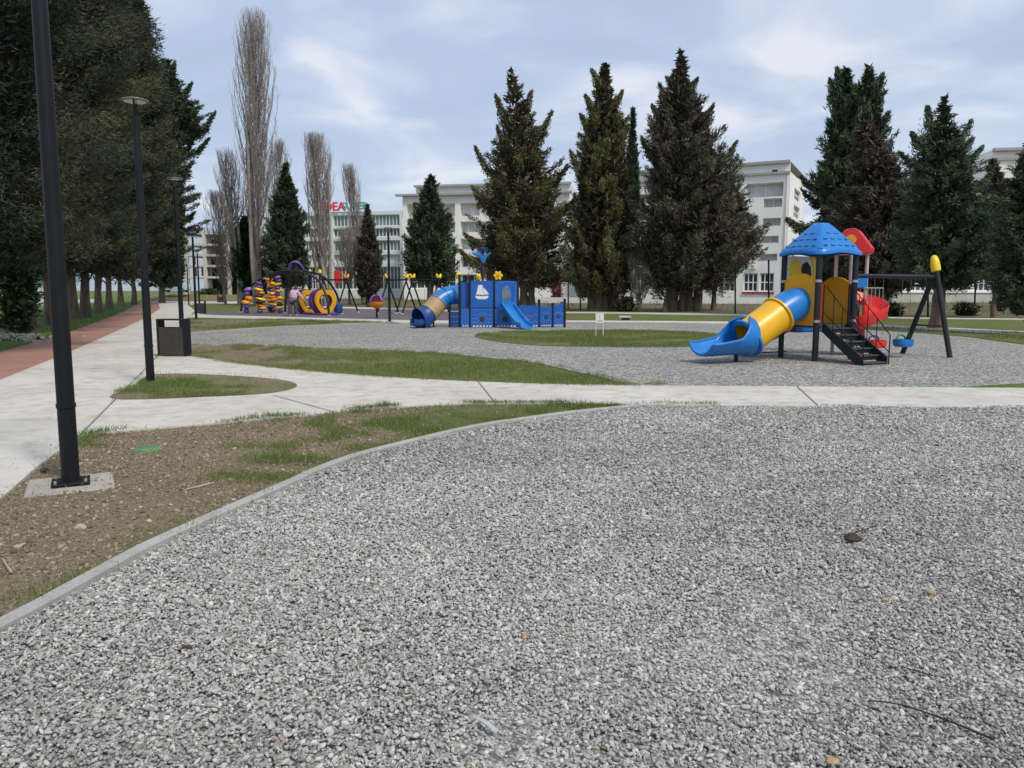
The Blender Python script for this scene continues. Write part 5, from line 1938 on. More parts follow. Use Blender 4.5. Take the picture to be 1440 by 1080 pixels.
# back panels: arch panel (far right face) and picture panel (far left face)
ap = []
for k in range(21):
    x = -0.46 + 0.92 * k / 20
    ap.append((x, 1.66 + 0.19 * (1 - (x / 0.46) ** 2)))
MB().prism([(-0.46, DECK - 0.01)] + [(0.46, DECK - 0.01)] + ap[::-1], T(S_, S_ / 2), Vv, Zv, 0.04).build('arch_panel', 'amber', tower, bevel=0.004)
pp = MB().prism([(-0.45, 1.45), (0.45, 1.45), (0.45, 2.32), (-0.45, 2.32)], T(S_ / 2, S_), Uv, Zv, 0.025).build('picture_panel', 'white', tower)
sb = []
for k in range(22):
    a = math.pi * 2 * k / 22
    r_ = 0.25 if k % 2 else 0.17
    sb.append((-0.22 + r_ * math.cos(a) * 0.9, 2.02 + r_ * math.sin(a)))
MB().prism(sb, T(S_ / 2, S_ - 0.02), Uv, Zv, 0.012).build('sun_shape', 'lemon', pp)
MB().prism([(0.28, 1.72), (0.44, 1.55), (0.44, 2.31), (0.2, 2.31), (0.32, 2.05)], T(S_ / 2, S_ - 0.02), Uv, Zv, 0.012).build('yellow_band', 'lemon', pp)
MB().prism([(0.02, 1.62), (0.16, 1.62), (0.27, 1.8), (0.24, 2.08), (0.12, 2.2), (-0.02, 2.14), (-0.05, 1.95), (0.05, 1.85)], T(S_ / 2, S_ - 0.02), Uv, Zv, 0.012).build('dark_shape', 'clod', pp)
MB().prism([(-0.44, 1.46), (0.44, 1.46), (0.44, 1.58), (0.2, 1.66), (0.0, 1.58), (-0.2, 1.72), (-0.44, 1.76)], T(S_ / 2, S_ - 0.018), Uv, Zv, 0.012).build('grey_shape', 'grey_steel', pp)

# stairs on the near right face
st_top = T(S_ / 2, 0)
run, nstep = 1.12, 6
stairs = None
for s in (-1, 1):
    o_ = T(S_ / 2 + s * 0.34, 0)
    a0, a1_ = o_ + Zv * (DECK - 0.03), o_ - Vv * run + Zv * 0.10
    m_ = MB().prism([(0, DECK - 0.16), (0, DECK + 0.01), (0.08, DECK + 0.01), (run + 0.02, 0.16), (run + 0.02, -0.02), (run - 0.12, -0.02)], o_, -Vv, Zv, 0.03)
    if stairs is None:
        stairs = m_.build('stairs', 'charcoal', tower)
    else:
        m_.build('stringer', 'charcoal', stairs)
for k in range(nstep):
    z = DECK - (k + 0.6) * (DECK - 0.02) / (nstep - 0.2)
    MB().box(T(S_ / 2, -(k + 0.55) * run / nstep, z), (0.65, run / nstep + 0.045, 0.03), ROT).build('tread', 'tread', stairs, bevel=0.004)
    MB().box(T(S_ / 2, -(k + 0.98) * run / nstep, z - 0.05), (0.65, 0.012, 0.085), ROT).build('riser', 'charcoal', stairs)
for s in (-1, 1):
    o_u = S_ / 2 + s * 0.365
    hr = MB()
    p0, p1 = T(o_u, -0.02, DECK + 0.02), T(o_u, -0.02, 1.66)
    pm = T(o_u, -0.10, 1.62)
    pe = T(o_u, -run + 0.06, 0.72)
    pf = T(o_u, -run - 0.04, 0.62)
    pg = T(o_u, -run - 0.04, 0.0)
    hr.tube([p0, p1, pm, pe, pf, pg], 0.013, 8)
    q0, q1 = T(o_u, -0.02, DECK + 0.28), T(o_u, -run - 0.04, 0.26)
    hr.tube([q0, q1], 0.011, 8)
    for t in (0.22, 0.48, 0.74):
        top = pm.lerp(pe, t)
        hr.tube([top, Vector((top.x, top.y, DECK - (DECK - 0.1) * (t * 0.93 + 0.02)))], 0.010, 8)
    hr.build('handrail', 'pole', stairs, smooth=True)
for s in (-1, 1):
    gb = MB()
    for q in (0.045, 0.10):
        gb.tube([T(S_ / 2 + s * (S_ / 2 - 0.06 - q), -0.005, DECK), T(S_ / 2 + s * (S_ / 2 - 0.06 - q), -0.005, 1.68)], 0.011, 8)
    gb.build('guard_bar', 'red' if s < 0 else 'pole', tower)

# little red-roofed bay behind
cB = W(1196, 400, 18.9)
bu = (cB - Fp).dot(Uv)
bv = (cB - Fp).dot(Vv)
q_ = 0.24
for (du, dv) in ((-q_, -q_), (q_, -q_), (-q_, q_), (q_, q_)):
    MB().cyl(T(bu + du, bv + dv, -0.05), 0.042, 2.62, 14).build('pale_post', 'pinkpost', tower, smooth=True)
MB().box(T(bu - 0.1, bv, DECK - 0.03), (0.9, 0.62, 0.06), ROT).build('rear_deck', 'tread', tower)
zb0, zb1 = 2.52, 3.0
gable = [(-0.44, zb0 - 0.08), (-0.36, zb0 - 0.12), (0.36, zb0 - 0.12), (0.44, zb0 - 0.08), (0.46, zb0 + 0.02), (0.16, zb1 - 0.05), (0.08, zb1), (-0.08, zb1), (-0.16, zb1 - 0.05), (-0.46, zb0 + 0.02)]
rr_ = MB().prism(gable, T(bu, bv), Vector((math.cos(R(-30)), math.sin(R(-30)), 0)), Zv, 0.72).build('red_roof', 'red', tower, bevel=0.02)
gx_ = Vector((math.cos(R(-30)), math.sin(R(-30)), 0))
gn = gx_.cross(Zv)
ax_ = Matrix((gx_, Zv, gn)).transposed()
MB().lathe(T(bu, bv) + Zv * 2.73 + gn * 0.362, [(0.12, 0.0), (0.12, 0.02), (0.02, 0.03)], 24, ax_).build('gable_disc', 'amber', rr_, smooth=True)
rl = MB()
for z in (1.28, 1.62):
    rl.tube([T(S_, S_ + 0.1, z), T(bu - 0.3, bv - 0.3, z)], 0.014, 8)
for k in range(8):
    p = T(S_, S_ + 0.1).lerp(T(bu - 0.3, bv - 0.3), (k + 0.5) / 8)
    rl.tube([p + Zv * DECK, p + Zv * 1.62], 0.010, 6)
for k in range(9):
    p = T(bu - 0.25, bv - 0.3).lerp(T(bu + 0.75, bv - 0.3), k / 8)
    rl.tube([p + Zv * DECK, p + Zv * 1.6], 0.010, 6)
rl.tube([T(bu - 0.25, bv - 0.3, 1.6), T(bu + 0.75, bv - 0.3, 1.6)], 0.014, 8)
rl.build('railing', 'grey_steel', tower)
MB().prism([(-0.3, 1.62), (0.12, 1.62), (0.12, 1.95), (0.0, 1.93), (-0.14, 1.82), (-0.3, 1.76)], T(bu + 0.02, bv - 0.36), Uv, Zv, 0.04).build('blue_panel', 'blue', tower, bevel=0.005)
MB().box(T(bu - 0.75, bv + 0.45, 0.62), (1.35, 0.5, 0.16), ROT).build('blue_step', 'blue', tower, bevel=0.03)

# red spiral slide right of the bay
cS = W(1214, 460, 18.5)
pole_h = 1.9
spiral = None
path, N2 = [], 46
sv, sf = [], []
for i in range(N2 + 1):
    t = i / N2
    ang = R(100) - R(400) * t
    rad = 0.27
    z = 1.30 - 1.10 * t
    c_ = Vector((cS.x + rad * math.cos(ang), cS.y + rad * math.sin(ang), z))
    ro = Vector((math.cos(ang), math.sin(ang), 0))
    for (w_, h_) in ((-0.27, 0.14), (-0.25, 0.04), (-0.16, 0.0), (0.12, 0.0), (0.23, 0.06), (0.28, 0.26), (0.32, 0.30), (0.33, 0.24), (0.28, 0.0), (0.14, -0.06), (-0.18, -0.06), (-0.30, 0.02), (-0.31, 0.12)):
        sv.append(c_ + ro * w_ * 0.8 + Zv * h_ * 0.9)
ncs = 13
for i in range(N2):
    for k in range(ncs):
        k2 = (k + 1) % ncs
        sf.append((i * ncs + k, i * ncs + k2, (i + 1) * ncs + k2, (i + 1) * ncs + k))
sf.append(tuple(range(ncs)))
sf.append(tuple(N2 * ncs + k for k in range(ncs))[::-1])
spiral = MB().add(sv, sf).build('spiral_slide', 'red', tower, smooth=True, sharp=50)
MB().cyl((cS.x, cS.y, -0.05), 0.045, 1.4, 14).build('centre_post', 'red', spiral, smooth=True)


def chute(mb, pts, w, h, side):
    """open trough along pts"""
    prof = ((-w, h), (-w * .9, h * .25), (-w * .7, 0), (w * .7, 0), (w * .9, h * .25), (w, h), (w + .04, h), (w + .03, h * .2), (w * .75, -.045), (-w * .75, -.045), (-w - .03, h * .2), (-w - .04, h))
    b = len(mb.v)
    m = len(prof)
    for i, p in enumerate(pts):
        t = (pts[min(i + 1, len(pts) - 1)] - pts[max(i - 1, 0)]).normalized()
        upn = side.cross(t).normalized()
        if upn.z < 0:
            upn = -upn
        for x, y in prof:
            q = p + side * x + upn * y
            mb.v.append(tuple(q))
    for i in range(len(pts) - 1):
        for k in range(m):
            k2 = (k + 1) % m
            mb.f.append((b + i * m + k, b + i * m + k2, b + (i + 1) * m + k2, b + (i + 1) * m + k))
    mb.f.append(tuple(b + k for k in range(m)))
    mb.f.append(tuple(b + (len(pts) - 1) * m + k for k in range(m))[::-1])
    return mb


c0, c1 = W(1124, 452, 18.9), W(1056, 493, 18.3)
cpts = catmull([Vector((c0.x + .3, c0.y, 0.80)), Vector((c0.x, c0.y, 0.76)), Vector((c0.x, c0.y, 0.76)).lerp(Vector((c1.x, c1.y, 0.2)), 0.5), Vector((c1.x, c1.y, 0.20)), Vector((c1.x - .3, c1.y - 0.05, 0.15))], 5)
chute(MB(), cpts, 0.24, 0.17, Vector((-0.05, 1, 0)).normalized()).build('red_chute', 'red', tower, smooth=True)

# swing beam and its far trestle
bz = 1.86
bl = 2.52
MB().tube([T(S_ - 0.02, 0, bz), T(S_ + bl, 0, bz)], 0.048, 16).build('swing_beam', 'charcoal', tower, smooth=True)
apx = T(S_ + bl, 0, bz)
MB().tube([apx + Vv * 0.06, T(S_ + bl, 0.80, -0.05)], 0.06, 16).build('swing_leg', 'charcoal', tower, smooth=True)
top_ = apx - Vv * 0.04
dn_ = (top_ - T(S_ + bl, -0.52, -0.05)).normalized()
lgf = MB().tube([T(S_ + bl, -0.52, -0.05), top_ + dn_ * 0.14], 0.06, 16).build('swing_leg', 'charcoal', tower, smooth=True)
axm = dn_.to_track_quat('Z', 'Y').to_matrix()
MB().lathe(top_ + dn_ * 0.12, [(0.07, 0.0), (0.098, 0.02), (0.105, 0.12), (0.098, 0.24), (0.075, 0.34), (0.045, 0.385), (0.02, 0.395)], 20, axm).build('cap', 'lemon', lgf, smooth=True)
MB().tube([T(S_ + bl, -0.30, 0.72), T(S_ + bl, 0.46, 0.72)], 0.02, 8).build('tie_bar', 'charcoal', tower)

# swings hanging from the beam


def swing(u, label, col, pad, yaw):
    p = T(S_ + u, 0)
    r = empty('bucket_swing', (p.x, p.y, 0.25), label, 'swing', 'bucket swings hanging from the tower beam')
    ro = Matrix.Rotation(yaw, 3, 'Z')
    w, d = 0.44, 0.32
    tub = MB()
    out_ = []
    for lvl, (sc_, z) in enumerate(((0.78, 0.0), (0.97, 0.05), (1.0, 0.17), (0.93, 0.17), (0.88, 0.06), (0.6, 0.045))):
        for k in range(24):
            a = 2 * math.pi * k / 24
            dd = (abs(math.cos(a)) ** 4 + abs(math.sin(a)) ** 4) ** -0.25
            q = ro @ Vector((w / 2 * sc_ * dd * math.cos(a), d / 2 * sc_ * dd * math.sin(a), z))
            out_.append((p.x + q.x, p.y + q.y, 0.25 + z))
    fs = [tuple(range(24))[::-1]]
    for l in range(5):
        for k in range(24):
            k2 = (k + 1) % 24
            fs.append((l * 24 + k, l * 24 + k2, (l + 1) * 24 + k2, (l + 1) * 24 + k))
    fs.append(tuple(5 * 24 + k for k in range(24)))
    tub.add(out_, fs).build('seat', col, r, smooth=True, sharp=50)
    ba = MB()
    for k in range(11):
        a = math.pi * k / 10
        ba.v.append(tuple(Vector((p.x, p.y, 0.42)) + ro @ Vector((0.13 * math.cos(a), 0.08, 0.10 * math.sin(a)))))
    pts_ = [Vector(q) for q in ba.v]
    MB().tube(pts_, 0.022, 8).build('backrest', pad, r, smooth=True)
    for sx_ in (-1, 1):
        ch = MB()
        foot = Vector((p.x, p.y, 0.40)) + ro @ Vector((sx_ * 0.16, 0, 0))
        topp = T(S_ + u + sx_ * 0.13, 0, bz - 0.04)
        nlk = 46
        for k in range(nlk):
            a_, b_ = foot.lerp(topp, k / nlk), foot.lerp(topp, (k + 0.9) / nlk)
            ch.tube([a_, b_], 0.0055 if k % 2 else 0.0035, 5)
        ch.build('chain', 'chain', r)
    return r


swing(0.74, 'red bucket swing nearest the black stairs', 'red', 'purple', R(12))
swing(1.60, 'blue bucket swing with a green inner rim, nearest the yellow-capped post', 'blue', 'seat_green', R(18))

# ------------------------------------------------------------------ ship-shaped play structure
YS = 32.4


def P2(px, py, Y=YS):
    return W(px, py, Y)


sc0 = G(690, 461)
ship = empty('ship_playhouse', (sc0.x, YS, 0), 'blue ship-shaped play structure with sailing-boat emblem, mast and two slides', 'play structure')


def X(px, Y=YS):
    return W(px, 430, Y).x


def Z(py, Y=YS):
    return W(720, py, Y).z


def panel(name, pxs, mat, Y=YS, th=0.05, parent=ship, bev=0.006):
    poly = [(W(a, b, Y).x, W(a, b, Y).z) for a, b in pxs]
    if sum(poly[i][0] * poly[(i + 1) % len(poly)][1] - poly[(i + 1) % len(poly)][0] * poly[i][1] for i in range(len(poly))) < 0:
        poly = poly[::-1]
    return MB().prism(poly, (0, Y, 0), (1, 0, 0), (0, 0, 1), th).build(name, mat, parent, bevel=bev)


def porthole(px, py, r, parent, Y=YS, mat='dark'):
    c_ = W(px, py, Y)
    ax = Matrix.Rotation(R(90), 3, 'X')
    MB().lathe((c_.x, Y - 0.026, c_.z), [(r, 0.0), (r, 0.006), (0.01, 0.006)], 24, ax).build('porthole', mat, parent)
    MB().tube([Vector((c_.x + (r + 0.05) * math.cos(2 * math.pi * k / 8 + .39), Y - 0.03, c_.z + (r + 0.05) * math.sin(2 * math.pi * k / 8 + .39))) for k in range(8)], 0.012, 6, closed=True).build('trim_line', 'line_blue', parent)


def line(pts, parent, Y=YS, r=0.011, mat='line_blue'):
    MB().tube([Vector((W(a, b, Y).x, Y - 0.028, W(a, b, Y).z)) for a, b in pts], r, 6).build('trim_line', mat, parent)


for px, py0 in ((632.5, 432), (646.5, 388), (660.5, 389), (694.5, 390), (728, 393), (758, 423), (777, 428), (794, 422)):
    Yp = YS + 0.06
    p = Vector((X(px, Yp), Yp, -0.05))
    pt = MB().cyl(p, 0.058, Z(py0, Yp) + 0.05, 14).build('post', 'charcoal', ship, smooth=True)
    MB().lathe(p + Zv * (Z(py0, Yp) + 0.05), [(0.062, -0.01), (0.062, 0.03), (0.03, 0.06)], 14).build('post_cap', 'pole', pt, smooth=True)
# left low barrel panels
pl = panel('stern_panel', [(633.5, 434), (645, 434), (645, 459.5), (633.5, 459)], 'blue_dark')
for py in (438, 446, 453):
    line([(634, py), (645, py)], pl, r=0.03, mat='tan' if py == 438 else 'blue_panel')
pa = panel('side_panel', [(648, 397), (659.5, 397), (659.5, 431.5), (648, 431.5)], 'blue_panel', YS + 0.25)
pb = panel('gate_panel', [(648, 434), (659.5, 434), (659.5, 459.5), (648, 459.5)], 'blue_panel')
for px in (650, 652.5, 655, 657.5):
    line([(px, 436), (px, 458)], pb, r=0.008)
# main panel with the boat
pm = panel('emblem_panel', [(661.8, 395), (693.2, 395), (693.2, 432.8), (661.8, 432.8)], 'blue_panel')


def emblem(pxs, y_off=0.031):
    poly = [(W(a, b, YS).x, W(a, b, YS).z) for a, b in pxs]
    if sum(poly[i][0] * poly[(i + 1) % len(poly)][1] - poly[(i + 1) % len(poly)][0] * poly[i][1] for i in range(len(poly))) < 0:
        poly = poly[::-1]
    MB().prism(poly, (0, YS - y_off, 0), (1, 0, 0), (0, 0, 1), 0.01).build('boat_emblem', 'white', pm)


emblem([(672.5, 401), (677.6, 400.4), (678.6, 405), (679, 414.8), (669.3, 414), (671, 409)])
emblem([(679.6, 404.2), (683, 407.5), (686, 411), (687.5, 414), (679.8, 414.4)])
emblem([(668, 416), (677.6, 416.5), (687, 415.8), (686.5, 418.5), (683, 420.8), (672.5, 420.8), (669, 418.6)])
emblem([(678.7, 400.8), (679.3, 400.8), (679.6, 416.4), (679.0, 416.4)])
lw = panel('hull_panel', [(661.8, 434), (693.2, 434), (693.2, 460), (661.8, 460)], 'blue_panel')
line([(662.5, 434.8), (692.5, 434.8)], lw)
line([(662.5, 443.2), (671, 443.2), (674, 440.8), (682, 440.8), (685, 443.2), (692.5, 443.2)], lw)
line([(662.5, 454), (671, 454), (674, 456.2), (682, 456.2), (685, 454), (692.5, 454)], lw)
line([(662.5, 448.5), (672, 448.5)], lw)
line([(684, 448.5), (692.5, 448.5)], lw)
porthole(678, 448.7, 0.115, lw)
rv_ = MB()
for px in (666, 671, 676, 681, 686, 690):
    for py in (438.2,):
        p = W(px, py, YS)
        rv_.lathe((p.x, YS - 0.026, p.z), [(0.028, 0.0), (0.02, 0.012), (0.003, 0.014)], 10, Matrix.Rotation(R(90), 3, 'X'))
rv_.build('rivets', 'blue_light', lw)
# slide panel with the oval opening
oval = lambda cx_, cy_, rx, ry, n=40: [(cx_ + rx * math.cos(2 * math.pi * k / n), cy_ + ry * math.sin(2 * math.pi * k / n)) for k in range(n)]
cO = W(712, 415, YS)
xl, xr, zl, zh = X(696), X(727), Z(432.8), Z(395)
ov = oval(cO.x, cO.z, 0.155, 0.34, 48)
outl = []
for k in range(48):
    a = 2 * math.pi * k / 48
    c_, s_ = math.cos(a) * 0.155, math.sin(a) * 0.34
    ts = []
    if c_ > 1e-9:
        ts.append((xr - cO.x) / c_)
    if c_ < -1e-9:
        ts.append((xl - cO.x) / c_)
    if s_ > 1e-9:
        ts.append((zh - cO.z) / s_)
    if s_ < -1e-9:
        ts.append((zl - cO.z) / s_)
    t = min(ts)
    outl.append((cO.x + c_ * t, cO.z + s_ * t))
sp_ = MB().ringplate(outl, ov, (0, YS, 0), (1, 0, 0), (0, 0, 1), 0.05).build('slide_panel', 'blue_panel', ship)
MB().tube([Vector((cO.x + 0.17 * math.cos(2 * math.pi * k / 32), YS - 0.03, cO.z + 0.36 * math.sin(2 * math.pi * k / 32))) for k in range(32)], 0.02, 6, closed=True).build('oval_rim', 'line_blue', sp_)
MB().lathe((cO.x, YS + 0.55, cO.z), [(0.42, 0), (0.42, 0.02), (0.01, 0.02)], 24, Matrix.Rotation(R(90), 3, 'X') @ Matrix.Diagonal((0.75, 1, 1))).build('inner_board', 'grey_steel', sp_)
line([(699, 398), (699, 428)], sp_)
line([(725, 398), (725, 428)], sp_)
line([(701, 398.5), (707, 396.8), (718, 396.8), (723, 398.5)], sp_)
lw2 = panel('hull_panel', [(696, 434), (727, 434), (727, 460), (696, 460)], 'blue_panel')
line([(697, 443.2), (705, 443.2), (708, 440.8), (715, 440.8)], lw2)
line([(697, 454), (705, 454), (708, 456.2), (716, 456.2)], lw2)
porthole(710.5, 448.7, 0.115, lw2)
# low hull to the bow
hp = [(729.5, 430)]
for k in range(9):
    px = 731 + k * 3.2
    hp += [(px, 429.2), (px + 1.6, 430.4)]
hl = panel('bow_panel', hp + [(757, 430.5), (757, 459.5), (729.5, 460)], 'blue_panel', YS + 0.02)
line([(741, 446.5), (735.5, 441), (731, 441)], hl, YS + 0.02)
line([(738, 446.5), (743.5, 443.5), (749, 446.5), (743.5, 449.8), (738, 446.5)], hl, YS + 0.02, mat='tan')
line([(749, 443.2), (756, 443.2)], hl, YS + 0.02)
line([(749, 452), (756, 452)], hl, YS + 0.02)
hl2 = panel('bow_panel', [(759.3, 430.5), (766, 431.8), (776, 430.8), (776, 459), (759.3, 459.5)], 'blue_panel', YS + 0.04)
hl3 = panel('bow_panel', [(778, 430.6), (784, 429), (793, 424.5), (793, 458.5), (778, 459)], 'blue_panel', YS + 0.06)
porthole(768, 446, 0.10, hl2, YS + 0.04, 'blue_dark')
porthole(785.5, 445, 0.10, hl3, YS + 0.06, 'blue_dark')
for q, (x0, x1), yy in ((hl2, (760, 775.5), YS + 0.04), (hl3, (778.5, 792.5), YS + 0.06)):
    xm_ = (x0 + x1) / 2
    line([(x0, 441), (xm_ - 5, 441), (xm_ - 3, 439), (xm_ + 3, 439), (xm_ + 5, 441), (x1, 441)], q, yy)
    line([(x0, 451), (xm_ - 5, 451), (xm_ - 3, 453), (xm_ + 3, 453), (xm_ + 5, 451), (x1, 451)], q, yy)
# white wave teeth along the waterline
for (x0, x1, q, yy, yb) in ((650, 659, pb, YS, 459.6), (664, 692, lw, YS, 460), (698, 726, lw2, YS, 460), (746, 756, hl, YS + .02, 459.6), (761, 775, hl2, YS + .04, 459), (779, 792, hl3, YS + .06, 458.5)):
    wm = MB()
    nt_ = max(3, int((x1 - x0) / (4.6 if x0 in (664, 698) else 2.6)))
    for k in range(nt_):
        a_ = x0 + (x1 - x0) * (k + 0.1) / nt_
        b_ = x0 + (x1 - x0) * (k + 0.8) / nt_
        poly = [(W(p_[0], p_[1], yy).x, W(p_[0], p_[1], yy).z) for p_ in ((a_, yb - 0.3), (b_ - 0.4, yb - 0.3), (b_ + 0.5, yb - 2.6), (a_ + 1.2, yb - 2.2))]
        wm.prism(poly, (0, yy - 0.03, 0), (1, 0, 0), (0, 0, 1), 0.01)
    wm.build('wave_edge', 'white', q)
# deck, far side and inner floor
MB().box(((X(647) + X(728)) / 2, YS + 0.75, Z(433)), (X(728) - X(647), 1.3, 0.06)).build('deck', 'tread', ship)
fs_ = MB()
fs_.box(((X(661) + X(727)) / 2, YS + 1.45, (Z(398) + Z(432)) / 2), (X(727) - X(661), 0.05, Z(398) - Z(432)))
fs_.build('far_panel', 'blue_panel', ship)
fs_ = MB().box(((X(730) + X(793)) / 2, YS + 1.45, 0.42), (X(793) - X(730), 0.05, 0.75))
fs_.build('far_panel', 'blue_panel', ship)
for px in (661, 694, 728, 793):
    MB().cyl((X(px), YS + 1.48, -0.05), 0.055, 2.0 if px < 740 else 1.1, 12).build('post', 'charcoal', ship, smooth=True)
# open slide toward the viewer and right
sp0 = W(711, 428, YS - 0.02)
pts_ = [Vector((X(712), YS + 0.12, Z(431.5))), Vector((X(713.5), YS - 0.10, Z(431.8))), Vector((X(717), YS - 0.35, 0.72)), Vector((X(724.5), YS - 0.85, 0.42)), Vector((X(732), YS - 1.3, 0.17)), Vector((X(737), YS - 1.62, 0.10)), Vector((X(740), YS - 1.85, 0.09))]
pts_ = catmull(pts_, 5)
sdv = Vector((0.93, 0.36, 0))
osl = chute(MB(), pts_, 0.25, 0.19, sdv).build('open_slide', 'blue_light', ship, smooth=True, sharp=50)
MB().prism([(-0.32, 0), (0.32, 0), (0.32, 0.26), (0.2, 0.36), (0, 0.4), (-0.2, 0.36), (-0.32, 0.26)], (X(712.5), YS - 0.045, Z(436)), (1, 0, 0), (0, 0, 1), 0.03).build('slide_mouth', 'blue_light', osl, bevel=0.005)
# tube slide to the left
pth = [Vector((X(646), YS + 0.75, Z(415))), Vector((X(638), YS + 0.72, Z(415))), Vector((X(627), YS + 0.62, Z(417))), Vector((X(617), YS + 0.42, Z(423))), Vector((X(610), YS + 0.2, Z(432))), Vector((X(604), YS - 0.05, Z(439))), Vector((X(596), YS - 0.25, Z(446.5))), Vector((X(590), YS - 0.4, Z(449)))]
pth = catmull(pth, 6)
tsl = MB().tube(pth[:20], 0.40, 24, cap=False).build('tube_slide', 'blue', ship, smooth=True)
MB().tube(pth[19:32], 0.408, 24, cap=False).build('tube_section', 'tan', tsl, smooth=True)
MB().tube(pth[31:], [0.40 + 0.008 * k for k in range(len(pth[31:]))], 24, cap=False).build('tube_exit', 'blue_dark', tsl, smooth=True)
p_ = pth[-1]
tr_ = catmull([Vector((p_.x + .25, p_.y + .12, 0.16)), Vector((p_.x - .02, p_.y, 0.12)), Vector((X(581.5), YS - 0.6, 0.14))], 4)
chute(MB(), tr_, 0.36, 0.24, Vector((0.35, -0.94, 0))).build('exit_lip', 'blue_dark', tsl, smooth=True)
for q in (13, 20, 31):
    t = (pth[q + 1] - pth[q - 1]).normalized()
    ax = t.to_track_quat('Z', 'Y').to_matrix()
    MB().lathe(pth[q], [(0.40, -0.02), (0.43, -0.02), (0.43, 0.02), (0.40, 0.02)], 24, ax).build('flange', 'blue' if q < 25 else 'tan', tsl, smooth=True)
MB().cyl((X(609), YS + 0.1, -0.05), 0.04, 0.35, 10).build('tube_leg', 'charcoal', ship)
MB().cyl((X(602.5), YS + 0.3, -0.05), 0.04, 0.9, 10).build('tube_leg', 'charcoal', ship)
# mast with the blue bird-like vane
mx = X(679, YS + 0.7)
mast = MB().lathe((mx, YS + 0.7, 0), [(0.05, 0.0), (0.05, 2.3), (0.045, 3.0), (0.035, Z(332, YS + .7))], 14).build('mast', 'plum', ship, smooth=True)
bd = [(663, 353.5), (667, 354.8), (672, 355.6), (676, 357), (679, 358.5), (684, 357.5), (688, 355.8), (691.5, 354.5), (689.5, 357.4), (686.5, 360.3), (684, 363), (682.5, 367), (680, 371.5), (678, 369.5), (676, 366), (675.5, 362.5), (672, 360.5), (667.5, 359.5), (664.5, 357.5)]
poly = [(W(a, b, YS + .6).x, W(a, b, YS + .6).z) for a, b in bd]
if sum(poly[i][0] * poly[(i + 1) % len(poly)][1] - poly[(i + 1) % len(poly)][0] * poly[i][1] for i in range(len(poly))) < 0:
    poly = poly[::-1]
MB().prism(poly, (0, YS + 0.62, 0), (1, 0, 0), (0, 0, 1), 0.14).build('mast_figure', 'blue', mast, bevel=0.05)
MB().lathe((mx, YS + 0.7, Z(352, YS + .7)), [(0.05, -0.1), (0.2, 0.0), (0.22, 0.1), (0.05, 0.12)], 16).build('crow_nest', 'blue_dark', mast, smooth=True)
# yellow knobs
for px, py, mat in ((645, 389, 'lemon'), (673, 391, 'lemon')):
    MB().lathe((X(px, YS + 1.4), YS + 1.4, Z(py, YS + 1.4) - 0.1), [(0.09, 0), (0.12, 0.06), (0.11, 0.2), (0.05, 0.27)], 16).build('knob', mat, ship, smooth=True)
fl_ = W(700.5, 387.3, YS)
pet = []
for k in range(32):
    a = 2 * math.pi * k / 32
    rr_ = 0.17 + 0.035 * math.cos(6 * a)
    pet.append((rr_ * math.cos(a), rr_ * math.sin(a)))
fw = MB().prism(pet, (fl_.x, YS + 0.02, fl_.z), (1, 0, 0), (0, 0, 1), 0.06).build('flower_knob', 'lemon', ship, bevel=0.01)
MB().lathe((fl_.x, YS - 0.014, fl_.z), [(0.07, 0.0), (0.06, 0.025), (0.01, 0.035)], 16, Matrix.Rotation(R(90), 3, 'X')).build('flower_heart', 'orange', fw, smooth=True)

# ------------------------------------------------------------------ the rubber court
# climbing dome: crossing arches with climbing columns
YD = 50.0
dome = empty('climbing_dome', (W(410, 440, YD).x, YD, 0), 'black arched climbing dome with orange and purple climbing columns on the rubber court', 'climbing frame')


def arch(pts, r=0.07, name='arch'):
    MB().tube(catmull(pts, 8), r, 10).build(name, 'charcoal', dome, smooth=True)


def at(px, py, Y):
    return W(px, py, Y)


f1, f2, f3, f4 = G(338, 439.5), G(463, 444), G(480.5, 441.5), G(401, 440.5)
f5, f6 = G(364, 438.4), G(441, 438.4)
YM = 50.3
arch([f1 - Zv * .05, at(345, 414, f1.y), at(365, 393, f1.y - .6), at(392, 382.5, YM + .6), at(420, 382, YM - .4), at(446, 393, 48.2), at(459, 417, f2.y + .2), f2 - Zv * .05])
arch([f5 - Zv * .05, at(366, 407, f5.y), at(382, 391, 52.8), at(402, 382.4, 51.4), at(432, 382, 50.4), at(456, 390, 50.2), at(473, 413, f3.y), f3 - Zv * .05])
arch([f4 - Zv * .05, at(402, 412, f4.y), at(405, 392, f4.y - .2), at(411, 382.3, YM)])
arch([f6 - Zv * .05, at(436, 410, f6.y), at(428, 392, 52.4), at(418, 382.3, YM)])
for f_ in (f1, f2, f3, f4, f5, f6):
    MB().lathe((f_.x, f_.y, 0.01), [(0.13, 0), (0.13, 0.03), (0.06, 0.05)], 14).build('foot_plate', 'concrete', dome)
MB().lathe(at(413, 382.2, YM), [(0.16, -0.05), (0.22, 0), (0.16, 0.05)], 18).build('hub', 'charcoal', dome, smooth=True)


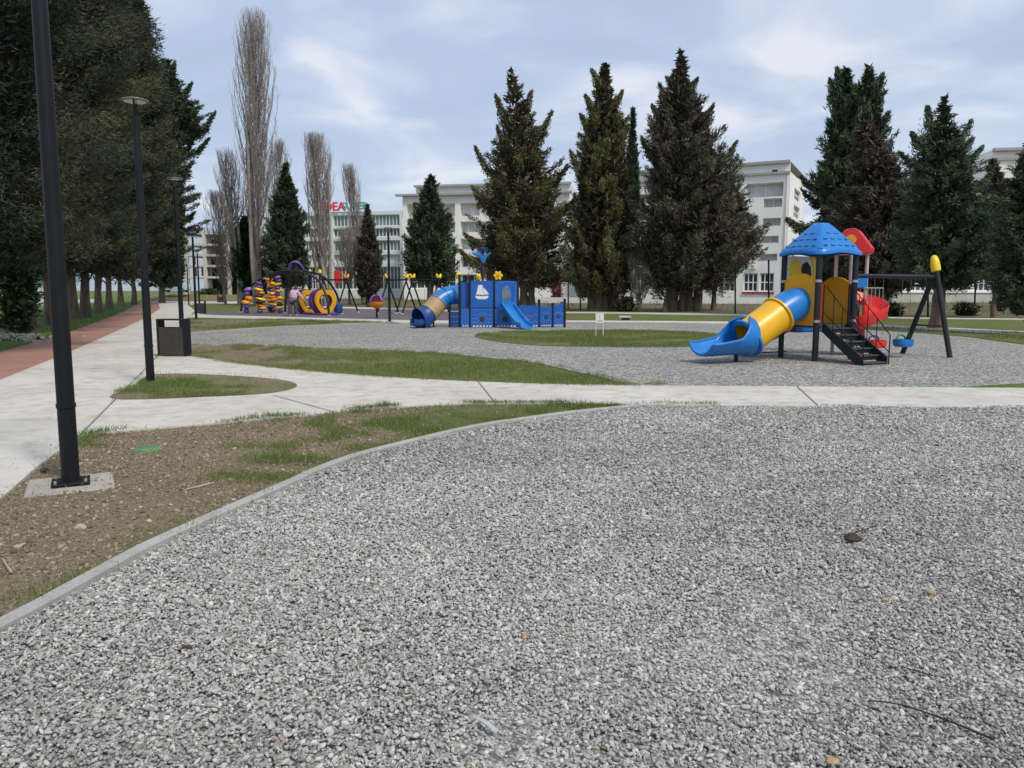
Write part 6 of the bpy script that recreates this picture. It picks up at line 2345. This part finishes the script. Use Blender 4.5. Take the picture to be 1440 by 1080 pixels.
def column(px, pyb, pyt, Y, seq):
    Y = G(px, pyb).y
    zb, zt_ = 0.06, W(px, pyt, Y).z
    x = W(px, pyb, Y).x
    base = MB().cyl((x, Y, 0.0), 0.035, zt_, 10).build('climbing_column', 'charcoal', dome)
    n = len(seq)
    rr_ = random.Random(int(px))
    seq = [(m_, w_ * 1.42) for m_, w_ in seq]
    for k, (m_, w_) in enumerate(seq):
        z = zt_ - (zt_ - zb) * (k + 0.5) / n
        h = (zt_ - zb) / n * 0.95
        MB().lathe((x + rr_.uniform(-.09, .09), Y + rr_.uniform(-.08, .08), z), [(w_ * .6, -h * .5), (w_ * 1.15, -h * .3), (w_ * 1.25, 0), (w_ * 1.1, h * .3), (w_ * .55, h * .5)], 12, Matrix.Rotation(rr_.uniform(-.4, .4), 3, 'Y')).build('climbing_grip', m_, base, smooth=True)


column(348.5, 441.5, 404, 40.6, [('violet', .15), ('purple', .14), ('orange', .15), ('amber', .16), ('purple', .11), ('purple', .10)])
column(367.5, 441, 396, 40.6, [('purple', .13), ('purple', .15), ('lemon', .17), ('amber', .15), ('plum', .18), ('lemon', .2), ('plum', .19), ('orange', .17), ('amber', .16), ('purple', .11)])
column(382.5, 440, 391, 41.0, [('orange', .15), ('amber', .19), ('orange', .19), ('purple', .18), ('lemon', .16), ('orange', .19), ('orange', .2), ('lemon', .22), ('purple', .18), ('plum', .17)])
column(393, 441, 388, 40.9, [('violet', .12), ('purple', .12), ('lemon', .15), ('purple', .12), ('orange', .15), ('purple', .12), ('lemon', .14), ('amber', .12), ('plum', .12), ('lemon', .14), ('purple', .11)])

# ring tunnel: two heart-shaped arches and a tail piece
rt = empty('crawl_tunnel', (W(448, 441, 49).x, 49, 0), 'orange and purple crawl tunnel of two upright heart-shaped rings under the dome', 'play tunnel')


def heart(px, py, rx, ry, Y, yaw):
    c_ = W(px, py, Y)
    s = Y / F
    ux = Vector((math.cos(yaw), math.sin(yaw), 0))
    n = 48
    nn = Vector((-ux.y, ux.x, 0))

    def outl(k_, dy=0.0):
        o_ = []
        for k in range(n):
            a = 2 * math.pi * k / n
            x = math.cos(a) * (1 - 0.28 * max(0, -math.sin(a)) ** 1.2)
            y = math.sin(a) * (1.08 if math.sin(a) < 0 else 0.92) - 0.10 * math.exp(-(math.cos(a) / 0.25) ** 2) * (math.sin(a) > 0)
            o_.append((x * rx * s * k_, y * ry * s * k_ + dy))
        return o_
    r1 = MB().ringplate(outl(1.0), outl(0.78), c_ + nn * 0.24 - ux * 0.14, ux, Zv, 0.34).build('ring', 'purple', rt, smooth=True, sharp=40)
    MB().ringplate(outl(0.95), outl(0.58, -0.02), c_ - nn * 0.05, ux, Zv, 0.14).build('inner_ring', 'amber', r1, smooth=True, sharp=40)
    MB().ringplate(outl(0.59, -0.02), outl(0.50, -0.03), c_ + nn * 0.02, ux, Zv, 0.22).build('inner_lip', 'plum', r1, smooth=True, sharp=40)
    MB().ringplate(outl(1.02), outl(0.94), c_ + nn * 0.035, ux, Zv, 0.03).build('edge_band', 'plum', r1)
    return r1


heart(434, 423, 16.5, 18.5, 50.3, R(46))
heart(457, 423, 17.5, 19, 49.2, R(40))
tp = G(476, 441.5)
MB().lathe((tp.x, tp.y, 0.02), [(0.22, 0), (0.30, 0.25), (0.24, 0.6), (0.08, 0.75)], 16).build('tail_piece', 'blue_dark', rt, smooth=True)
bmz = MB()
bmz.tube([G(424, 440.5, .07), G(437, 441, .07), G(452, 442, .07), G(476, 442, .07)], 0.07, 8)
bmz.build('base_rail', 'purple', rt, smooth=True)

# purple leaf canopy behind the dome
pcn = empty('leaf_canopy_tower', (W(417, 437, 53.5).x, 53.5, 0), 'slim play tower with a curled purple leaf canopy, behind the climbing dome', 'play tower')
lv, lf = [], []
for i in range(13):
    t = i / 12
    p = catmull([W(407, 382, 53.5), W(409, 371, 53.5), W(416, 367.5, 53.5), W(422, 371, 53.5), W(428, 380, 53.5)], 3)[i]
    wd = 0.46 * math.sin(math.pi * (0.15 + 0.80 * t)) ** 0.7 * (1 - 0.75 * t)
    for k in range(5):
        q = (k - 2) / 2
        lv.append(p + Vector((0, wd * q, -0.12 * q * q)))
for i in range(12):
    for k in range(4):
        lf.append((i * 5 + k, i * 5 + k + 1, i * 5 + k + 6, i * 5 + k + 5))
cv = MB().add(lv, lf).build('leaf_canopy', 'purple', pcn, smooth=True)
so_ = cv.modifiers.new('t', 'SOLIDIFY')
so_.thickness = 0.07
for px in (409, 426):
    p = W(px, 430, 53.5)
    MB().tube([Vector((p.x, 53.5, -.05)), W(px, 380, 53.5)], 0.05, 10).build('post', 'pole', pcn, smooth=True)
MB().box((W(417.5, 430, 53.5).x, 53.5, Z(406, 53.5)), (0.9, 0.5, 0.06)).build('deck', 'plum', pcn)
for px in (436, 450):
    p = W(px, 436, 53.0)
    q = MB().tube([Vector((p.x, 53.0, -.05)), W(px, 384, 53.0)], 0.05, 10).build('post', 'pole', pcn, smooth=True)
    MB().lathe(W(px, 385, 53.0), [(0.08, 0), (0.13, 0.06), (0.12, 0.16), (0.03, 0.3)], 12).build('knob', 'lemon', q, smooth=True)
MB().tube([W(436, 396, 53.0), W(450, 396, 53.0)], 0.04, 8).build('cross_bar', 'purple', pcn)

# spinning cup
sp = G(530, 447.5)
cupr = empty('spinner_cup', (sp.x, sp.y, 0), 'orange and purple ball-shaped spinner seat on a short post', 'spinner')
cz = W(530, 424, sp.y).z
MB().cyl((sp.x, sp.y, -0.05), 0.055, cz - 0.3, 12).build('post', 'pole', cupr)
RB = 0.40
MB().lathe((sp.x, sp.y, cz), [(0.1, -RB * .98), (RB * .5, -RB * .87), (RB * .8, -RB * .6), (RB * .96, -RB * .28), (RB, -0.02), (RB * .93, -0.02), (RB * .6, -0.2), (0.02, -0.24)], 28).build('bowl', 'orange', cupr, smooth=True, sharp=60)
hb = MB()
nh_, mh_ = 10, 24
for i in range(nh_ + 1):
    e_ = math.pi / 2 * i / nh_
    for k in range(mh_ + 1):
        a = R(-35) + R(250) * k / mh_
        hb.v.append((sp.x + RB * .97 * math.cos(e_) * math.cos(a), sp.y + RB * .97 * math.cos(e_) * math.sin(a) * 1.0, cz + RB * .97 * math.sin(e_)))
for i in range(nh_):
    for k in range(mh_):
        q = i * (mh_ + 1) + k
        hb.f.append((q, q + 1, q + mh_ + 2, q + mh_ + 1))
hbo = hb.build('hood', 'violet', cupr, smooth=True)
so_ = hbo.modifiers.new('t', 'SOLIDIFY')
so_.thickness = 0.05
MB().tube(catmull([(sp.x - RB * .9, sp.y, cz - .25), (sp.x - RB * 1.35, sp.y, cz - .22), (sp.x - RB * 1.3, sp.y, cz + .02), (sp.x - RB * .9, sp.y, cz)], 5), 0.045, 8).build('grab_handle', 'pole', cupr, smooth=True)

# swing frames at the back of the court


def swing_frame(label, pxl, pxr, Y, capl, capr, slope=1.6):
    xl_, xr_ = W(pxl, 394, Y).x, W(pxr, 394, Y).x
    zb_ = W(pxl, 393.5, Y).z
    r = empty('swing_set', ((xl_ + xr_) / 2, Y, 0), label, 'swing frame', 'black swing frames with yellow caps at the back of the rubber court')
    MB().tube([(xl_ - 0.15, Y, zb_), (xr_ + 0.15, Y, zb_)], 0.055, 10).build('beam', 'pole', r, smooth=True)
    for x_e, has in ((xl_, capl), (xr_, capr)):
        for s in (-1, 1):
            ft = Vector((x_e + s * 0.60, Y + s * 0.8, 0.0))
            tp_ = Vector((x_e - s * 0.03, Y, zb_ + 0.02))
            d_ = (tp_ - ft).normalized()
            lo = MB().tube([ft - d_ * 0.05, tp_ + d_ * 0.12], 0.052, 10).build('leg', 'pole', r, smooth=True)
            MB().lathe((ft.x, ft.y, 0.016), [(0.13, 0), (0.13, 0.04), (0.07, 0.06)], 12).build('foot', 'concrete', lo)
            if has:
                MB().lathe(tp_ + d_ * 0.1, [(0.06, 0), (0.09, 0.03), (0.095, 0.14), (0.075, 0.25), (0.03, 0.31)], 12, d_.to_track_quat('Z', 'Y').to_matrix()).build('cap', has, lo, smooth=True)
    return r, zb_


swf = [swing_frame('black swing frame between the dome and the spinner, with an orange cap', 455, 487, 53.0, None, 'orange'),
       swing_frame('black swing frame behind the forked lamp post, with yellow caps', 545, 571, 52.0, 'lemon', 'lemon'),
       swing_frame('black swing frame left of the blue tube slide, with yellow caps', 580, 617, 51.0, 'lemon', 'lemon')]
for (fr, zb_), off_, lab, mat in ((swf[1], 0.0, 'small dark swing under the frame behind the forked lamp post', 'pole'), (swf[2], 0.1, 'small dark swing under the frame left of the blue tube slide', 'pole'), (swf[0], 0.0, 'small teal swing left of the spinner', 'sign_teal')):
    x_, y_ = fr.location.x + off_, fr.location.y
    r = empty('court_swing', (x_, y_, 0.45), lab, 'swing', 'plain swings at the back of the court')
    MB().box((x_, y_, 0.45), (0.42, 0.18, 0.04)).build('seat', mat, r, bevel=0.012)
    for s in (-1, 1):
        MB().tube([(x_ + s * .19, y_, 0.46), (x_ + s * .19, y_, zb_)], 0.009, 5).build('chain', 'chain', r)

# ------------------------------------------------------------------ person in pink on the court
def skinned(name, joints, edges, mat, parent, sub=2):
    """joints: (x, y, z, radius) in the figure's own frame"""
    me = bpy.data.meshes.new(name)
    me.from_pydata([j[:3] for j in joints], edges, [])
    o = bpy.data.objects.new(name, me)
    COL.objects.link(o)
    o.parent = parent
    bpy.context.view_layer.objects.active = o
    sk = o.modifiers.new('skin', 'SKIN')
    sk.use_smooth_shade = True
    lay = me.skin_vertices[0] if len(me.skin_vertices) else None
    if lay is None:
        bpy.ops.object.select_all(action='DESELECT')
        o.select_set(True)
        bpy.ops.mesh.customdata_skin_add()
        lay = me.skin_vertices[0]
    for k, j in enumerate(joints):
        rr = j[3]
        lay.data[k].radius = rr if isinstance(rr, tuple) else (rr, rr)
        lay.data[k].use_root = (k == 0)
    ss = o.modifiers.new('sub', 'SUBSURF')
    ss.levels = ss.render_levels = sub
    me.materials.append(M[mat])
    return o


pg = G(413, 444.6)
per = empty('person', (pg.x, pg.y, 0.02), 'person in pale pink jacket and dark grey trousers, seen from behind, beside the climbing dome', 'person')
per.scale = (1.22, 1.2, 1.13)
per.rotation_euler.z = R(-12)
body_j = [(0, 0, .86, (.13, .10)), (0.02, 0.05, 1.05, (.12, .09)), (0.04, 0.12, 1.24, (.14, .10)), (0.05, 0.17, 1.34, (.06, .06)), (0.06, 0.20, 1.40, (.05, .05)), (0.07, 0.22, 1.47, (.085, .095)), (0.07, 0.23, 1.54, (.07, .08)),
          (.18, .13, 1.27, .05), (.28, .22, 1.05, .04), (.42, .32, .84, .032), (.47, .35, .77, .028),
          (-.13, .13, 1.26, .05), (-.20, .12, 1.02, .04), (-.19, .22, .82, .03), (-.18, .25, .75, .027),
          (.09, 0, .80, .085), (.11, .02, .45, .06), (.12, -.02, .08, .042), (.13, .10, .035, .035),
          (-.09, 0, .80, .085), (-.13, -.06, .46, .06), (-.14, -.16, .08, .042), (-.15, -.05, .035, .035)]
fing = []
edges = [(0, 1), (1, 2), (2, 3), (3, 4), (4, 5), (5, 6), (2, 7), (7, 8), (8, 9), (9, 10), (2, 11), (11, 12), (12, 13), (13, 14), (0, 15), (15, 16), (16, 17), (17, 18), (0, 19), (19, 20), (20, 21), (21, 22)]
bj = list(body_j)
for wrist, sx_ in ((10, 1), (14, -1)):
    wx, wy, wz, _ = body_j[wrist]
    for q in range(5):
        dx = (-0.03 + 0.015 * q)
        ln = (0.05, 0.075, 0.085, 0.08, 0.06)[q]
        bj.append((wx + dx + 0.02 * sx_, wy + 0.02 + abs(dx) * .2, wz - 0.05, .010))
        edges.append((wrist, len(bj) - 1))
        bj.append((wx + dx * 1.3 + 0.03 * sx_, wy + 0.03, wz - 0.05 - ln, .008))
        edges.append((len(bj) - 2, len(bj) - 1))
body = skinned('body', bj, edges, 'skin', per)
skinned('jacket', [(0, 0, .84, (.20, .16)), (0.02, 0.05, 1.05, (.205, .16)), (0.04, 0.12, 1.24, (.20, .15)), (0.05, 0.17, 1.33, (.075, .075)), (.18, .13, 1.27, .095), (.28, .22, 1.05, .08), (.41, .31, .86, .065), (-.13, .13, 1.26, .095),
                   (-.22, .12, 1.02, .08), (-.20, .21, .84, .065)],
        [(0, 1), (1, 2), (2, 3), (2, 4), (4, 5), (5, 6), (2, 7), (7, 8), (8, 9)], 'pink', per)
skinned('trousers', [(0, 0, .88, (.17, .13)), (.10, 0, .78, .13), (.12, .02, .45, .105), (.12, -.02, .09, .085), (-.10, 0, .78, .13), (-.14, -.06, .46, .105), (-.14, -.16, .09, .085)], [(0, 1), (1, 2), (2, 3), (0, 4), (4, 5), (5, 6)], 'trousers', per)
for sx_, (x_, y_) in ((1, (.125, .03)), (-1, (-.145, -.11))):
    skinned('shoe', [(x_, y_ - .05, .05, .045), (x_, y_ + .06, .04, .04), (x_, y_ + .13, .032, .034)], [(0, 1), (1, 2)], 'white', per, 1)
skinned('hair', [(0.07, 0.20, 1.50, (.10, .095)), (0.07, 0.21, 1.56, (.075, .075)), (0.065, 0.13, 1.42, (.06, .04)), (0.06, 0.10, 1.30, (.04, .025))], [(0, 1), (0, 2), (2, 3)], 'hair', per, 2)
for s in (-1, 1):
    MB().lathe((0.07 + s * .095, 0.23, 1.47), [(0.012, -0.03), (0.02, 0.0), (0.012, 0.03)], 8).build('ear', 'skin', body, fix=False, smooth=True)
    MB().lathe((0.07 + s * .034, 0.312, 1.485), [(0.006, -0.007), (0.011, 0.0), (0.006, 0.007)], 8).build('eye', 'dark', body, fix=False, smooth=True)
MB().lathe((0.07, 0.325, 1.455), [(0.014, -0.018), (0.016, -0.008), (0.006, 0.025)], 8).build('nose', 'skin', body, fix=False, smooth=True)
MB().box((0.07, 0.312, 1.425), (0.04, 0.01, 0.008)).build('mouth', 'pink', body, fix=False)

# ------------------------------------------------------------------ parked car on the mound
cp = W(246, 411, 108)
car = empty('parked_car', (cp.x, 108, cp.z), 'pale blue hatchback parked at the end of the promenade, half hidden by a lamp post', 'car')
prof_ = [(-2.0, .28), (-2.02, .62), (-1.9, .80), (-1.05, .95), (-0.35, 1.42), (0.9, 1.48), (1.65, 1.10), (1.98, .98), (2.02, .55), (1.98, .28)]
MB().prism(prof_, (0, 0, 0), (1, 0, 0), (0, 0, 1), 1.62).build('body', 'car_paint', car, bevel=0.06, fix=False)
for s in (-1, 1):
    MB().prism([(-0.85, .98), (-0.3, 1.36), (0.25, 1.38), (0.25, .98)], (0, s * 0.815, 0), (1, 0, 0), (0, 0, 1), 0.02).build('window', 'glass', car, fix=False)
    MB().prism([(0.32, .98), (0.32, 1.38), (0.85, 1.40), (1.35, 1.05)][::-1], (0, s * 0.815, 0), (1, 0, 0), (0, 0, 1), 0.02).build('window', 'glass', car, fix=False)
    MB().box((-1.96, s * .58, .68), (0.12, .3, .14)).build('headlight', 'white', car, bevel=.03, fix=False)
    for x_ in (-1.25, 1.28):
        w_ = MB().lathe((x_, s * .74, .31), [(.2, -.09), (.31, -.09), (.31, .09), (.2, .09)], 24, Matrix.Rotation(R(90), 3, 'X')).build('wheel', 'tyre', car, smooth=True, sharp=40, fix=False)
        MB().lathe((x_, s * .76, .31), [(.2, -.08), (.2, .08), (.04, .09)], 20, Matrix.Rotation(R(90), 3, 'X')).build('rim', 'grey_steel', w_, smooth=True, sharp=40, fix=False)
ws = Matrix.Rotation(0, 3, 'Z')
MB().prism([(-0.72, 0), (0.72, 0), (0.62, .72), (-0.62, .72)], (-1.0, 0, .99), (0, -1, 0), Vector((0.66, 0, .45)), 0.02).build('windscreen', 'glass', car, fix=False)
MB().box((-2.0, 0, .5), (0.06, 1.5, .12)).build('bumper', 'trim', car, bevel=.02, fix=False)

# ------------------------------------------------------------------ small things lying about
def stone(px, py, s, label, mat, z=0.02, seed=1, flat=0.6, name='stone', cat='stone'):
    rg_ = random.Random(seed)
    bm = bmesh.new()
    bmesh.ops.create_icosphere(bm, subdivisions=3, radius=1)
    for v in bm.verts:
        n_ = 1 + 0.16 * math.sin(v.co.x * 3.1 + seed) + 0.13 * math.sin(v.co.y * 3.7 + 2 * seed) + 0.1 * math.sin(v.co.z * 5 + seed) + rg_.uniform(-.02, .02)
        v.co = Vector((v.co.x * s * 1.25 * n_, v.co.y * s * n_, v.co.z * s * flat * n_))
    me = bpy.data.meshes.new(name)
    bm.to_mesh(me)
    bm.free()
    me.shade_smooth()
    me.materials.append(M[mat])
    o = bpy.data.objects.new(name, me)
    COL.objects.link(o)
    o.location = G(px, py, z + s * flat * 0.45)
    o.rotation_euler.z = rg_.uniform(0, 6)
    return tag(o, label, cat)


stone(115, 741, 0.032, 'pale rounded stone in the bare soil below the nearest lamp post', 'stone', 0.01, 3)
stone(27, 768, 0.028, 'flat pale stone at the left edge of the bare soil', 'stone', 0.01, 5, 0.4)
stone(62, 661, 0.03, 'grey clod on the promenade edge left of the nearest lamp post', 'clod', 0.03, 8, 0.5)
stone(1308, 833, 0.02, 'orange stone on the right of the gravel', 'ochre', 0.02, 11)
stone(1170, 1071, 0.017, 'ochre stone at the bottom edge of the gravel', 'ochre', 0.02, 12)
stone(1244, 843, 0.014, 'small yellowish stone left of the orange one on the gravel', 'ochre', 0.02, 13)
stone(1199, 757, 0.045, 'dark brown clod of earth on the gravel', 'clod', 0.018, 14, 0.55, 'earth_clod', 'clod')
stone(262, 911, 0.018, 'small reddish stone on the gravel near the kerb', 'clod', 0.02, 15)
stone(738, 893, 0.014, 'small rust-brown stone in the middle of the gravel', 'ochre', 0.018, 16)


def twig(pix, r, label, mat='stick', z=0.03):
    pts = [G(a, b, z) for a, b in pix]
    k = len(catmull(pts, 4))
    mb = MB().tube(catmull(pts, 4), [r * (0.6 + 0.5 * i / k) for i in range(k)], 7)
    o = mb.build('twig', mat, None, smooth=True)
    return tag(o, label, 'twig')


twig([(1222, 985), (1262, 990), (1305, 1003), (1350, 1020), (1398, 1040)], 0.0042, 'long dark twig lying on the gravel at the lower right')
twig([(1262, 935), (1290, 944), (1312, 950)], 0.003, 'short dark twig on the gravel above the long one')
twig([(1160, 752), (1185, 752), (1205, 748), (1235, 738)], 0.0032, 'thin dark twig beside the brown clod')
twig([(4, 786), (10, 796), (16, 804)], 0.007, 'dry twig on the bare soil at the left edge', 'stone')
twig([(262, 688), (280, 684), (300, 679)], 0.009, 'pale dry twig on the soil bank near the kerb', 'stone', 0.02)
a_, b_ = G(668, 1008, 0.034), G(699, 1029, 0.034)
d = (b_ - a_).normalized()
n_ = Vector((-d.y, d.x, 0)) * 0.009
stp = MB()
for k in range(9):
    t = k / 8
    p = a_.lerp(b_, t) + Zv * 0.008 * math.sin(t * math.pi)
    stp.v += [tuple(p - n_), tuple(p + n_)]
for k in range(8):
    stp.f.append((2 * k, 2 * k + 2, 2 * k + 3, 2 * k + 1))
o = stp.build('plastic_strip', 'strap')
so_ = o.modifiers.new('t', 'SOLIDIFY')
so_.thickness = 0.002
tag(o, 'pale greenish strip of plastic lying on the gravel at the bottom', 'litter')

# rubble heap under the first trunks
rp = G(20, 478)
hp_ = []
xs = np.random.default_rng(9).normal(0, 1, (260, 2))
x = rp.x + xs[:, 0] * 0.9
y = rp.y + xs[:, 1] * 0.5
n = len(x)
s = np.random.default_rng(10).uniform(0.03, 0.10, n)
z = 0.16 * np.exp(-(xs ** 2).sum(1) / 2)
scatter('rubble', np.stack([x, y, z], 1), np.random.default_rng(4).normal(0, 1, (n, 3)), np.stack([s, s * .8, s * .5], 1), np.random.default_rng(2).uniform(0.75, 1.0, n), 'clods', 'pebble',
        'pale heap of rubble chips under the first conifer trunks')
